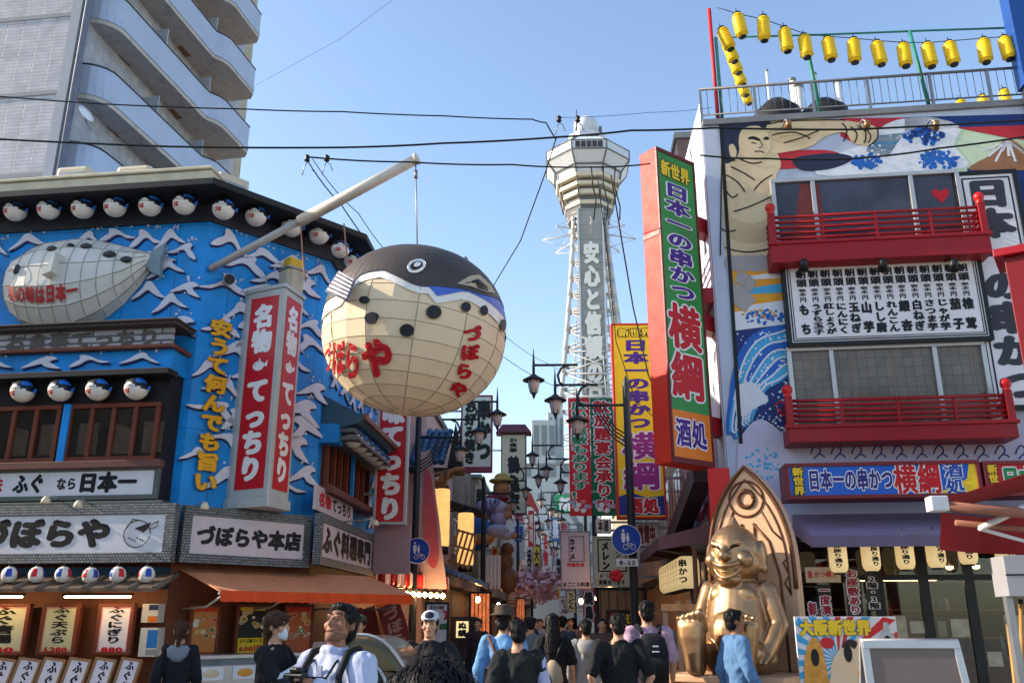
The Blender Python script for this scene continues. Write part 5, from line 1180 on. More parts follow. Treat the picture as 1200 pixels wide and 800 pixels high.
# shopfront doors, notices, inside lamps
for i, (x0, x1) in enumerate([(938, 1034), (1034, 1088), (1088, 1142), (1142, 1230)]):
    xa, xb = rx(x0, 720, -.1), rx(x1, 720, -.1); f = rmb()
    f.box(xa, xa + .07, .1, .16, 0, 2.9); f.box(xb - .07, xb, .1, .16, 0, 2.9); f.box(xa + .07, xb - .07, .101, .159, 2.2, 2.28); f.box(xa + .07, xb - .07, .101, .159, .0, .2)
    d = f.build('glass_door', [BLACK], rroot); p = rmb(); p.box(xa + .07, xb - .07, .125, .135, .2, 2.9); gm = mat('clear shop glass', (180, 190, 195), .03, var=0, trans=1); p.build('pane', [gm], d)
    for (ua, ub, va, vb) in ([], [(.15, .33, 1.2, 1.7), (.38, .6, 1.45, 1.62), (.1, .8, 1.0, 1.14)], [(.3, .55, 1.4, 1.65), (.2, .34, 1.05, 1.18)], [(.1, .3, 1.0, 1.2), (.4, .75, 1.3, 1.7)])[i]:
        q = rmb(); q.box(xa + ua, xa + ub, .118, .124, va, vb); q.build('notice', [mat('door notice paper', (170, 162, 140), .5, var=.35, sc=9)], d)
for i, (x, y) in enumerate([(1064, 666), (1113, 667), (1144, 666), (1050, 680)]):
    lx, lz = RF.px(x, y, -.9); o = tf(RF, 'downlight', ['small lit ceiling lamp inside the skewer shop, left of three', 'small lit ceiling lamp in the middle of the skewer shop', 'small lit ceiling lamp near the red awning inside the skewer shop', 'long dim tube lamp inside the skewer shop'][i], 'lamp', lx, .9, lz, group='lamps inside the skewer shop')
    b = MB()
    if i < 3: b.lathe([(.02, 0), (.05, .01), (.055, .05)], n=12)
    else: b.box(-.6, .6, -.02, .02, 0, .03)
    b.build('bulb', [mat('lit warm bulb', (255, 200, 130), .4, var=0, emit=14)], o); b = MB(); b.cyl((0, 0, .05), (0, 0, 2.92 - lz), .01, n=6); b.build('cord', [BLACK], o)
t = tf(RF, 'serving_counter', 'dim serving counter with bottles inside the skewer shop', 'counter', rx(1080, 740, -1.0), 1.0, 0); b = MB(); b.box(-2, 2.4, 0, .4, 0, 1.05); b.build('cabinet', [WOOD], t); b = MB(); rr = random.Random(5)
b.box(-2.05, 2.45, -.05, .45, 1.05, 1.1); b.build('counter_top', [WOOD_L], t)
for i in range(16):
    x = rr.uniform(-1.9, 2.3); hh = rr.uniform(.18, .34); b = MB(); b.lathe([(.04, 0), (.04, hh * .6), (.015, hh * .8), (.015, hh)], (0, 0, 0), 10); o = thing('bottle', ['brown', 'dark green', 'clear'][i % 3] + ' bottle standing on the dim counter inside the skewer shop', 'bottle', RF.w(rx(1080, 740, -1.0) + x, 1.15, 1.1), 0, 'bottles on the skewer shop counter'); b.build('glass', [mat(['brown bottle', 'green bottle', 'clear bottle'][i % 3], [(70, 36, 20), (30, 60, 40), (150, 150, 146)][i % 3], .1)], o)
t = tf(RF, 'wall_shelf', 'dim shelf of boxes and paper menus on the back wall of the skewer shop', 'shelf', 3.2, 4.05, 1.3); rr = random.Random(14)
for k in range(3): b = MB(); b.box(-1.8, 2.6, 0, .34, k * .5, k * .5 + .03); b.build('shelf_board', [WOOD_L], t)
for k in range(24): x, z, wq, hq = rr.uniform(-1.7, 2.4), rr.randrange(3) * .5 + .032, rr.uniform(.08, .2), rr.uniform(.14, .36); b = MB(); b.box(x, x + wq, .05 + .01 * (k % 9), .25, z, z + hq); b.build('stored_box', [mat('stored box %d' % (k % 5), [(150, 60, 50), (190, 176, 140), (60, 76, 100), (120, 96, 60), (200, 196, 190)][k % 5], .6, var=.3)], t)
def banner(fr, x0, x1, y0, y1, off, s, ink, ground, label, ol_=None, k=.06, name='hanging_banner', group=None, th=.012):
    t = board(fr, (x0, y0), (x1, y1), off, th, ground, None, .02, [dict(s=s, b=(.1, .9, .04, .96), v=True, c=ink, o=ol_, k=k, ok=.14)], name=name, label=label, cat='banner', group=group); return t
SHD = mat('smoky banner cloth', (60, 54, 52), .8, var=.2); PNK = mat('outlined dark red', (150, 30, 50), .5)
banner(RF, 991, 1009, 664, 722, .4, 'お座敷あり', PNK, SHD, 'dark hanging banner with five red outlined characters left of the doors', WHITE_INK, .05)
banner(RF, 1015, 1031, 672, 715, .38, '2階・3階', INK, SHD, 'dark hanging banner with black outlined floor numbers', WHITE_INK, .05)
banner(RF, 959, 975, 684, 722, .4, '一度漬', PNK, SHD, 'short dark banner with red outlined characters behind the cutout board', WHITE_INK, .05)
banner(RF, 946, 958, 704, 722, .4, '御', PNK, SHD, 'smallest dark banner with one red outlined character', WHITE_INK, .05)
board(RF, (944, 664), (985, 682), .7, .03, mat('cream plaque', (190, 168, 140), .6, var=.15), None, texts=[dict(s='串', b=(.06, .2, .2, .8), c=RED_INK), dict(s='かつ横丁', b=(.24, .9, .3, .75), c=RED_INK, k=.03)], name='plaque', label='small cream plaque with red lettering hanging above the banners', cat='plaque')
# ------------------------------------------------------------------ rooftop: railing, poles, lanterns, tanks
t = tf(RF, 'roof_railing', 'long grey railing along the roof edge above the mural', 'railing', 0, .02, ZT + .12)
zt = rz(1000, 92, 0) - ZT - .12; L_ = 8.0
b = MB(); DGM = mat('dull grey rail', (104, 106, 112), .5, .4, var=.2); b.cyl((-.02, 0, zt), (L_, 0, zt), .026, n=8); b.cyl((0, 0, .12), (L_, 0, .12), .016, n=8); b.build('rail', [DGM], t)
b = MB()
for k in range(60): x = .12 + k * (L_ - .2) / 60; b.cyl((x, 0, .12), (x, 0, zt), .006, n=5)
b.build('bars', [DGM], t)
for x in (0, .95, 1.95, 2.9, 3.95, 4.9, 6.0, 7.0): b = MB(); b.box(x - .022, x + .022, -.022, .022, 0, zt - .02); b.build('post', [GREY_M], t)
GRN = mat('sea green painted pole', (46, 122, 110), .5, var=.2)
def rpole(x, y0, y1, r, m, label, lean=0, nm='roof_pole'):
    lx = rx(x, y1, -.15); z0, z1 = ZT + .12, rz(x, y0, -.15); o = tf(RF, nm, label, 'pole', lx, .15, z0, 'poles along the roof edge'); b = MB(); b.cyl((0, 0, 0), (lean, 0, z1 - z0), r, n=8); b.build('shaft', [m], o); b = MB(); b.box(-.06, .06, -.06, .06, 0, .03); b.build('foot_plate', [GREY_M], o); return o
rpole(841, 10, 135, .035, mat('red painted pole', (178, 30, 36), .5), 'slim red pole at the roof corner where the lantern string starts')
rpole(846, 44, 133, .03, GRN, 'thin green pole just right of the red corner pole'); rpole(962, 40, 133, .035, GRN, 'leaning green roof pole between the yellow lanterns, left of two', -.12); rpole(1090, 35, 130, .035, GRN, 'leaning green roof pole between the yellow lanterns, right of two', -.13)
o = tf(RF, 'lantern_rail', 'thin green pipe joining the roof poles', 'pipe', 0, .15, 0); b = MB(); P = [RF.px(x, y, -.15) for x, y in ((846, 44), (960, 41), (1086, 36), (1240, 31))]; b.tube([(a, 0, c) for a, c in P], .02, 6); b.build('pipe', [GRN], o)
YL = mat('yellow plastic lantern', (222, 186, 22), .4, var=.1)
yl = oblong('yellow_lantern', '', 'yellow lanterns above the roof edge', .112, .46, YL, None)
b = MB()
for k in range(9): z = -.18 + k * .045; b.lathe([(.113, z - .004), (.116, z), (.113, z + .004)], n=20)
b.build('ribs', [YL], yl)
YP = [(867, 30), (895, 34), (921, 47), (944, 55), (972, 58), (1001, 60), (1030, 63), (1060, 65), (1089, 65), (1115, 63), (1154, 60), (1180, 57)]
names = ['first', 'second', 'third', 'fourth', 'fifth', 'sixth', 'seventh', 'eighth', 'ninth', 'tenth', 'eleventh', 'twelfth']
for i, (x, y) in enumerate(YP):
    lx, lz = RF.px(x, y, .1); o = yl if i == 0 else dup(yl); o.location = RF.w(lx, -.1, lz); o['label'] = '%s yellow lantern from the red corner pole on the long string' % names[i]
    o.rotation_euler = (R(random.uniform(-4, 4)), R([-10, -8, -5, 3, 4, -2, 3, 2, -3, 3, 2, 4][i]), random.uniform(0, 3)); o.scale = (1, 1, 1)
o = tf(RF, 'lantern_string', 'thin black string carrying the row of yellow lanterns', 'string', 0, -.1, 0); b = MB(); P = [RF.px(x, y, .1) for x, y in [(840, 9), (867, 17), (895, 23), (921, 32), (944, 40), (972, 43), (1001, 45), (1030, 48), (1060, 50), (1089, 50), (1115, 48), (1154, 45), (1240, 38)]]; b.tube([(a, 0, c) for a, c in P], .008, 5); b.build('strand', [CABLE], o)
for i, (x, y) in enumerate([(851, 46), (856, 61), (861, 75), (866, 89), (870, 102), (874, 112)]):
    p = at(x, y, 13.9 + i * .75); o = dup(yl); o.location = p; o.rotation_euler = (0, R(-18), 0); o['group'] = 'yellow lanterns running back over the roof'; o['label'] = ['top yellow lantern of the slanting chain behind the red pole', 'second yellow lantern of the slanting chain behind the red pole', 'third yellow lantern of the slanting chain behind the red pole', 'fourth yellow lantern of the slanting chain behind the red pole', 'fifth yellow lantern of the slanting chain behind the red pole', 'lowest yellow lantern of the slanting chain behind the red pole'][i]
for i, (x, y) in enumerate([(1154, 124), (1179, 117), (1128, 129)]):
    lx, lz = RF.px(x, y, -3.5); o = dup(yl); o.location = RF.w(lx, 3.5, lz); o['group'] = 'yellow lanterns low on the roof'; o['label'] = ['yellow lantern low behind the railing, left of two', 'yellow lantern low behind the railing at the right end', 'tip of a yellow lantern just above the roof kerb'][i]
for i, (x, wd) in enumerate([(910, .66), (965, .66)]):
    lx = rx(x, 128, -2.2); o = tf(RF, 'water_tank', ['black domed roof tank behind the railing, left one', 'black domed roof tank behind the railing, right one'][i], 'tank', lx, 2.2, ZT, group='domed tanks on the roof'); b = MB(); hh = rz(x, 120, -2.2) - ZT; b.lathe([(wd * .82, 0), (wd * .82, hh * .6), (wd * .7, hh * .85), (wd * .3, hh)], n=22); b.build('tank_body', [DARK], o)
    b = MB()
    for k in range(22): a = k * math.pi / 11; b.box(wd * .83 * math.cos(a) - .02, wd * .83 * math.cos(a) + .02, wd * .83 * math.sin(a) - .02, wd * .83 * math.sin(a) + .02, 0, hh * .62)
    b.build('slats', [mat('dark green slat', (60, 66, 62), .6)], o)
for i, (x, y0, r) in enumerate([(931, 95, .07), (936, 103, .1), (958, 88, .045), (902, 84, .03), (984, 97, .06)]):
    lx = rx(x, 120, -3.2); o = tf(RF, 'roof_pipe', ['tall white vent pipe between the domed tanks', 'stubby pale vent pipe between the domed tanks', 'slim white mast left of the first leaning green pole', 'thin white mast above the left domed tank', 'pale vent pipe above the right domed tank'][i], 'pipe', lx, 3.2, ZT, group='pale pipes on the roof'); b = MB(); hh = rz(x, y0, -3.2) - ZT; b.cyl((0, 0, 0), (0, 0, hh), r * 1.1, r, 10); b.build('shaft', [mat('pale enamel pipe', (200, 200, 200), .5, var=.08)], o); b = MB(); b.cyl((0, 0, hh), (0, 0, hh + .05), r * 1.25, n=10); b.build('pipe_cap', [GREY_M], o)
t = board(RF, (1188, -30), (1268, 95), .3, .3, mat('navy sign panel', (30, 70, 140), .35, var=.12), None, name='roof_sign', label='edge of a navy blue sign at the top right corner'); b = MB(); b.box(-t['w'] / 2 + .05, t['w'] / 2, .02, .28, -2.2, -.005); b.build('sign_leg', [GREY_M], t)
# ------------------------------------------------------------------ green sign tower at the building corner
GC = Vector((2.40, 13.1)); GF = Fr(GC.x, GC.y, 90 - 52.5)
z1 = at(785, 172, 13.1).z; z0 = at(795, 541, 13.1).z; gw = .95; gd = .36
t = thing('sign_tower', 'tall red box sign with a green front standing out from the mural corner', 'sign', GF.w(0, 0, z0), GF.rz)
H_ = z1 - z0
b = MB(); b.box(0, gw, 0, gd, 0, H_); b.build('red_casing', [mat('vermilion sign casing', (206, 46, 26), .55, var=.1, dirt=.08)], t, bev=.01)
e = MB(); FR_ = mat('dark red sign frame', (104, 24, 30), .45)
e.box(-.004, .035, -.03, .01, .09, H_ - .06); e.box(gw - .035, gw + .004, -.03, .01, .09, H_ - .06); e.box(-.004, gw + .004, -.03, .01, H_ - .06, H_ + .004); e.box(-.004, gw + .004, -.03, .01, -.004, .09); e.build('frame', [FR_], t, bev=.005)
ZO = H_ * .155
b = MB(); b.box(.035, gw - .035, -.012, -.001, ZO, H_ - .06); b.build('green_face', [mat('green sign face', (54, 138, 66), .4, var=.35, sc=1.2)], t)
b = MB(); b.box(.035, gw - .035, -.012, -.001, .09, ZO); b.build('orange_face', [mat('orange sign face', (226, 120, 30), .4, var=.1)], t)
b = MB(); b.box(-.012, -.001, 0, gd, H_ * .70, H_ * .715); b.build('casing_seam', [FR_], t)
for s, x0, x1, za, zb, c, oc, v, kk, ok in (('新世界', .1, .85, .905, .965, YELLOW_INK, INK, False, .05, .12), ('日本一の串かつ', .16, .82, .5, .895, PURPLE, WHITE_INK, True, .05, .11), ('横綱', .06, .9, .185, .49, RED_INK, WHITE_INK, True, .04, .085), ('酒処', .1, .86, .045, .135, PURPLE, WHITE_INK, False, .04, .1)):
    x = MB(); put_text(x, s, x0 * gw, x1 * gw, za * H_, zb * H_, -.014, v, 0, kk, 1, ok); x.build('lettering', [c, oc], t)
for zz in (at(845, 250, 13.4).z, at(850, 370, 13.5).z, at(857, 493, 13.5).z):
    b = MB(); b.box(gw + .005, gw + .62, .06, .32, zz - z0 - .14, zz - z0 + .14); b.build('bracket', [BALC], t, bev=.01)
# ------------------------------------------------------------------ the seated bronze figure
SY = 10.8; sp_ = at(875, 788, SY); SZ = sp_.z
BRZ = mat('polished bronze', (170, 134, 98), .36, .85, var=.3, sc=3, bump=.05)
BRZ_P = mat('matt bronze plaque', (206, 164, 130), .5, .1, var=.15, sc=3, bump=.06)
srot = R(-35)
t = thing('seated_statue', 'big polished bronze statue of a laughing seated figure before a pointed plaque', 'statue', (sp_.x, SY, 0), srot)
b = MB(); b.box(-.66, .64, -.66, .72, 0, SZ - .08); b.build('plinth', [mat('brown granite plinth', (92, 70, 58), .4, var=.3, sc=20)], t, bev=.02)
b = MB(); b.box(-.7, .68, -.72, .76, SZ - .08, SZ); b.build('plinth_top', [BRZ_P], t, bev=.015)
FM = Matrix.Translation((-.03, -.02, SZ)) @ Matrix.Scale(.87, 4, (1, 0, 0)); g = MB(FM)
g.loft([(0, .40, .32), (.12, .47, .37, -.02), (.35, .48, .39, -.04), (.6, .43, .35, -.02), (.82, .40, .29), (.98, .33, .24), (1.06, .2, .18)], 24)
g.ell((0, -.18, .42), (.36, .28, .32), 18, 12)
g.ell((-.15, -.17, .85), (.17, .09, .12)); g.ell((.15, -.17, .85), (.17, .09, .12))
hz = 1.33
g.ell((0, 0, hz), (.36, .32, .345), 22, 14); g.ell((0, -.03, hz - .13), (.36, .3, .22), 20, 12)
g.ell((-.22, -.2, hz - .08), (.115, .11, .1)); g.ell((.22, -.2, hz - .08), (.115, .11, .1))
g.caps((0, .02, hz + .24), (0, .04, hz + .42), .15, .035, 16); g.caps((0, -.27, hz + .06), (0, -.36, hz - .035), .045, .07); g.ell((-.06, -.315, hz - .04), (.04, .04, .035)); g.ell((.06, -.315, hz - .04), (.04, .04, .035))
g.caps((-.2, -.24, hz + .12), (-.05, -.29, hz + .08), .03, .024); g.caps((.2, -.24, hz + .12), (.05, -.29, hz + .08), .03, .024)
g.ell((0, -.24, hz - .3), (.17, .1, .08))
for s in (-1, 1):
    g.ell((s * .36, .06, hz - .02), (.06, .13, .18)); g.ell((s * .38, .04, hz - .16), (.045, .08, .08))
    g.caps((s * .40, .02, .9), (s * .56, -.04, .52), .14, .115); g.caps((s * .56, -.04, .52), (s * .47, -.3, .22), .115, .09); g.ell((s * .45, -.34, .19), (.1, .1, .08))
    for k in range(4): g.caps((s * (.38 + .05 * k), -.4, .2), (s * (.36 + .05 * k), -.5, .13), .034, .028, 8)
    g.caps((s * .25, -.1, .16), (s * .32, -.5, .22), .2, .16)
    g.loft([(.0, .09, .07, -.66, s * .33), (.05, .125, .1, -.67, s * .33), (.2, .14, .11, -.67, s * .335), (.4, .18, .11, -.68, s * .35), (.52, .195, .1, -.68, s * .355), (.57, .18, .08, -.68, s * .355)], 20, sq=.75)
    for k in range(5): x = s * (.20 + .077 * k); g.caps((x, -.66, .5), (x, -.72, .655 - .014 * k), .066 - .007 * k, .058 - .006 * k, 12)
remesh(g, 'figure', BRZ, t, .014, 4)
# mouth, eyes carved dark
M = FM; DKB = mat('dark bronze recess', (60, 40, 24), .35, .8, var=.2)
b = MB(M); n = 18; U = []; Lo = []
for i in range(n + 1):
    a = -1 + 2 * i / n; x = a * .235; y = -.325 + .15 * a * a
    U.append((x, y - .012, hz - .165 + .085 * a * a)); Lo.append((x, y + .0, hz - .165 + .085 * a * a - .105 * (1 - a * a)))
iu = [b.av(p) for p in U]; il = [b.av(p) for p in Lo]
for i in range(n): b.af((iu[i], iu[i + 1], il[i + 1], il[i]))
b.build('teeth', [mat('bright bronze teeth', (170, 136, 92), .4, .8, var=.1)], t)
b = MB(M); b.tube([(p[0] * 1.05, p[1] - .012, p[2] + .014) for p in U], .03, 8); b.tube([(p[0] * 1.03, p[1] - .008, p[2] - .014) for p in Lo], .026, 8); b.tube([((p[0] + q[0]) / 2, (p[1] + q[1]) / 2 - .008, (p[2] + q[2]) / 2) for p, q in zip(U, Lo)], .006, 6); b.build('lips', [BRZ], t)
for s in (-1, 1):
    b = MB(M); b.tube([(s * (.05 + .17 * k / 8), -.305 + .10 * (k / 8) ** 1.6 - .012, hz + .03 + .035 * math.sin(math.pi * k / 8) + .03 * k / 8) for k in range(9)], [.008, .014, .018, .02, .021, .02, .017, .012, .006], 8); b.build('eye', [DKB], t)
# the pointed plaque behind
PW = .55
P = [(-PW, 0), (-PW, .95)] + [(-PW * (1 - u ** 3.1), .95 + 1.52 * u) for u in [i / 12 for i in range(1, 13)]]
PR_ = P + [(-x, z) for x, z in P[-2::-1]]
M2 = Matrix.Translation((.0, .42, SZ))
b = MB(M2); b.prism([(x, z) for x, z in PR_], 0, .2); b.build('plaque', [BRZ_P], t, bev=.02)
b = MB(M2)
def inset(k, y, r): b.tube([(x * k, y, z * (.5 + .5 * k) if z > .9 else z) for x, z in PR_[1:-1]], r, 6)
inset(.97, -.005, .03); inset(.84, -.002, .014)
for rr_, r in ((.22, .016), (.1, .03)): b.tube([(rr_ * math.cos(a), -.004, 2.03 + rr_ * math.sin(a)) for a in [i * math.pi / 12 for i in range(25)]], r, 6)
M2 = M2 @ Matrix.Scale(.84, 4, (1, 0, 0)); b.T = M2
for s in (-1, 1):
    b.tube([(s * .08, -.002, 1.72), (s * .3, -.002, 1.5), (s * .42, -.002, 1.1), (s * .44, -.002, .5), (s * .44, -.002, 0)], .02, 6)
    b.tube([(s * .1, -.002, 1.72), (s * .06, -.002, 1.3), (s * .06, -.002, .9)], .02, 6)
    b.tube([(s * .56, -.002, 1.3), (s * .48, -.002, 1.24), (s * .55, -.002, 1.1), (s * .48, -.002, 1.0), (s * .56, -.002, .86)], .014, 6)
    b.tube([(s * .2, -.002, 1.9), (s * .36, -.002, 1.62), (s * .5, -.002, 1.5)], .014, 6)
b.build('relief_lines', [mat('dark bronze line', (104, 68, 46), .4, .5, var=.2)], t)

# ------------------------------------------------------------------ photo cutout board, A-board, stall on the right
def at_fr(px, py, Y, deg): p = at(px, py, Y); return Fr(p.x, p.y, deg)
CFm = Fr(at(998, 770, 10.2).x, 10.2, -4)
t = board(CFm, (937, 722), (1058, 860), 0, .04, WHITE_BOARD, None, name='cutout_board', label='bright photo cutout board with yellow lettering and three face holes', cat='cutout board')
w_, h = t['w'], t['h']
for k in range(22):
    a0, a1 = k * math.pi * 2 / 22, (k + .5) * math.pi * 2 / 22; c = (-.1 * w_, h * .62)
    def edge(a):
        dx, dz = math.cos(a), math.sin(a); tt = min([((w_ / 2 * (1 if dx > 0 else -1)) - c[0]) / dx if abs(dx) > 1e-6 else 9, ((h if dz > 0 else 0) - c[1]) / dz if abs(dz) > 1e-6 else 9]); return (c[0] + dx * tt * .995, c[1] + dz * tt * .995)
    q = MB(); q.prism([c, edge(a0), edge(a1)], -.004, -.001); q.build('ray', [mat('sun ray red', (200, 40, 44), .5) if c[0] + math.cos(a0) > -.2 and k % 3 else mat('sun ray sky', (60, 160, 206), .5)], t)
def blob(name, P, y, m): q = MB(); q.prism(P, y - .003, y); return q.build(name, [m], t)
el = lambda cx, cz, a, c_, n=20: [(cx + a * math.cos(2 * math.pi * i / n), cz + c_ * math.sin(2 * math.pi * i / n)) for i in range(n)]
zt_ = h
bh = h * .62
blob('skewer_figure', smooth([(-.44 * w_, .25 * h), (-.45 * w_, .55 * h), (-.40 * w_, .74 * h), (-.33 * w_, .82 * h), (-.26 * w_, .74 * h), (-.23 * w_, .5 * h), (-.22 * w_, .25 * h)], 4), -.012, mat('fried batter orange', (214, 150, 62), .6, var=.35, sc=14))
blob('face_hole', el(-.335 * w_, .645 * h, .04 * w_, .075 * h), -.017, INK)
blob('round_figure', smooth([(-.18 * w_, .2 * h), (-.2 * w_, .5 * h), (-.12 * w_, .68 * h), (.06 * w_, .79 * h), (.26 * w_, .74 * h), (.36 * w_, .5 * h), (.34 * w_, .2 * h)], 4), -.009, mat('pale flesh print', (226, 196, 160), .6, var=.1))
blob('topknot', smooth([(-.06 * w_, .73 * h), (.0, .8 * h), (.09 * w_, .78 * h), (.06 * w_, .72 * h), (.02 * w_, .74 * h)], 4), -.017, mat('dark hair print', (50, 36, 34), .6)); blob('face_hole', el(-.01 * w_, .68 * h, .04 * w_, .075 * h), -.0175, INK)
blob('bandage', [(.06 * w_, .5 * h), (.1 * w_, .48 * h), (.15 * w_, .6 * h), (.11 * w_, .62 * h)], -.0165, mat('orange print', (226, 150, 50), .5)); blob('round_figure', el(-.2 * w_, .77 * h, .07 * w_, .05 * h), -.006, mat('sun ray red', (200, 40, 44)))
blob('tower_figure', [(.3 * w_, .6 * h), (.33 * w_, .85 * h), (.36 * w_, .86 * h), (.37 * w_, .95 * h), (.41 * w_, .95 * h), (.42 * w_, .86 * h), (.46 * w_, .85 * h), (.48 * w_, .6 * h)], -.014, mat('grey tower print', (176, 178, 176), .5, var=.2, sc=20)); blob('face_hole', el(.39 * w_, .76 * h, .045 * w_, .075 * h), -.019, INK)
x = MB(); put_text(x, '大阪新世界', -.46 * w_, .24 * w_, .83 * h, .975 * h, -.012, bold=.075, m=0, om=1, obold=.11); x.build('lettering', [YELLOW_INK, mat('brown letter edge', (120, 76, 30))], t)
q = MB()
for sx in (-.4, .4): q.tube([(sx * w_, .05, h * .7), (sx * w_, .5, -1 + 1), (sx * w_, .5, .0)], .02, 6)
q.build('back_strut', [GREY_M], t)
# A-board
AF = Fr(at(1075, 775, 7.6).x, 7.6, -3)
(xl, zt), (xr, _) = AF.px(1012, 752), AF.px(1118, 752)
t = tf(AF, 'a_board', 'grey backed aluminium A-frame board standing in front of the skewer shop', 'A-board', (xl + xr) / 2, 0, 0)
hw_ = (xr - xl) / 2
for s in (-1, 1):
    ang = R(11) * s; M = Matrix.Translation((0, -.02 * s, zt)) @ Matrix.Rotation(ang * -1, 4, 'X')
    q = MB(M); wb = 1.14
    for u in (-1, 1): q.prism([(u * hw_ - .03, 0), (u * hw_ + .03, 0), (u * hw_ * wb + .03, -zt / math.cos(ang)), (u * hw_ * wb - .03, -zt / math.cos(ang))], -.015, .015)
    q.box(-hw_ - .02, hw_ + .02, -.02, .016, -.05, .012); q.box(-hw_ * wb, hw_ * wb, -.014, .014, -1.25, -1.2); q.build('frame', [ALU], t, bev=.004)
    q = MB(M); q.prism([(-hw_ + .02, -.05), (hw_ - .02, -.05), (hw_ * 1.1 - .02, -1.2), (-hw_ * 1.1 + .02, -1.2)], -.006, .006); q.build('panel', [mat('grey brown blank panel', (112, 98, 92), .6, var=.1)], t)
q = MB(); q.cyl((-hw_ - .03, 0, zt), (hw_ + .03, 0, zt), .03, n=10); q.build('hinge_bar', [ALU], t)
# red sign box and red awning of the neighbouring stall, close on the right
NF = Fr(at(1194, 400, 9.6).x, 9.6, -34)
z1, z0 = at(1168, 302, 9.6).z, at(1200, 492, 9.6).z
t = tf(NF, 'red_sign_box', 'deep red box sign with a sloping lid at the right edge of the photo', 'sign', 0, 0, z0); b = MB(); b.box(0, 1.2, 0, .5, 0, z1 - z0); b.build('casing', [mat('deep red sign casing', (112, 10, 18), .5, var=.12)], t, bev=.01); b = MB(); b.box(-.1, 1.3, -.08, .55, z1 - z0 + .002, z1 - z0 + .1); b.build('lid', [BALC], t, bev=.01); b = MB(); b.box(.3, .5, .2, .3, -z0, -.002); b.build('post', [BALC], t)
RA = mat('dark red awning cloth', (138, 22, 26), .8, var=.2, dirt=.1)
SFr = Fr(0, 8.6, -4); (xa, za) = SFr.px(1102, 598); (xb, zb) = SFr.px(1240, 548)
t = tf(SFr, 'stall_awning', 'dark red stall awning jutting in from the right edge', 'awning', xa, 0, 0)
p0 = at(1102, 590, 8.6); zc_ = p0.z
def loc(px, py, Y): return (Matrix.Translation(t.location) @ Matrix.Rotation(SFr.rz, 4, 'Z')).inverted() @ at(px, py, Y)
A, B_, C_, D_ = loc(1102, 586, 8.4), loc(1260, 536, 8.4), loc(1260, 560, 10.2), loc(1120, 592, 10.2)
E_, G_ = loc(1103, 640, 8.45), loc(1260, 656, 8.45)
b = MB(); up = Vector((0, 0, .02))
b.poly([A, B_, C_, D_]); b.poly([A - up, D_ - up, C_ - up, B_ - up]); b.poly([A, D_, D_ - up, A - up]); b.poly([A, A - up, B_ - up, B_]); b.build('cloth', [RA], t)
b = MB(); b.poly([loc(1103, 600, 9.2), loc(1150, 606, 9.6), loc(1150, 648, 9.6), loc(1101, 644, 9.2)]); b.poly([loc(1150, 606, 9.6), loc(1260, 600, 9.9), loc(1260, 652, 9.9), loc(1150, 648, 9.6)]); b.build('valance', [RA], t)
b = MB(); a, c = loc(1098, 592, 8.38), loc(1260, 606, 8.5); b.cyl(a, c, .05, n=8); b.cyl(loc(1120, 612, 9.0), loc(1260, 626, 9.0), .03, n=8); b.build('timber_rail', [mat('worn brown rail', (140, 92, 74), .6, var=.3)], t)
b = MB(); a = loc(1099, 590, 8.36); b.box(a.x - .08, a.x + .08, a.y - .06, a.y + .1, a.z - .07, a.z + .07); b.build('end_bracket', [mat('white painted bracket', (200, 200, 204), .4)], t, bev=.01)
b = MB(); b.cyl(loc(1148, 619, 8.6), loc(1200, 594, 8.45), .03, n=8); b.cyl(loc(1200, 594, 8.45), loc(1270, 570, 8.4), .03, n=8); b.cyl(loc(1148, 619, 8.6), loc(1230, 642, 9.4), .02, n=8); b.build('folding_arm', [mat('white painted bracket', (200, 200, 204))], t)
b = MB(); q = loc(1290, 640, 9.0); b.cyl((q.x, q.y, 0), (q.x, q.y, zc_ + .2), .05, n=8); b.build('post', [GREY_M], t)
UF = Fr(at(1190, 670, 8.8).x, 8.8, -10)
t = board(UF, (1179, 650), (1240, 698), 0, .4, mat('grey white unit casing', (150, 150, 156), .45, var=.06), None, name='wall_unit', label='grey white boxed unit at the right edge below the red awning', cat='unit'); b = MB(); b.box(-t['w'] / 2 - .003, t['w'] / 2, -.006, 0, t['h'] * .5, t['h'] * .54); b.build('seam', [DARK], t); b = MB(); 
for sx in (-1, 1): b.box(sx * .2 - .03, sx * .2 + .03, .1, .2, -t.location.z, -.003)
b.build('stand', [GREY_M], t)
for i, (x, y0, x2, y2, Y) in enumerate([(1181, 728, 1190, 805, 9.3), (1196, 704, 1198, 790, 9.2)]):
    p, q = at(x, y0, Y), at(x2, y2, Y); d = (q - p); q = p + d * (p.z / -d.z); o = thing('wooden_pole', ['leaning yellow wooden pole at the right edge by the shop doors', 'pale upright wooden pole under the grey unit'][i], 'pole', q, group='poles by the shop doors'); b = MB(); b.cyl((0, 0, 0), p - q, .02, n=8); b.build('shaft', [mat('yellow pine', (176, 130, 70), .5, var=.2)], o); b = MB(); b.cyl((p - q) * .985, (p - q) * 1.01, .024, n=8); b.build('tip', [BLACK], o)
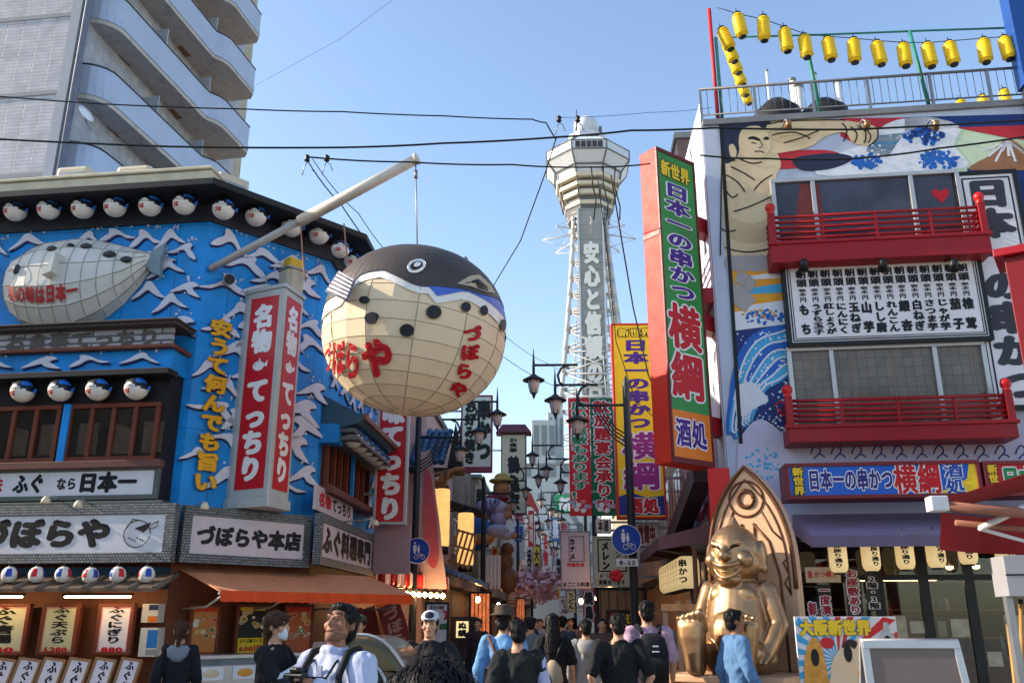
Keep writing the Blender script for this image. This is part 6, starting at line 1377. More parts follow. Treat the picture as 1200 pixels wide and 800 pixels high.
# ------------------------------------------------------------------ the shopping street beyond the crossing
def face(x, y, deg=0): return Fr(x, y, deg)
PINKW = mat('pinkish plaster', (214, 176, 166), .7, var=.15, dirt=.15); BEIGE = mat('beige render', (168, 150, 126), .8, var=.15, dirt=.25); GREYW = mat('grey shop wall', (128, 126, 126), .8, var=.2, dirt=.2)
def bld(x, y, deg, w_, d, h, m, name, label, cat='building', floors=1, left=True):
    """a low street building: front to the viewer and a street side with windows, a shop opening and an awning board"""
    f = Fr(x, y, deg); t = tf(f, name, label, cat); b = MB(); b.box(0, w_, 0, d, 0, h); b.build('wall', [m], t, bev=.02)
    b = MB(); b.box(-.1, w_ + .1, -.12, d, h + .002, h + .16); b.build('roof', [CONC], t)
    xs = w_ if left else 0; s = 1 if left else -1
    b = MB(); b.box(min(xs, xs + s * .06), max(xs, xs + s * .06), .3, d - .2, .1, 2.5); b.build('shop_opening', [mat('dim shop interior', (150, 104, 74), .6, var=.6, sc=2)], t)
    b = MB(); b.box(min(xs, xs + s * .5), max(xs, xs + s * .5), .2, d - .1, 2.6, 3.1); b.build('fascia', [mat('weathered fascia board', (118, 96, 88), .6, var=.3)], t, bev=.01)
    for k in range(floors):
        for j in range(max(1, int(d / 2.4))):
            z = 3.8 + k * 2.7; y0 = .5 + j * 2.4
            if z + 1.3 > h: continue
            b = MB(); b.box(min(xs, xs + s * .07), max(xs, xs + s * .07), y0, y0 + 1.5, z, z + 1.2); wo = b.build('window', [ALU], t); b = MB(); b.box(min(xs + s * .06, xs + s * .08), max(xs + s * .06, xs + s * .08), y0 + .07, y0 + 1.43, z + .07, z + 1.13); b.build('pane', [GLASS], wo)
    return t
def ztop(y, Y): return at(600, y, Y).z
bld(-9.5, 24.3, -3, 7.15, 6.2, ztop(478, 24.3), PINKW, 'street_building', 'pinkish plastered shop house just past the blue restaurant', floors=1)
bld(-9.5, 30.9, -3, 7.4, 7, ztop(520, 31), mat('dark timber house wall', (122, 102, 90), .7, var=.3), 'street_building', 'dark timber shop house behind the skewer and pancake sign', floors=1)
bld(-9, 38.4, -3, 7.6, 11, ztop(560, 38), BEIGE, 'street_building', 'beige shop house behind the papier mache figures', floors=1)
bld(-8.2, 50, -3, 7.6, 18, ztop(585, 50), GREYW, 'street_building', 'grey low house far along the left of the street', floors=1)
bld(-7.2, 69, -3, 8.0, 20, ztop(590, 69), PINKW, 'street_building', 'pink fronted house with the red roof sign at the far left', floors=1)
bld(3.85, 19.2, -3, 7, 8, ztop(420, 19.2), mat('olive beige panel wall', (150, 132, 112), .7, var=.15), 'street_building', 'beige panelled building carrying the yellow sign', floors=2, left=False)
bld(4.5, 27.6, -3, 7, 10, ztop(470, 27.6), GREYW, 'street_building', 'grey building behind the red and green banners', floors=2, left=False)
bld(5.3, 38.2, -3, 7, 16, ztop(560, 38), BEIGE, 'street_building', 'beige shop building behind the white hanging banners', floors=1, left=False)
bld(6.2, 55, -3, 8, 32, ztop(575, 55), PALE, 'street_building', 'pale far building on the right of the street', floors=1, left=False)
# projecting signs; each hangs on its own bracket
def proj(x0, x1, y0, y1, Y, ground, edge, texts, label, name='projecting_sign', th=.18, group=None, deg=-2, ew=.05, wall=-1, cat='sign'):
    f = Fr(at((x0 + x1) / 2, (y0 + y1) / 2, Y).x, Y, deg); t = board(f, (x0, y0), (x1, y1), 0, th, ground, edge, ew, texts, name=name, label=label, cat=cat, group=group)
    b = MB(); h = t['h']; w_ = t['w']
    for k in (.2, .8): b.box(*( (-w_ / 2 - .6, -w_ / 2 - .001) if wall < 0 else (w_ / 2 + .001, w_ / 2 + .6)), th * .4, th * .4 + .06, h * k - .03, h * k + .03)
    b.build('bracket', [GREY_M], t); return t
proj(441, 478, 440, 614, 19.0, RED_BOARD, mat('pale grey sign casing', (176, 178, 176)), [dict(s='珍味てっちり', b=(.14, .86, .02, .98), v=True, c=WHITE_INK, k=.085)], 'vertical red sign with white lettering right of the blue restaurant', wall=-1)
proj(437, 480, 615, 672, 19.6, mat('dusty pink blank board', (166, 132, 138), .5, var=.08), None, [], 'blank dusty pink board below the vertical red sign', name='blank_board', th=.1)
YG = mat('yellow sign face', (236, 192, 26), .4, var=.1)
t = proj(720, 776, 379, 607, 19.5, YG, mat('vermilion sign edge', (196, 40, 28), .45), [], 'tall yellow sign with purple lettering behind the street lamp post', wall=1, th=.3, ew=.04)
panel(t, .02, .98, .015, .12, mat('navy sign foot', (30, 50, 130), .4), 'navy_field', pts=[(.02, .015), (.98, .015), (.98, .11), (.6, .1), (.3, .125), (.02, .105)])
w_, h = t['w'], t['h']
for s, bx, c, oc, v, kk, ok in (('新世界', (.14, .88, .925, .975), YELLOW_INK, INK, False, .04, .13), ('日本一の串かつ', (.24, .78, .44, .915), PURPLE, None, True, .06, 0), ('横綱', (.12, .92, .13, .43), mat('magenta lettering', (150, 34, 130), .4), WHITE_INK, True, .035, .08), ('酒処', (.2, .85, .02, .1), RED_INK, WHITE_INK, False, .06, .13)):
    x = MB(); put_text(x, s, -w_ / 2 + bx[0] * w_, -w_ / 2 + bx[1] * w_, bx[2] * h, bx[3] * h, -.006, v, 0, kk, 1 if oc else None, ok); x.build('lettering', [c] + ([oc] if oc else []), t)
GB = mat('green banner cloth', (24, 100, 66), .6, var=.12); RB = mat('red banner cloth', (206, 40, 46), .6, var=.1)
b1 = proj(693, 720, 466, 604, 26.5, GB, None, [dict(s='飲放題宴会承り中', b=(.12, .9, .03, .98), v=True, c=RED_INK, o=WHITE_INK, k=.045, ok=.11)], 'green vertical banner with red outlined lettering', name='vertical_banner', th=.05, wall=1, cat='banner')
b2 = proj(667, 692, 466, 604, 26.5, RB, None, [dict(s='広いお座敷もあります!!', b=(.1, .9, .06, .97), v=True, c=mat('green lettering', (30, 120, 70)), o=WHITE_INK, k=.045, ok=.12)], 'red vertical banner with green outlined lettering, left of the green one', name='vertical_banner', th=.05, wall=1, cat='banner')
for q in (b1, b2):
    bb = MB(); w_, h = q['w'], q['h']; rr = random.Random(3)
    for i in range(9): x = rr.uniform(-.4, .4) * w_; z = rr.uniform(.0, .1) * h; bb.prism([(x + .09 * math.cos(k), z + .1 + .07 * math.sin(k)) for k in range(6)], -.012 - i * .0006, -.0118 - i * .0006, i % 3)
    bb.build('printed_blossom', [mat('lilac print', (170, 164, 196), .6, var=.3), WHITE_INK, mat('pink print', (214, 120, 140), .6)], q)
LIL = mat('lilac white cloth', (190, 180, 196), .6, var=.1, sc=2)
t = proj(657, 692, 622, 690, 22.5, LIL, mat('grey banner rod', (120, 112, 116), .5), [dict(s='カナメ', b=(.3, .5, .5, .88), v=True, k=.07), dict(s='串揚定食', b=(.2, .8, .38, .45), c=RED_INK, k=.05), dict(s='まごころ料理', b=(.05, .95, .04, .12), k=.05)], 'lilac white hanging banner with small red and black lettering', name='hanging_banner', th=.02, wall=1, cat='banner', ew=.02)
w_, h = t['w'], t['h']; b = MB()
for u in (-.22, .28): b.box(u * w_, u * w_ + .015, -.008, -.004, .47 * h, .9 * h)
for v in (.47, .9): b.box(-.22 * w_, .28 * w_ + .015, -.009, -.005, v * h, v * h + .015)
b.build('ruled_border', [INK], t)
t = proj(695, 741, 628, 687, 21.0, IVORY, mat('pale grey sign casing', (176, 178, 176)), [dict(s='メレン', b=(.22, .42, .32, .9), v=True, k=.085), dict(s='ランチ', b=(.55, .75, .38, .9), v=True, k=.02), dict(s='ドリンク', b=(.12, .8, .16, .26), k=.035), dict(s='酒肴あります', b=(.12, .8, .03, .14), k=.05)], 'ivory sign with a black ruled box behind the round blue sign', wall=1, ew=.02)
w_, h = t['w'], t['h']; b = MB()
for u in (-.38, .32): b.box(u * w_, u * w_ + .03, -.008, -.004, .3 * h, .94 * h)
for v in (.29, .92): b.box(-.38 * w_, .32 * w_ + .03, -.009, -.005, v * h, v * h + .03)
b.build('ruled_border', [INK], t)
proj(683, 697, 690, 728, 20.5, mat('red streamer cloth', (196, 50, 66), .6, var=.1), None, [dict(s='焼鳥', b=(.12, .88, .05, .95), v=True, c=INK, o=WHITE_INK, k=.07, ok=.15)], 'small red streamer with two black characters by the hooded person', name='streamer', th=.012, wall=1, cat='banner')
t = proj(540, 577, 463, 553, 29.0, mat('pale green white board', (196, 204, 194), .5, var=.08), mat('maroon sign edge', (128, 48, 70), .5), [dict(s='串かつ', b=(.5, .95, .14, .93), v=True, k=.08, o=mat('moss shadow', (130, 150, 120), .6), ok=.12), dict(s='お好み焼き', b=(.12, .46, .1, .93), v=True, k=.07, o=mat('moss shadow', (130, 150, 120)), ok=.12)], 'white sign with a maroon edge and two columns of brush lettering', wall=-1)
panel(t, .0, 1.0, .012, .07, mat('maroon sign edge', (128, 48, 70)), 'maroon_foot')
t = proj(587, 617, 508, 602, 40.0, mat('cream old sign', (196, 186, 160), .6, var=.12), mat('plum sign edge', (96, 60, 84), .5), [dict(s='鶴亀家', b=(.25, .75, .03, .72), v=True, k=.06), dict(s='お食事', b=(.3, .66, .76, .95), v=True, k=.05)], 'cream sign with a plum roof cap in the middle of the street', wall=-1, th=.5)
w_, h = t['w'], t['h']; b = MB(); b.prism([(-w_ / 2 - .25, h + .01), (w_ / 2 + .25, h + .01), (w_ / 2 - .05, h + .4), (-w_ / 2 + .05, h + .4)], -.25, .7); b.build('sign_roof', [mat('plum tin roof', (104, 56, 76), .5, var=.15)], t, bev=.03)
t = proj(601, 615, 590, 655, 52, mat('white blue signboard', (190, 196, 206), .5, var=.1), None, [dict(s='将棋', b=(.15, .85, .66, .97), v=True, c=RED_INK, k=.07), dict(s='囲碁', b=(.15, .85, .3, .6), v=True, c=mat('blue lettering', (30, 70, 160)), k=.07)], 'narrow white sign with red and blue characters far down the left', wall=-1)
t = proj(600, 622, 577, 592, 56, mat('brick red roof board', (160, 62, 60), .6, var=.15), None, [], 'brick red gabled roof board above the narrow far sign', name='roof_board', wall=-1, th=.6); b = MB(); b.prism([(t['w'] / 2 + .002, 0), (t['w'] / 2 + .5, -.6), (t['w'] / 2 + .5, -.3), (t['w'] / 2 + .002, t['h'])], 0, .5); b.build('gable', [mat('brick red roof board', (160, 62, 60))], t)
for i, (x0, x1, y0, y1, Y, c, s, sc_) in enumerate([(645, 656, 688, 702, 44, (226, 190, 60), '酒', (180, 30, 40)), (650, 664, 652, 684, 48, (204, 204, 206), '新世界', (40, 40, 60)), (627, 634, 610, 668, 60, (120, 40, 60), '通天', (220, 220, 220)), (636, 643, 622, 666, 66, (200, 190, 190), '名物', (190, 40, 50)), (655, 668, 700, 720, 33, (186, 196, 206), 'ビール', (40, 70, 140)), (617, 624, 640, 690, 58, (214, 206, 196), '呑処', (40, 40, 60)), (645, 653, 640, 650, 72, (176, 60, 70), '寿司', (230, 220, 220)), (664, 671, 668, 686, 36, (60, 110, 170), '酒', (230, 230, 230))]):
    proj(x0, x1, y0, y1, Y, mat('far sign %d' % i, c, .5, var=.1), None, [dict(s=s, b=(.12, .88, .06, .94), v=True, c=mat('far lettering %d' % i, sc_, .5, var=0), k=.07)], ['small yellow sign low in the distance with a red character', 'white sign with three dark characters low beside the lilac banner', 'narrow maroon sign in the far middle of the street', 'narrow pale sign with red characters in the far middle', 'pale blue beer sign just above the crowd right of the middle', 'pale narrow sign behind the pink blossoms', 'small red sushi sign in the far distance', 'small blue sign at the lower left of the lilac banner'][i], wall=1 if x0 > 640 else -1, group='distant street signs')
for i, (x0, x1, y0, y1, Y, gcol, s, ink, lab) in enumerate([
 (556, 566, 566, 640, 36, (206, 196, 170), '居酒屋', (30, 28, 30), 'ivory tavern sign left of the papier mache figures'), (619, 626, 598, 640, 47, (214, 60, 50), '寿司', (236, 230, 220), 'slim red sushi sign right of the red roof board'),
 (625, 633, 640, 676, 52, (226, 200, 80), '大衆', (40, 40, 50), 'slim yellow sign just above the pink blossoms'), (608, 616, 662, 698, 43, (230, 224, 214), '立呑み', (180, 30, 40), 'white standing bar sign left of the blossoms'),
 (646, 656, 606, 634, 56, (60, 110, 170), '薬', (236, 236, 236), 'blue chemist sign left of the banner pair foot'), (656, 666, 612, 622, 42, (236, 232, 226), '遊技', (200, 50, 60), 'low white games sign under the red banner'),
 (636, 648, 684, 700, 40, (214, 70, 60), '串', (240, 234, 226), 'square red skewer sign over the crowd in mid street'), (664, 674, 692, 716, 30, (236, 226, 180), 'うどん', (40, 34, 34), 'cream noodle sign beside the red streamer'),
 (576, 584, 640, 662, 35, (240, 200, 60), '祭', (190, 30, 40), 'small yellow festival sign under the figures'), (594, 606, 694, 712, 38, (206, 120, 70), 'たこ', (250, 240, 226), 'small orange sign above the brimmed hat'),
 (698, 716, 608, 624, 25, (220, 216, 212), '本通', (60, 60, 70), 'short white street sign under the green banner'), (744, 772, 612, 640, 19.8, (206, 198, 186), '営業中', (120, 40, 40), 'pale board under the yellow sign beside the round blue sign')]):
    proj(x0, x1, y0, y1, Y, mat('street sign %d' % i, gcol, .5, var=.12), GREY_M, [dict(s=s, b=(.14, .86, .08, .92), v=(y1 - y0) > (x1 - x0), c=mat('street lettering %d' % i, ink, .5, var=0), k=.06)], lab, wall=1 if x0 > 638 else -1, group='small street signs', ew=.02)
# street lamps with three stepped lanterns
LZ_ = 6.55
def make_lamp():
    t = thing('street_lamp', 'street lamp', 'street lamp', group='three lantern street lamps')
    b = MB(); b.lathe([(.16, 0), (.16, .5), (.1, .7), (.085, 2.5), (.075, LZ_ - .1), (.05, LZ_), (.0, LZ_ + .12)], n=12); b.build('post', [POST_M], t)
    b = MB()
    z0 = LZ_ - .55
    b.cyl((0, 0, z0), (1.06, 0, z0), .03, n=8)
    for k in range(2):
        x0, z = .5 - .0 * k + k * .42, z0 + k * .45
        b.tube([(x0 + .42, 0, z), (x0 + .5, 0, z + .06), (x0 + .54, 0, z + .22), (x0 + .46, 0, z + .38), (x0 + .3, 0, z + .45), (x0 + .1, 0, z + .45), (1.06 + k * .46 - .1 + .0, 0, z + .45), (1.06 + (k + 1) * .46, 0, z + .45)], .028, 7)
    for k in range(4): b.tube([(.06, 0, z0 - .62 - k * .09), (.25 + k * .03, 0, z0 - .5 - k * .06), (.42 + k * .07, 0, z0 - .22), (.5 + k * .08, 0, z0)], .017, 6)
    b.build('arm', [POST_M], t)
    for k in range(3):
        x, z = 1.06 + k * .46, z0 + k * .45
        b = MB(); b.tube([(x, 0, z + .38), (x, 0, z + .2), (x, 0, z), (x, 0, z - .22)], [.006, .018, .03, .03], 8); b.lathe([(.04, z - .2), (.1, z - .25), (.24, z - .33), (.24, z - .35), (.12, z - .345)], (x, 0, 0), 16); b.lathe([(.07, z - .62), (.04, z - .66), (.03, z - .7), (.004, z - .76)], (x, 0, 0), 12)
        lo = b.build('lantern', [POST_M], t)
        b = MB(); b.lathe([(.13, z - .346), (.125, z - .45), (.075, z - .62)], (x, 0, 0), 12, sm=False); b.build('lantern_glass', [CLEAR], lo)
        b = MB()
        for j in range(6): a = j * math.pi / 3; b.cyl((x + .133 * math.cos(a), .133 * math.sin(a), z - .346), (x + .078 * math.cos(a), .078 * math.sin(a), z - .622), .008, n=5)
        b.build('lantern_ribs', [POST_M], lo)
    return t
lamp = make_lamp()
LP = [(733, 440, 18.3, math.pi, 'nearest right street lamp, whose post stands before the yellow sign'), (491, 487, 21.6, 0, 'nearest left street lamp, whose post carries a round blue sign'), (567, 560, 31, 0, 'second left street lamp, beside the papier mache figures'), (694, 520, 33, math.pi, 'second right street lamp, behind the red and green banners'), (607, 600, 50, 0, 'third left street lamp, small before the pink blossoms'), (685, 565, 46, math.pi, 'third right street lamp, half behind the lilac banner'), (623, 630, 72, 0, 'fourth left street lamp, tiny in the distance'), (672, 605, 66, math.pi, 'fourth right street lamp, tiny in the distance')]
for i, (x, y, Y, r, lab) in enumerate(LP):
    p = at(x, y, Y); o = lamp if i == 0 else dup(lamp); o.location = (p.x, Y, 0); o.rotation_euler = (0, 0, r + R(-2)); o['label'] = lab; s = p.z / LZ_; o.scale = (1, 1, 1) if i < 1 else (min(1.15, max(.9, s)),) * 3
# round blue pedestrian and bicycle signs
BLU = mat('blue traffic sign face', (20, 64, 160), .35, var=.06)
def ped_sign(x, y, Y, label):
    p = at(x, y, Y); t = thing('traffic_sign', label, 'traffic sign', (p.x, Y, p.z), 0, 'round blue footpath signs'); r = .3
    b = MB(); b.cyl((0, -.0, 0), (0, .03, 0), r, n=32); b.build('disc', [BLU], t); b = MB()
    b.tube([(r * .985 * math.cos(a), -.004, r * .985 * math.sin(a)) for a in [i * math.pi / 16 for i in range(33)]], .008, 5); b.build('rim', [WHITE_INK], t)
    b = MB()
    for cx, cz, k in ((-.06, .08, 1), (.03, .05, .7)):
        b.cyl((cx, -.006, cz + .1 * k), (cx, .0, cz + .1 * k), .026 * k, n=10); b.prism([(cx - .03 * k, cz + .06 * k), (cx + .03 * k, cz + .06 * k), (cx + .045 * k, cz - .03 * k), (cx + .02 * k, cz - .14 * k), (cx - .02 * k, cz - .14 * k), (cx - .045 * k, cz - .03 * k)], -.006, -.001)
    for cx in (-.02, .13): b.tube([(cx + .05 * math.cos(a), -.005, -.14 + .05 * math.sin(a)) for a in [i * math.pi / 8 for i in range(17)]], .007, 4)
    b.tube([(-.02, -.005, -.14), (.02, -.005, -.07), (.1, -.005, -.07), (.13, -.005, -.14)], .007, 4); b.tube([(.02, -.005, -.07), (.05, -.005, -.14), (.1, -.005, -.07)], .007, 4)
    b.build('pictogram', [WHITE_INK], t)
    b = MB(); b.box(-.03, .03, .03, .1, -.05, .05); b.build('clamp', [GREY_M], t); return t
ped_sign(489, 645, 21.45, 'round blue footpath sign on the left lamp post'); t = ped_sign(734, 632, 18.1, 'round blue footpath sign on the right lamp post, with an hours plate below')
b = MB(); b.box(-.22, .22, 0, .02, -.52, -.37); o = b.build('hours_plate', [WHITE_BOARD], t); b = MB(); put_text(b, '8-22', -.17, .17, -.5, -.385, -.004, bold=.03); b.build('lettering', [INK], o)
p = at(722, 674, 18.0); t = thing('poppy_ornament', 'red paper flower tied to the right lamp post', 'ornament', p); b = MB()
for k in range(5): a = k * 1.256; b.ell((.07 * math.cos(a), -.02, .07 * math.sin(a)), (.075, .03, .06), 10, 6)
b.build('petals', [RED_INK], t); b = MB(); b.tube([(0, 0, -.05), (.05, .02, -.2), (.16, .1, -.36)], .012, 5); b.build('stem', [GRN], t)
# left side clutter
t = tf(Fr(at(512, 530, 25).x, 23.9, 0), 'tiled_canopy_roof', 'small blue tiled canopy roof with timber ends on the pinkish shop house', 'roof', 0, 0, ztop(546, 24))
b = MB(); 
for k in range(7):
    for j in range(5): b.cyl((-.5 + j * .19 + k * .02, -.5 + k * .1, k * .14), (-.5 + j * .19 + k * .03 + .01, -.42 + k * .1 + .05, k * .14 + .17), .1, .09, 8)
b.build('tiles', [mat('blue glazed roof tile', (74, 108, 150), .35, var=.3, sc=6)], t); b = MB(); b.prism([(.42, -.1), (.85, -.12), (.62, 1.1)], -.45, .4); b.prism([(-.62, -.12), (.85, -.16), (.85, -.22), (-.62, -.2)], -.55, .4); b.build('gable', [DARK], t)
b = MB(); rr = random.Random(8)
for k in range(11): y = -.55 - rr.random() * .2; b.cyl((-.5 + rr.random() * .9, y, -.35 - rr.random() * .4), (.1 + rr.random() * .8, y - .15, -.15 - rr.random() * .55), .05, n=6)
b.build('timber_ends', [WOOD_L], t)
SQ = mat('white pink banner cloth', (206, 176, 170), .7, var=.12, sc=1.5)
t = tf(Fr(at(508, 690, 22.2).x, 22.2, -14), 'tall_banner', 'slanting white and pink banner hanging beside the left lamp post', 'banner', 0, 0, at(508, 690, 22.2).z); hh = at(500, 528, 22.2).z - t.location.z
b = MB(); 
for k in range(10):
    za, zb = hh * k / 10, hh * (k + 1) / 10; f = lambda z: (-.32 - .14 * (z / hh), .34 - .5 * (z / hh), .03 * math.sin(z * 5)); (xa, xb, ya), (xc, xd, yb) = f(za), f(zb); b.poly([(xa, ya, za), (xb, ya, za), (xd, yb, zb), (xc, yb, zb)])
b.build('cloth', [SQ], t); b = MB(); b.prism(smooth([(-.25, hh * .3), (-.05, hh * .15), (.12, hh * .2), (.05, hh * .5), (-.12, hh * .8), (-.3, hh * .85), (-.3, hh * .55)], 4), -.06, -.05); b.build('painted_prawn', [mat('coral banner paint', (206, 96, 100), .6, var=.2)], t); b = MB(); b.cyl((-.55, 0, hh + .02), (-.1, 0, hh + .02), .02, n=6); b.build('rod', [GREY_M], t)
GLOW = mat('lit orange lantern paper', (232, 176, 104), .5, var=.2, emit=.6)
for i, (x0, x1, y0, y1, Y) in enumerate([(508, 526, 573, 640, 24.0), (537, 555, 601, 662, 27.0)]):
    f = Fr(at((x0 + x1) / 2, 610, Y).x, Y, 0); (xa, za), (xb, zb) = f.px(x0, y0), f.px(x1, y1); r = (xb - xa) / 2; t = tf(f, 'standing_lantern', ['tall lit orange lantern left of the wooden lattice', 'tall lit orange lantern right of the wooden lattice'][i], 'lantern', 0, 0, zb, group='tall lit lanterns by the timber house'); b = MB(); h = za - zb; b.lathe([(r * .9, 0), (r, .06), (r, h - .06), (r * .9, h)], n=18); b.build('paper_body', [GLOW], t); b = MB(); b.lathe([(r * .92, -.2), (r * .95, -.002)], n=18); b.lathe([(r * .92, h + .002), (r * .8, h + .1)], n=18)
    b.box(-r - .6, -r * .5, -.03, .03, h + .05, h + .09); b.build('cap', [BLACK], t)
t = tf(Fr(at(537, 645, 25.2).x, 25.2, -8), 'wooden_lattice', 'tilted orange brown wooden lattice between the two lit lanterns', 'lattice', 0, 0, at(537, 664, 25.2).z); t.rotation_euler = (0, R(16), R(-8)); b = MB()
for k in range(5): b.box(-.3 + k * .14, -.25 + k * .14, -.03, .03, 0, 1.0)
for z in (.05, .5, .93): b.box(-.34, .34, .031, .06, z, z + .06)
b.build('slats', [WOOD_L], t)
for i, (x, y, x2, y2, Y) in enumerate([(523, 592, 570, 606, 27.5), (515, 668, 572, 690, 24.6)]):
    f = Fr(at(x, y, Y).x, Y, 0); (xa, za), (xb, zb) = f.px(x, y), f.px(x2, y2); t = tf(f, 'eave_canopy', ['dark sloping eave above the right lit lantern', 'blue grey tiled eave over the shop entrance with red lanterns'][i], 'canopy', 0, 0, zb); b = MB()
    n = 10
    for k in range(n): u0, u1 = xa + (xb - xa) * k / n, xa + (xb - xa) * (k + 1) / n; zz = (za - zb) * (1 - k / n); b.box(u0, u1 - .01, -.5, .9, zz, zz + .12)
    b.build('roof_sheet', [[DARK, mat('blue glazed roof tile', (74, 108, 150))][i]], t); b = MB(); b.box(xa - .05, xa + .03, -.45, .9, (za - zb) - .8, za - zb - .002); b.build('bracket', [DARK], t)
# row of small red and white lanterns with bulbs over the side street entrance
RWL = mat('red white lantern paper', (226, 176, 150), .5, var=.15, emit=.12)
rl = oblong('red_lantern', '', 'small lit red and white lanterns past the blue restaurant', .14, .36, RWL, None)
for q in rl.children:
    if q.name.startswith('paper_body'):
        q.data.materials.append(mat('red lantern paint', (200, 40, 44)))
        for p in q.data.polygons:
            if int((math.atan2(p.center.y, p.center.x) + math.pi) / math.pi * 3.01) % 2: p.material_index = 1
for i in range(11):
    f = i / 10; x = 448 + 72 * f; Y = 20.2 + 3.2 * f; p = at(x, 676 + 8 * f, Y); o = rl if i == 0 else dup(rl); o.location = p; o.rotation_euler = (0, 0, i * 1.1)
    o['label'] = '%s red and white lantern from the left in the row under the pink board' % (['first'] + names[1:])[i]
BULB = mat('lit warm string bulb', (255, 196, 126), .4, var=0, emit=40)
for i in range(8):
    x = 470 + 7 * i; Y = 21.5; o = thing('light_bulb', '%s lit bulb in the low row above the cap wearer, counted from the left' % names[i], 'bulb', at(x, 695 + .4 * i, Y), 0, 'lit bulbs over the left entrance'); b = MB(); b.ell((0, 0, 0), (.05, .05, .06), 10, 7); b.build('glass_bulb', [BULB], o); b = MB(); b.cyl((0, 0, .05), (0, 0, .14), .025, n=8); b.build('socket', [BLACK], o)
o = thing('bulb_string', 'black cord holding the low row of lit bulbs', 'cord', at(462, 688, 21.5)); b = MB(); b.tube([at(462 + 9 * k, 688 + .4 * k, 21.5) - o.location for k in range(8)], .012, 5); b.build('strand', [CABLE], o)
for i, (x, y, Y) in enumerate([(560, 702, 28), (572, 706, 34), (584, 708, 41), (700, 700, 24), (714, 694, 21.5), (681, 704, 31)]):
    o = thing('hanging_bulb', ['lit hanging bulb over the red shopfront, left one', 'lit hanging bulb over the red shopfront, right one', 'lit hanging bulb far behind the brimmed hat', 'lit hanging bulb beside the red streamer', 'lit hanging bulb at the timber boarded shop wall', 'small lit hanging bulb left of the red streamer'][i], 'bulb', at(x, y, Y), 0, 'hanging bulbs of the street shops'); b = MB(); b.ell((0, 0, 0), (.07, .07, .09), 10, 7); b.build('glass_bulb', [BULB], o); b = MB(); b.cyl((0, 0, .08), (0, 0, .16), .03, n=8); b.cyl((0, 0, .16), (0, 0, .9), .006, n=5); b.build('cord', [BLACK], o)
# papier mache festival figures
def pm(px, py, Y, label, parts, name='festival_figure'):
    p = at(px, py, Y); t = thing(name, label, 'festival figure', p, 0, 'papier mache figures over the shop'); t.scale = (.8,) * 3
    for nm, c, shapes, col in parts:
        b = MB()
        for s in shapes: b.ell(s[0], s[1], 16, 10)
        b.build(nm, [mat(col[0], col[1], .5, var=.25)], t)
    b = MB(); b.cyl((-.2, .3, -.1), (-.9, .5, -.15), .04, n=6); b.build('mounting_arm', [GREY_M], t)
    return t
pm(588, 572, 33.5, 'orange brown papier mache head with a straw hat on top of the figures', [('head', 0, [((0, 0, 0), (.42, .4, .45))], ('papier skin tan', (190, 130, 90))), ('hat', 0, [((0, 0, .35), (.62, .6, .16)), ((0, 0, .5), (.36, .34, .24))], ('papier straw hat', (186, 150, 70))), ('collar', 0, [((-.2, -.1, -.5), (.6, .45, .25))], ('papier red', (150, 40, 50)))])
pm(575, 596, 32.5, 'white and violet striped papier mache cape in the middle of the figures', [('cape', 0, [((0, 0, 0), (.75, .5, .5)), ((.35, -.1, -.5), (.4, .4, .4))], ('papier violet white', (186, 170, 200))), ('stripes', 0, [((-.2 + .2 * k, -.48 + .05 * abs(k), .05), (.05, .06, .4)) for k in range(3)], ('papier violet', (90, 70, 130))), ('hand', 0, [((.85, -.2, .0), (.16, .14, .4)), ((.75, -.2, -.3), (.25, .2, .2))], ('papier skin', (196, 140, 104)))])
pm(562, 625, 32.0, 'blue and orange papier mache robe low among the figures', [('robe', 0, [((0, 0, 0), (.6, .45, .75))], ('papier blue', (50, 100, 170))), ('sash', 0, [((.1, -.3, -.25), (.6, .3, .25))], ('papier orange', (196, 130, 80))), ('sleeve', 0, [((.8, -.2, .1), (.55, .35, .3)), ((1.2, -.2, -.1), (.3, .25, .2))], ('papier grey lilac', (180, 176, 196))), ('hand', 0, [((1.5, -.25, -.1), (.18, .16, .16))], ('papier skin', (196, 140, 104)))])
pm(592, 668, 33.0, 'brown papier mache bear like bundle hanging below the figures', [('bundle', 0, [((0, 0, .4), (.38, .35, .5)), ((.1, 0, -.4), (.45, .4, .6)), ((.1, -.1, .95), (.3, .28, .3))], ('papier brown', (134, 96, 66)))])
for i in range(4):
    x = 571 + i * 4.6; o = thing('white_streamer', '%s of the four white cloth strips under the papier mache robe' % names[i], 'streamer', at(x, 690, 31.5), 0, 'white cloth strips'); hh = at(x, 650, 31.5).z - o.location.z; b = MB(); b.prism([(-.05, 0), (.05, .02), (.06, hh), (-.06, hh)], -.01, .01); b.build('cloth', [WHITE_BOARD], o)
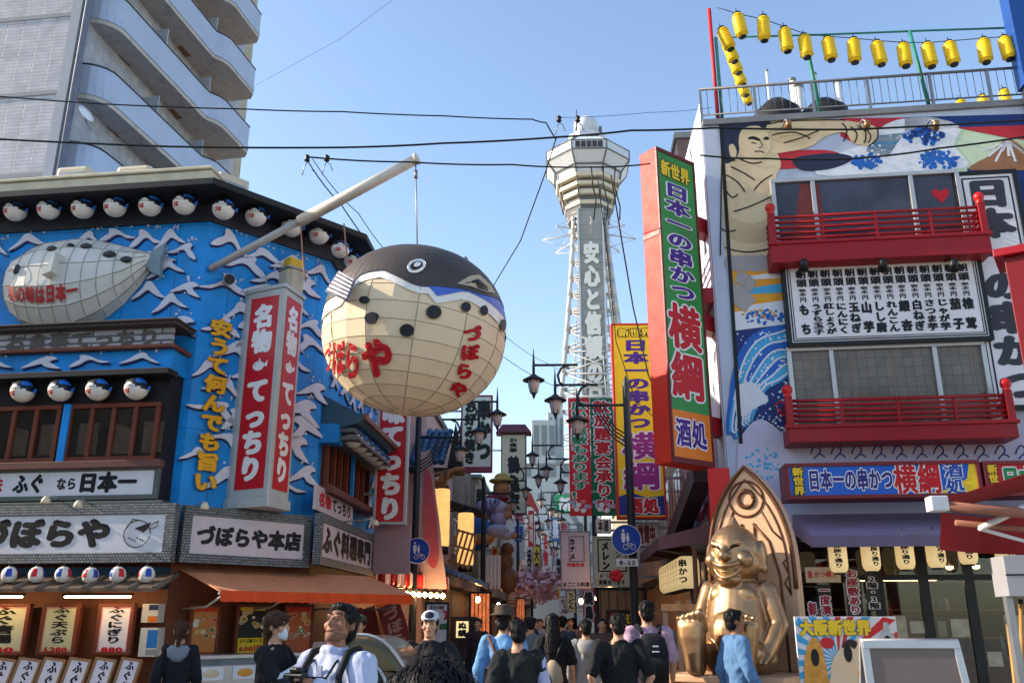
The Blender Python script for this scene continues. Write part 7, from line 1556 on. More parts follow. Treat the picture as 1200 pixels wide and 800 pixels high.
# pink blossom garlands
BLO = mat('pink paper blossom', (244, 196, 204), .8, var=.2, sc=6); rr = random.Random(12)
for i, (x, y, Y) in enumerate([(618, 680, 36), (632, 674, 37), (645, 677, 38), (628, 696, 36), (612, 690, 35), (640, 695, 39)]):
    o = thing('blossom_spray', ['pink blossom spray at the left of the garlands', 'topmost pink blossom spray in mid street', 'right pink blossom spray in mid street', 'lower middle pink blossom spray', 'lowest left pink blossom spray', 'lower right pink blossom spray'][i], 'blossoms', at(x, y, Y), 0, 'pink blossom garlands'); b = MB()
    for k in range(70):
        c = Vector((rr.gauss(0, .17), rr.gauss(0, .17), rr.gauss(0, .15))); n_ = Vector((rr.gauss(0, 1), rr.gauss(0, 1), rr.gauss(0, 1))).normalized(); u = n_.orthogonal().normalized() * rr.uniform(.08, .17); v = n_.cross(u); b.poly([c - u, c - v, c + u, c + v])
    b.build('blossoms', [BLO], o); b = MB(); b.tube([(-.5, 0, -.1), (0, 0, .0), (.5, .1, .12)], .025, 5); b.tube([(0, 0, 0), (.1, .1, .4), (.3, 2.5, 1.2)], .02, 5); b.build('branch', [WOOD], o)
# shop interiors and stalls at street level
REDG = mat('lit red shop glow', (206, 112, 66), .5, var=.7, sc=5, emit=.5)
for i, (x0, x1, y0, y1, Y, m, lab) in enumerate([(549, 576, 693, 745, 30.2, REDG, 'lit red and orange shopfront panel behind the hat wearer'), (700, 760, 688, 770, 20.4, WOOD_L, 'light timber boarded shop wall below the ivory sign'), (604, 616, 700, 722, 45, REDG, 'small lit red stall front far in the middle')]):
    f = Fr(at((x0 + x1) / 2, 700, Y).x, Y, 0); t = board(f, (x0, y0), (x1, y1 + 40), 0, .1, m, DARK, .06, name='shopfront_panel', label=lab, cat='shopfront')
    b = MB(); w_, h = t['w'], t['h']
    for k in range(6): b.box(-w_ / 2 + w_ * (k + .5) / 6 - .015, -w_ / 2 + w_ * (k + .5) / 6 + .015, -.015, -.002, .06, h - .06)
    b.build('slats', [WOOD_R], t)
f = Fr(at(728, 725, 19.8).x, 19.8, 0); board(f, (711, 714), (745, 760), 0, .05, BLACK, mat('dark menu edge', (60, 40, 30), .5), .03, [dict(s='ホルモン', b=(.38, .95, .62, .92), c=YELLOW_INK, k=.07), dict(s='焼', b=(.1, .36, .6, .94), c=RED_INK, k=.07)], name='menu_stand', label='black board with yellow lettering between the two men seen from behind', cat='menu board')
f = Fr(at(508, 730, 20.8).x, 20.8, 0); t = board(f, (497, 705), (526, 770), 0, .05, WHITE_BOARD, BLACK, .05, [dict(s='本日の海老', b=(.2, .8, .86, .94), k=.05)], name='poster_stand', label='white framed poster with red prawns behind the cap wearer', cat='poster'); w_, h = t['w'], t['h']
for k, (u, v) in enumerate([(-.3, .78), (.28, .76), (-.25, .62)]):
    b = MB(); b.tube([(u * w_ + .07 * math.cos(a), -.01, v * h + .09 * math.sin(a)) for a in [j * .5 - 1.5 for j in range(8)]], [.012, .02, .028, .03, .028, .022, .016, .01], 6); b.build('printed_prawn', [RED_INK], t)
b = MB(); b.prism([(.1 * w_, .5 * h), (.45 * w_, .5 * h), (.4 * w_, .62 * h), (.15 * w_, .6 * h)], -.008, -.004); b.build('printed_leaf', [mat('green print', (60, 110, 60), .6)], t)
f = Fr(at(541, 735, 21.5).x, 21.5, -6); t = board(f, (527, 722), (556, 800), 0, .4, DARK, None, name='black_sign_cabinet', label='black street cabinet with a small lit cream sign', cat='sign'); w_, h = t['w'], t['h']; LITC = mat('lit cream sign', (226, 204, 150), .5, var=.1, emit=.5); b = MB(); b.box(-.25 * w_, .25 * w_, -.02, -.001, .68 * h, .93 * h); o = b.build('lit_sign', [LITC], t); b = MB(); put_text(b, 'ぬ鍋', -.18 * w_, .18 * w_, .69 * h, .92 * h, -.024, True, bold=.07); b.build('lettering', [INK], o)
for i, (x, y, x2, y2, Y) in enumerate([(455, 708, 476, 775, 17.2), (430, 712, 442, 775, 17.6), (418, 712, 420, 775, 17.4), (405, 714, 406, 775, 17)]):
    p, q = at(x, y, Y), at(x2, y2, Y); o = thing('red_board', ['leaning dark red timber board with lettering beside the pedal cab', 'short upright red timber behind the pedal cab', 'thin red upright timber under the orange awning', 'thin brown upright timber under the orange awning'][i], 'timber', q, 0, 'red timbers under the awning'); b = MB(); d = p - q; b.T = Matrix.Rotation(math.atan2(d.x, d.z), 4, 'Y'); w_ = [.22, .16, .1, .08][i]; b.box(-w_, w_, -.03, .03, -q.z / max(.3, d.normalized().z), d.length); b.build('plank', [mat('dark red timber', (116, 34, 30), .6, var=.35)], o)
    if i == 0: b = MB(); b.T = Matrix.Rotation(math.atan2(d.x, d.z), 4, 'Y'); put_text(b, 'づぼらや', -.15, .15, .05, d.length * .95, -.034, True, bold=.05); b.build('lettering', [mat('faded pink lettering', (170, 120, 110), .6)], o)
# right side under the green sign
awning(RS, -4.6, -.9, at(835, 605, 14).z, at(770, 640, 16).z + .05, 1.05, mat('plum brown awning cloth', (124, 84, 88), .75, var=.15, dirt=.1), 'plum brown awning on the street side below the green sign', .2)
RSW = [(-.75 - .42 * k) for k in range(8)]
hx = oblong('hexagon_lantern', '', 'warm paper lanterns on the street side of the skewer shop', .19, .52, mat('warm lantern paper', (226, 196, 140)), '串かつ')
for i, x in enumerate(RSW):
    p = RS.w(x - .5, -.55, at(800, 668, 14.4).z); o = hx if i == 0 else dup(hx); o.location = p; o.rotation_euler = (0, 0, RS.rz + R(55)); o['label'] = '%s warm lantern from the front in the row under the plum awning' % names[i]
f = Fr(RX0 - .28, RY0 - .22, -7); t = board(f, (832, 548), (858, 640), 0, .06, mat('scarlet blank panel', (206, 34, 30), .45, var=.1), None, name='scarlet_board', label='plain scarlet panel behind the tip of the bronze plaque')
t = tf(RS, 'stair_beam', 'dark red slanting stair beam below the green sign', 'stair', 0, 0, 0); b = MB(); za = at(835, 545, 14).z; zb = at(785, 620, 17).z; b.prism([(-.3, za + .1), (-.3, za - .25), (-4.6, zb - .3), (-4.6, zb + .05)], -.5, -.2, ax='y'); b.build('beam', [mat('dark stair steel', (58, 44, 46), .5, var=.2)], t)
b = MB()
for k in range(9): x = -.5 - k * .45; z = za + (zb - za) * k / 9; b.box(x - .02, x + .02, -.52, -.505, z, z + .55)
b.build('stair_rail', [BALC], t)
t = tf(RS, 'patterned_panel', 'panel of red and blue flower patterned cloth under the stair beam', 'panel', -2.6, -.06, at(800, 610, 15).z); b = MB(); b.box(-1.6, 1.9, 0, .04, 0, 1.3); b.build('panel_board', [LIL], t); b = MB(); rr = random.Random(6)
for k in range(90): x, z, r = rr.uniform(-1.5, 1.8), rr.uniform(.1, 1.2), rr.uniform(.05, .12); b.prism([(x + r * math.cos(a), z + r * math.sin(a)) for a in [j * 1.05 for j in range(6)]], -.012 - .0004 * (k % 20), -.001, k % 3)
b.build('flower_print', [mat('pink print', (214, 120, 140)), mat('blue print', (90, 120, 180), .6, var=.2), RED_INK], t)
# timber rack and fence beside the statue
t = tf(Fr(at(805, 740, 12.6).x, 12.6, -10), 'timber_rack', 'weathered timber rack of posts beside the bronze statue', 'rack', 0, 0, 0); b = MB(); ht = at(800, 702, 12.6).z
for x in (-.28, -.1, .05, .22, .36): b.box(x - .035, x + .035, -.04, .04, 0, ht - abs(x) * .2)
b.build('post', [mat('silvery brown timber', (120, 100, 84), .7, var=.3)], t); b = MB()
for z in (.4, .9, ht - .15): b.box(-.33, .42, -.055, -.041, z, z + .09)
b.build('cross_rail', [WOOD_L], t)
for i, (x, y0, Y) in enumerate([(786, 738, 13.4), (811, 640, 13.2), (829, 650, 13)]):
    p = at(x, y0, Y); o = thing('timber_post', ['thin white cross legged post left of the timber rack', 'tall thin timber post above the timber rack', 'tall bundle of timber laths beside the bronze plaque'][i], 'post', (p.x, Y, 0), 0, 'posts around the timber rack'); b = MB(); b.cyl((0, 0, 0), (.03, 0, p.z), .035, n=8)
    if i == 0: b.cyl((-.25, 0, 0), (.0, 0, 1.0), .025, n=6); b.cyl((.28, 0, 0), (.02, 0, 1.0), .025, n=6)
    if i == 2: b.cyl((.1, .05, 0), (.12, .05, p.z - .15), .03, n=8); b.cyl((-.1, .05, 0), (-.06, .05, p.z - .1), .03, n=8)
    b.build('shaft', [[GREY_M, WOOD, WOOD_L][i]], o)
# the olive pedal cab in front of the cap wearer
CO = at(446, 760, 8.1); t = thing('pedal_cab', 'olive brown rounded pedal cab with a chrome rimmed side opening before the cap wearer', 'pedal cab', (CO.x, 8.1, 0), R(-6))
OL = mat('olive metallic paint', (92, 80, 52), .3, .4, var=.1, coat=.5)
prof = smooth([(-.48, .35), (-.5, .9), (-.4, 1.3), (-.16, 1.5), (.12, 1.46), (.34, 1.2), (.46, .85), (.46, .35)], 4)
b = MB(); b.prism(prof, -.4, .5); b.build('shell', [OL], t, bev=.06)
op = smooth([(-.3, .62), (-.32, 1.0), (-.2, 1.26), (-.02, 1.32), (.14, 1.2), (.22, .9), (.18, .62)], 4)
b = MB(); b.prism(op, -.415, -.395); b.build('side_opening', [mat('dark cab inside', (30, 28, 26), .5, var=.4)], t)
b = MB(); b.tube([(x, -.42, z) for x, z in op + op[:1]], .018, 6); b.tube([(x * 1.01, -.405, z * 1.01) for x, z in prof[2:-6]], .014, 6); b.build('chrome_trim', [ALU], t)
for x, y in ((-.3, -.35), (-.3, .45), (.5, .05)):
    b = MB(); b.tube([(x + .26 * math.cos(a), y, .28 + .26 * math.sin(a)) for a in [k * math.pi / 12 for k in range(25)]], .025, 6); o = b.build('wheel', [mat('tyre rubber', (22, 22, 24), .8)], t); b = MB(); b.cyl((x, y - .03, .28), (x, y + .03, .28), .05, n=10)
    for k in range(6): a = k * math.pi / 6; b.cyl((x + .25 * math.cos(a), y, .28 + .25 * math.sin(a)), (x - .25 * math.cos(a), y, .28 - .25 * math.sin(a)), .004, n=4)
    b.build('spokes', [ALU], o)
# shops across the left arm of the crossing: they stand outside the photo and shade the street from the low sun
t = bld(-26, -1.5, 0, 9.5, 13.2, 9.0, BEIGE, 'street_building', 'beige corner building outside the left edge of the photo, across the side street', floors=2)
t2 = bld(-26, -16, 0, 9.5, 13, 9.6, GREYW, 'street_building', 'grey building outside the left edge, farther back along the side street', floors=2)
# ------------------------------------------------------------------ people
SKIN = mat('skin', (196, 146, 116), .5, var=.08, sc=6); SKIN2 = mat('tanned skin', (150, 102, 76), .5, var=.08, sc=6)
HAIRB = mat('black hair', (18, 15, 15), .5, var=.35, sc=30, bump=.25, bsc=90, spec=.2, streak=6); HAIRBR = mat('brown hair', (70, 44, 30), .5, var=.35, sc=30, bump=.25, bsc=90, spec=.2, streak=6)
def cloth(name, c, **k): return mat(name, c, .85, var=k.get('var', .14), sc=k.get('sc', 9), bump=.35, bsc=k.get('bsc', 14))
HTS = {}
def person(label, x, y, face_deg, H, shirt, pants, hair=HAIRB, skin=SKIN, pose='walk', sleeve='short', hairstyle='short', build=1.0, near=False, seed=0, coll=False, tilt=0, turn=0, strands=700):
    """one standing figure; at 0 degrees it looks along +Y (away from the camera)"""
    s = H / 1.75; rr = random.Random(seed); t = thing('person', label, 'person', (x, y, 0), R(face_deg + 180))
    Ms = Matrix.Scale(s, 4); B = MB(Ms); S = MB(Ms); Pn = MB(Ms); w_ = build
    st = .12 if pose == 'walk' else .03
    sh = {-1: Vector((-.185 * w_, .01, 1.42)), 1: Vector((.185 * w_, .01, 1.42))}
    hipj = {-1: Vector((-.09 * w_, 0, .93)), 1: Vector((.09 * w_, 0, .93))}
    arm = {}
    for q in (-1, 1):
        e = Vector((q * .25 * w_, .04 + q * st * .4, 1.13)); h = Vector((q * .26 * w_, -.06 + q * st * .9, .90))
        if pose == 'camera': e = Vector((q * .25 * w_, -.02, 1.14)); h = Vector((q * .09, -.27, 1.32)); e = Vector((q * .25 * w_, -.08, 1.17))
        elif pose == 'paper': e = Vector((q * .24 * w_, -.05, 1.14)); h = Vector((q * .10 + .02, -.34, 1.37)); e = Vector((q * .24 * w_, -.12, 1.2))
        elif pose == 'bike': e = Vector((q * .31 * w_, -.1, 1.16)); h = Vector((q * .27 * w_, -.36, 1.08))
        elif pose == 'pocket': e = Vector((q * .28 * w_, .1, 1.14)); h = Vector((q * .2 * w_, .0, .95))
        elif pose == 'phone' : e = Vector((q * .25 * w_, -.02, 1.14)); h = Vector((q * .11, -.26, 1.16))
        arm[q] = (e, h)
    # body: one continuous skin
    B.loft([(.86, .13 * w_, .09), (.95, .155 * w_, .105), (1.08, .135 * w_, .095), (1.25, .155 * w_, .105), (1.38, .165 * w_, .1), (1.45, .11 * w_, .08), (1.5, .06, .06)], 18)
    B.caps((0, .015, 1.44), (0, -.005, 1.56), .058, .052, 14)
    hz = 1.64; HT = Ms @ Matrix.Translation((0, .02, 1.5)) @ Matrix.Rotation(R(-tilt), 4, 'X') @ Matrix.Rotation(R(turn), 4, 'Z') @ Matrix.Translation((0, -.02, -1.5)); B.T = HT
    B.ell((0, .01, hz + .015), (.074, .092, .098), 18, 12); B.loft([(hz - .118, .024, .03, -.055), (hz - .105, .042, .05, -.04), (hz - .06, .058, .072, -.02), (hz, .068, .085, -.006)], 18)
    B.caps((0, -.088, hz + .015), (0, -.106, hz - .022), .009, .015, 8); B.ell((0, -.084, hz - .052), (.026, .013, .009), 10, 6); B.ell((0, -.083, hz - .066), (.022, .012, .008), 10, 6)
    for q in (-1, 1):
        B.T = HT
        B.ell((q * .078, .012, hz - .005), (.012, .022, .034), 8, 6); B.ell((q * .032, -.076, hz + .032), (.024, .014, .01), 8, 6); B.ell((q * .045, -.062, hz - .025), (.026, .024, .026), 8, 6)
        e, h = arm[q]; B.T = Ms
        B.caps(sh[q], e, .052 * w_, .038, 10); B.caps(e, h, .039, .027, 10)
        d = (h - e).normalized(); n_ = Vector((0, 0, 1)) if abs(d.z) < .6 else Vector((0, -1, 0)); side = d.cross(n_).normalized(); pc = h + d * .05
        B.caps(h, h + d * .075, .028, .032, 10); B.caps(h + side * .014, h + d * .075 + side * .014, .02, .02, 8); B.caps(h - side * .014, h + d * .075 - side * .014, .02, .02, 8)
        cu = Vector((0, 0, -.35)) if abs(d.z) < .6 else Vector((0, -.25, 0))
        if pose in ('camera', 'paper', 'bike', 'phone'): cu = Vector((0, 0, -1.1))
        for k in range(4):
            o = side * ((k - 1.5) * .019); L1 = [.040, .046, .043, .034][k]; p0 = h + d * .085 + o; p1 = p0 + (d + cu * .5).normalized() * L1; p2 = p1 + (d * .6 + cu).normalized() * L1 * .8
            B.caps(p0 - d * .02, p1, .0095, .009, 7); B.caps(p1, p2, .009, .0075, 7)
        th = side * (-q) ; p0 = h + d * .02 + th * .022; p1 = p0 + (d * .7 + th * .8).normalized() * .045; B.caps(p0, p1, .012, .010, 7); B.caps(p1, p1 + (d + cu * .3).normalized() * .03, .010, .008, 7)
        kn = Vector((q * .095 * w_, -.03 - q * st * .5, .49)); an = Vector((q * .10 * w_, .03 - q * st, .09))
        B.caps(hipj[q], kn, .075 * w_, .05, 12); B.caps(kn, an, .05, .034, 12); B.caps(an + Vector((0, .02, -.045)), an + Vector((0, -.15, -.055)), .036, .03, 10)
        Pn.caps(hipj[q] + Vector((0, 0, .0)), kn, .1 * w_, .075 * w_, 14); Pn.caps(kn, an + Vector((0, .0, .0)), .075 * w_, .062 * w_, 14)
        if sleeve == 'long': S.caps(sh[q] + Vector((-q * .015, 0, -.005)), e, .076 * w_, .062, 12); S.caps(e, h - d * .005, .06, .044, 12)
        else: S.caps(sh[q] + Vector((-q * .015, 0, -.005)), sh[q].lerp(e, .78), .076 * w_, .07, 12)
        b = MB(Ms); b.caps(an + Vector((0, .03, -.045)), an + Vector((0, -.16, -.055)), .045, .04, 12); b.box(an.x - .045, an.x + .045, an.y - .2, an.y + .07, 0, .03); b.build('shoe', [BLACK], t)
    Pn.loft([(.8, .13 * w_, .115), (.9, .175 * w_, .125), (1.0, .17 * w_, .118), (1.04, .16 * w_, .11)], 18)
    low = {'long': .84, 'short': .86}[sleeve] if hairstyle != 'x' else .9
    S.loft([(low, .178 * w_, .13), (low + .1, .182 * w_, .132), (1.1, .166 * w_, .124), (1.25, .183 * w_, .132), (1.37, .188 * w_, .124), (1.43, .15 * w_, .1), (1.475, .085, .078), (1.49, .07, .07)], 20)
    if coll: 
        S.lathe([(.07, 1.455), (.083, 1.5), (.072, 1.515)], (0, .0, 0), 14)
    vx = .0075 if near else .013
    bo = remesh(B, 'body', skin, t, vx * s, 3)
    remesh(S, 'shirt', shirt, t, (.009 if near else .014) * s, 2, .011, (7, 7, 4.5), True); remesh(Pn, 'trousers', pants, t, .015 * s, 2, .009, (8, 8, 4), True)
    for q in (-1, 1):
        b = MB(HT); b.ell((q * .032, -.0765, hz + .012), (.0115, .0075, .005), 10, 6); eo = b.build('eye', [mat('eye white', (150, 138, 128), .3, var=0)], bo); b = MB(HT); b.ell((q * .032, -.082, hz + .012), (.006, .004, .0058), 8, 6); b.build('iris', [INK], eo)
        b = MB(HT); b.tube([(q * .015, -.089, hz + .036), (q * .034, -.087, hz + .043), (q * .054, -.073, hz + .036)], .0045, 5); b.build('eyebrow', [hair], bo)
    b = MB(HT); b.tube([(-.024, -.091, hz - .059), (0, -.098, hz - .058), (.024, -.091, hz - .059)], .004, 5); b.build('lips', [mat('lip colour', (140, 74, 66), .5)], bo)
    # hair
    Hh = MB(HT)
    if hairstyle != 'bald':
        Hh.ell((0, .024, hz + .03), (.081, .095, .092), 18, 12); Hh.ell((0, .045, hz - .03), (.072, .066, .066), 14, 10); Hh.ell((0, -.035, hz + .084), (.06, .046, .03), 14, 8)
        for q in (-1, 1): Hh.ell((q * .073, .0, hz + .035), (.016, .04, .045), 8, 6)
        for k in range(12): a = rr.uniform(0, 6.28); Hh.caps((.06 * math.cos(a), .03 + .06 * math.sin(a), hz + .08), (.08 * math.cos(a), .03 + .085 * math.sin(a), hz + .05 + rr.uniform(-.03, .03)), .02, .009, 6)
        if hairstyle == 'long': Hh.loft([(hz + .05, .08, .07, .05), (hz - .08, .09, .07, .07), (hz - .22, .1, .055, .095), (hz - .36, .085, .035, .125)], 14)
        if hairstyle == 'bun': Hh.ell((0, .12, hz + .03), (.045, .045, .045), 10, 8)
        if hairstyle == 'tail': Hh.caps((0, .1, hz + .05), (0, .13, hz - .2), .035, .02, 10)
        if hairstyle == 'bowl': Hh.ell((0, .012, hz + .04), (.094, .104, .092), 16, 10); Hh.ell((0, -.055, hz + .07), (.07, .045, .035), 12, 8)
        remesh(Hh, 'hair', hair, t, (.005 if near else .008) * s, 1, .005, (80, 80, 14))
    ho = [c for c in t.children if c.name.startswith('hair')]
    if ho and strands:
        me = ho[0].data; vs = me.vertices; b = MB(); n = strands
        for k in range(n):
            v = vs[rr.randrange(len(vs))]; c, nn = v.co.copy(), v.normal.copy(); zt = (1.5 + .2) * s
            up = Vector((0, 0, 1)); d = (-up + nn * nn.z); d = d + Vector((rr.gauss(0, .35), rr.gauss(0, .35) + .25, 0)); d = (d - nn * d.dot(nn)); d = d.normalized() if d.length > 1e-4 else Vector((0, 1, 0))
            L_ = rr.uniform(.02, .05) * s; sd = nn.cross(d) * rr.uniform(.0012, .0026); p = c - nn * .001; prev = None
            for q in range(4):
                f = q / 3; pt = p + d * L_ * f + nn * (.005 * math.sin(f * 2.4) + .001) - up * (.012 * f * f); w2 = sd * (1 - f * .85)
                a, e = b.av(pt - w2), b.av(pt + w2)
                if prev: b.af((prev[0], prev[1], e, a), 0, True)
                prev = (a, e)
        b.build('hair_strands', [hair], ho[0])
    t['s'] = s; HTS[t.name] = HT
    return t
def add(t, name, m, fn, bev=0):
    b = MB(HTS[t.name] if name in ('cap', 'hat', 'stubble', 'face_mask') else Matrix.Scale(t['s'], 4)); fn(b); return b.build(name, m if isinstance(m, list) else [m], t, bev=bev)
def prop(t, name, label, cat, loc=(0, 0, 0)):     # something carried: a thing of its own at the person's place
    return thing(name, label, cat, t.location, t.rotation_euler[2])
def backpack(t, label, m, small=False, white=None):
    o = prop(t, 'backpack', label, 'backpack'); s = t['s']; b = MB(Matrix.Scale(s, 4)); k = .75 if small else 1
    b.loft([(1.40 - .46 * k, .11 * k, .05, .22), (1.42 - .44 * k, .15 * k, .085, .23), (1.24, .155 * k, .1 * k, .235), (1.38, .13 * k, .075, .215), (1.43, .07 * k, .04, .19)], 18, sq=.7); b.build('bag_body', [m], o)
    b = MB(Matrix.Scale(s, 4)); b.loft([(1.42 - .40 * k, .10 * k, .04, .32), (1.12, .11 * k, .045, .325), (1.2, .1 * k, .03, .31)], 14, sq=.6); b.build('front_pocket', [m], o)
    for q in (-1, 1):
        b = MB(Matrix.Scale(s, 4)); P = [(q * .09, .17, 1.43), (q * .115, .06, 1.505), (q * .125, -.05, 1.49), (q * .135, -.135, 1.36), (q * .15, -.13, 1.2), (q * .17, -.02, 1.06), (q * .12, .16, 1.02)]
        b.tube(P, .02, 8); b.build('strap', [m], o)
    if white: b = MB(Matrix.Scale(s, 4)); b.box(-.03, .03, .353, .358, 1.3, 1.315); b.box(-.035, .03, .34, .36, 1.25, 1.262); b.build('label_tag', [WHITE_INK], o)
    return o
JEAN = cloth('dark jeans', (36, 44, 64)); BLKT = cloth('black trousers', (24, 24, 27)); KHA = cloth('khaki trousers', (140, 124, 98))
def px(x, Y): return at(x, 725, Y).x
# woman in black at the menu counter
t = person('person with tied brown hair in a black top, standing at the menu wall', px(214, 10.2), 10.2, 12, 1.63, cloth('black cotton top', (28, 28, 31)), BLKT, HAIRBR, hairstyle='tail', sleeve='long', build=.88, seed=1)
add(t, 'hood', cloth('grey hood lining', (128, 128, 136)), lambda b: b.loft([(1.3, .05, .04, .13), (1.36, .11, .06, .12), (1.44, .13, .08, .09), (1.48, .09, .06, .06)], 16))
# masked man with a leaflet
t = person('brown haired person in a white mask and black tee, holding a leaflet', px(325, 7.6), 7.6, -100, 1.70, cloth('black print tee', (24, 23, 26)), BLKT, HAIRBR, pose='paper', sleeve='short', hairstyle='bowl', near=True, seed=2)
add(t, 'face_mask', mat('white face mask', (206, 208, 214), .8, var=.05), lambda b: b.loft([(1.53, .03, .04, -.06), (1.555, .05, .055, -.045), (1.60, .058, .066, -.038), (1.625, .05, .06, -.038)], 16))
add(t, 'back_print', mat('red shirt print', (176, 30, 36), .7, var=.3, sc=30), lambda b: b.poly([(-.03, .139, 1.36), (.06, .139, 1.36), (.06, .146, 1.25), (.065, .14, 1.02), (-.03, .14, 1.02), (-.035, .146, 1.25)]))
for q in (-1, 1): add(t, 'under_sleeve', cloth('white under sleeve', (210, 210, 216)), lambda b: b.caps((q * .24, -.12, 1.2), (q * .13 + .02, -.29, 1.33), .05, .038, 12))
o = prop(t, 'leaflet', 'big open printed leaflet held by the masked person', 'leaflet'); b = MB(Matrix.Scale(t['s'], 4)); b.poly([(-.2, -.34, 1.22), (.02, -.40, 1.22), (.02, -.48, 1.52), (-.2, -.42, 1.52)]); b.poly([(.022, -.40, 1.22), (.26, -.34, 1.24), (.26, -.42, 1.54), (.022, -.48, 1.52)]); b.build('page', [mat('printed leaflet', (150, 130, 126), .6, var=.5, sc=22)], o)
# man with the camera looking up
WS = mat('pale striped shirt', (176, 182, 206), .8, var=.1, sc=4, bump=.3, bsc=12, streak=0)
t = person('person in a pale shirt looking up, holding a camera at the chest', px(396, 5.3), 5.3, 152, 1.73, WS, cloth('grey trousers', (70, 70, 76)), HAIRB, SKIN2, 'camera', 'long', near=True, seed=3, coll=True, build=1.06, tilt=14)
def stubble(b): b.loft([(1.525, .02, .028, -.06), (1.53, .044, .054, -.043), (1.555, .055, .064, -.032), (1.575, .061, .075, -.021)], 16)
add(t, 'stubble', mat('dark stubble', (122, 84, 66), .7, var=.15), stubble)
add(t, 'shirt_placket', mat('shirt placket', (150, 156, 180), .8), lambda b: b.box(-.016, .016, -.139, -.128, .95, 1.42)); 
for z in (1.02, 1.12, 1.22, 1.32): add(t, 'button', WHITE_INK, lambda b: b.cyl((0, -.143, z), (0, -.138, z), .007, n=8))
o = prop(t, 'camera', 'black camera with a lens held in both hands at the chest', 'camera'); Ms = Matrix.Scale(t['s'], 4); b = MB(Ms); b.box(-.07, .07, -.36, -.30, 1.30, 1.39); b.box(-.03, .03, -.355, -.305, 1.39, 1.42); b.build('camera_body', [BLACK], o, bev=.01); b = MB(Ms); b.cyl((0, -.36, 1.34), (0, -.47, 1.325), .038, .042, 18); lo = b.build('lens', [BLACK], o); b = MB(Ms); b.cyl((0, -.471, 1.325), (0, -.472, 1.325), .033, n=16); b.build('lens_glass', [GLASS], lo)
b = MB(Ms); b.tube([(-.07, -.33, 1.37), (-.1, -.2, 1.36), (-.085, -.1, 1.44), (-.06, .05, 1.5), (.06, .05, 1.5), (.085, -.1, 1.44), (.1, -.2, 1.36), (.07, -.33, 1.37)], .007, 6); b.build('neck_strap', [BLACK], o)
backpack(t, 'black backpack worn by the person with the camera', cloth('black nylon', (22, 22, 25)))
# man with a cap facing us
t = person('person in a white and navy cap facing us, fists on a handlebar', px(504, 9.0), 9.0, 178, 1.70, cloth('charcoal tee', (34, 33, 34)), JEAN, HAIRB, SKIN, 'bike', 'short', near=True, seed=4, build=1.05)
add(t, 'shirt_print', mat('tan shirt print', (150, 120, 92), .8, var=.6, sc=40), lambda b: b.prism([(-.11, 1.15), (.06, 1.15), (.06, 1.3), (-.11, 1.3)], -.14, -.134))
add(t, 'cap', [mat('white cap cloth', (204, 204, 210), .8), mat('navy cap front', (36, 40, 62), .8)], lambda b: (b.ell((0, .02, 1.71), (.094, .107, .075), 18, 10), b.ell((.0, -.045, 1.725), (.055, .05, .045), 12, 8, 1), b.prism([(-.075, -.06), (.075, -.06), (.06, -.15), (0, -.175), (-.06, -.15)], 1.695, 1.705, ax='z')))
o = prop(t, 'bicycle', 'bicycle handlebar and front wheel of the person in the cap', 'bicycle'); b = MB(); b.tube([(-.32, -.30, 1.06), (-.27, -.37, 1.06), (-.1, -.36, 1.02), (.1, -.36, 1.02), (.27, -.37, 1.06), (.32, -.30, 1.06)], .014, 8); b.tube([(0, -.36, 1.02), (0, -.38, .8), (0, -.52, .34)], .018, 8); b.tube([(0, -.38, .8), (0, .1, .45), (0, .45, .5)], .02, 8); b.tube([(0, .1, .45), (0, .3, .8)], .018, 8); b.build('frame', [BLACK], o)
for y in (-.52, .56): b = MB(); b.tube([(0, y + .32 * math.cos(a), .33 + .32 * math.sin(a)) for a in [k * math.pi / 14 for k in range(29)]], .018, 6); b.build('wheel', [BLACK], o)
b = MB(); b.ell((0, .32, .84), (.08, .14, .04), 12, 8); b.build('saddle', [BLACK], o)
# the dark head right in front of the lens
t = person('closest person, only the top of the black haired head in view', px(508, 1.72), 1.72, 6, 1.572, cloth('navy coat', (30, 34, 48)), BLKT, HAIRB, sleeve='long', near=True, seed=5, strands=5000)
# crowd in the street, seen from behind
t = person('person in a light blue shirt and brown brimmed hat, walking away', px(590, 10.3), 10.3, -14, 1.74, cloth('light blue linen shirt', (104, 150, 196)), KHA, HAIRB, sleeve='long', seed=6, build=1.05)
add(t, 'hat', [mat('brown felt hat', (72, 60, 50), .85, var=.2)], lambda b: (b.lathe([(.15, 1.70), (.155, 1.705), (.1, 1.725), (.095, 1.79), (.08, 1.815), (.03, 1.82)], (0, .015, 0), 20)))
o = prop(t, 'shoulder_bag', 'khaki shoulder bag with a brown strap on the light blue shirt', 'bag'); Ms = Matrix.Scale(t['s'], 4); b = MB(Ms); b.tube([(.15, .09, 1.47), (.05, .15, 1.3), (-.1, .15, 1.12), (-.22, .06, .96)], .018, 8); b.tube([(.15, .09, 1.47), (.13, -.08, 1.45), (0, -.15, 1.25), (-.2, -.08, .98)], .018, 8); b.build('strap', [mat('brown leather', (96, 56, 40), .6)], o); b = MB(Ms); b.loft([(.72, .06, .12, .0, -.27), (.8, .075, .15, .0, -.27), (.95, .07, .14, .0, -.26), (1.0, .04, .1, 0, -.25)], 14, sq=.7); b.build('bag_body', [KHA], o)
t = person('person in a dark vest with pale sleeves, close behind the light blue shirt', px(607, 8.2), 8.2, 4, 1.64, cloth('charcoal vest', (30, 33, 32)), BLKT, HAIRB, sleeve='short', seed=7, build=1.0)
for q in (-1, 1): add(t, 'under_sleeve', cloth('patterned pale sleeve', (170, 168, 196)), lambda b: b.caps((q * .2, .01, 1.38), (q * .25, .04, 1.14), .068, .062, 12) if q < 0 else b.caps((q * .23, .03, 1.25), (q * .25, .0, 1.05), .06, .05, 12))
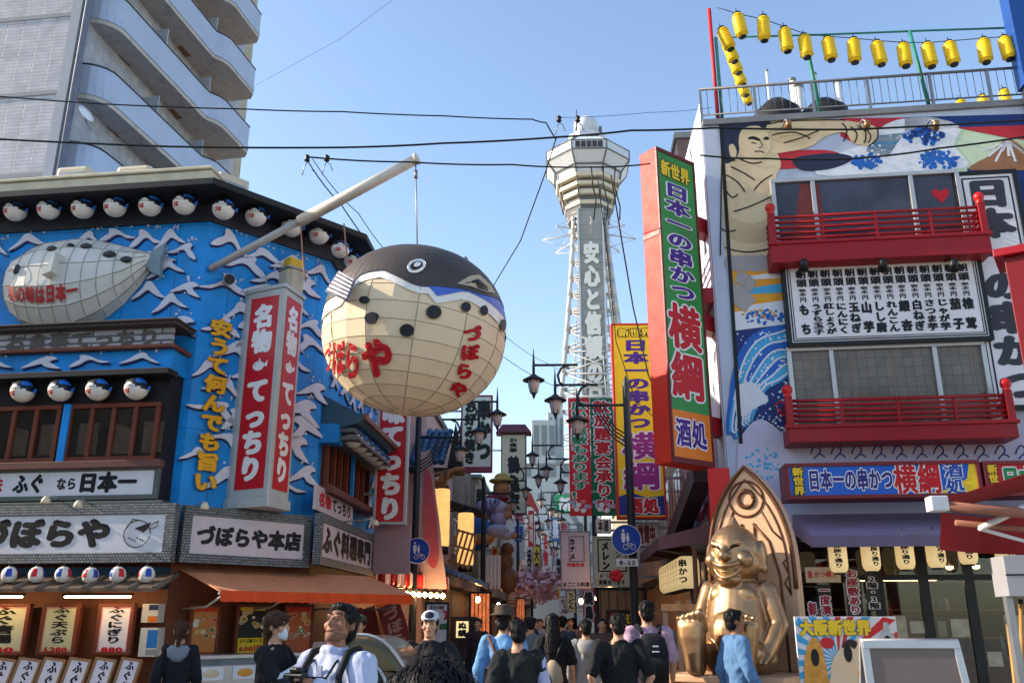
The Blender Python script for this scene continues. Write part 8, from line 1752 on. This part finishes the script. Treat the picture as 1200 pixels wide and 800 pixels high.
t = person('person with long black hair and black blouse, walking away', px(648, 11.4), 11.4, -6, 1.71, cloth('black blouse', (24, 23, 25)), BLKT, HAIRB, hairstyle='long', sleeve='short', seed=8, build=.92)
o = prop(t, 'handbag', 'beige and black bag hanging behind the long haired person', 'bag'); b = MB(); b.loft([(.9, .09, .05, .2), (.95, .13, .06, .2), (1.1, .1, .05, .19), (1.18, .03, .03, .17)], 14); b.build('bag_body', [mat('beige bag leather', (176, 156, 126), .6, var=.2)], o); b = MB(); b.tube([(-.03, .18, 1.17), (-.1, .13, 1.35), (-.14, .05, 1.47)], .012, 6); b.build('strap', [BLACK], o)
t = person('person in a grey hooded jacket with tied black hair, walking away', px(686, 12.2), 12.2, 3, 1.64, cloth('light grey fleece', (150, 146, 144)), BLKT, HAIRB, hairstyle='bun', sleeve='long', seed=9, build=1.0)
add(t, 'hood', cloth('light grey fleece', (150, 146, 144)), lambda b: b.loft([(1.27, .04, .03, .13), (1.33, .11, .055, .13), (1.42, .14, .085, .08), (1.48, .1, .07, .05)], 16))
t = person('person in a plain black tee, hands in pockets, seen from behind', px(724, 9.4), 9.4, 2, 1.70, cloth('plain black tee', (22, 22, 24)), JEAN, HAIRB, pose='pocket', seed=10, build=1.12)
t = person('tall person in a pink flowered shirt under a black backpack', px(758, 10.2), 10.2, 4, 1.84, mat('pink flowered shirt', (188, 150, 170), .8, var=.55, sc=16), JEAN, HAIRB, seed=11, build=1.05)
backpack(t, 'black backpack on the pink flowered shirt', cloth('black nylon', (22, 22, 25)), white=True)
t = person('person in a denim blue jacket walking past the bronze statue', px(861, 9.9), 9.9, -82, 1.74, cloth('denim blue jacket', (84, 120, 160)), JEAN, HAIRB, SKIN2, sleeve='long', seed=12, build=1.06)
t = person('person in a green cap standing behind the camera holder under the awning', px(421, 11.6), 11.6, 170, 1.68, cloth('dark green shirt', (48, 54, 46)), JEAN, HAIRB, SKIN, seed=13)
add(t, 'cap', [mat('dull green cap', (66, 74, 52), .8)], lambda b: (b.ell((0, .02, 1.71), (.092, .105, .07), 16, 10), b.prism([(-.075, -.06), (.075, -.06), (.06, -.15), (0, -.17), (-.06, -.15)], 1.69, 1.70, ax='z')))
# farther strollers
FAR = [(560, 19, 1.66, (52, 40, 44), 170), (545, 24, 1.7, (30, 30, 34), 175), (622, 15, 1.68, (92, 98, 104), 0), (618, 21, 1.7, (40, 46, 70), 5), (633, 24, 1.65, (150, 150, 156), 180), (642, 28, 1.72, (60, 44, 48), 0), (659, 17, 1.7, (64, 66, 76), 0), (668, 22, 1.66, (120, 110, 106), 176), (606, 27, 1.7, (34, 36, 44), 0), (672, 30, 1.7, (48, 52, 60), 0), (627, 33, 1.68, (170, 160, 160), 180), (650, 36, 1.7, (40, 40, 48), 0), (705, 16.5, 1.66, (90, 66, 60), 178), (940, 14.6, 1.68, (40, 40, 46), 150)]
LBF = ['small distant person in plum at the left of the street, facing us', 'distant person in black near the black sign cabinet', 'person in slate grey between the hat wearer and the long haired person', 'distant person in navy in mid street, walking away', 'distant person in light grey facing us in mid street', 'distant person in maroon walking away in mid street', 'person in blue grey just right of the long haired person', 'distant person in taupe facing us near the grey hood', 'distant person in dark grey left of mid street', 'tiny distant person in grey near the red streamer', 'tiny distant person in pale clothes facing us', 'tiny distant person in black at the far end', 'person in brown facing us by the timber shop wall', 'dim person in dark clothes at the skewer shop doors']
for i, (x, Y, H, c, a) in enumerate(FAR): person(LBF[i], px(x, Y), Y, a, H, cloth('stroller shirt %d' % i, c), [JEAN, BLKT, KHA][i % 3], [HAIRB, HAIRBR][i % 4 == 3], sleeve=['long', 'short'][i % 2], hairstyle=['short', 'long', 'short', 'bun'][i % 4], seed=30 + i, strands=0)
bpy.data.scenes.remove(SC2)
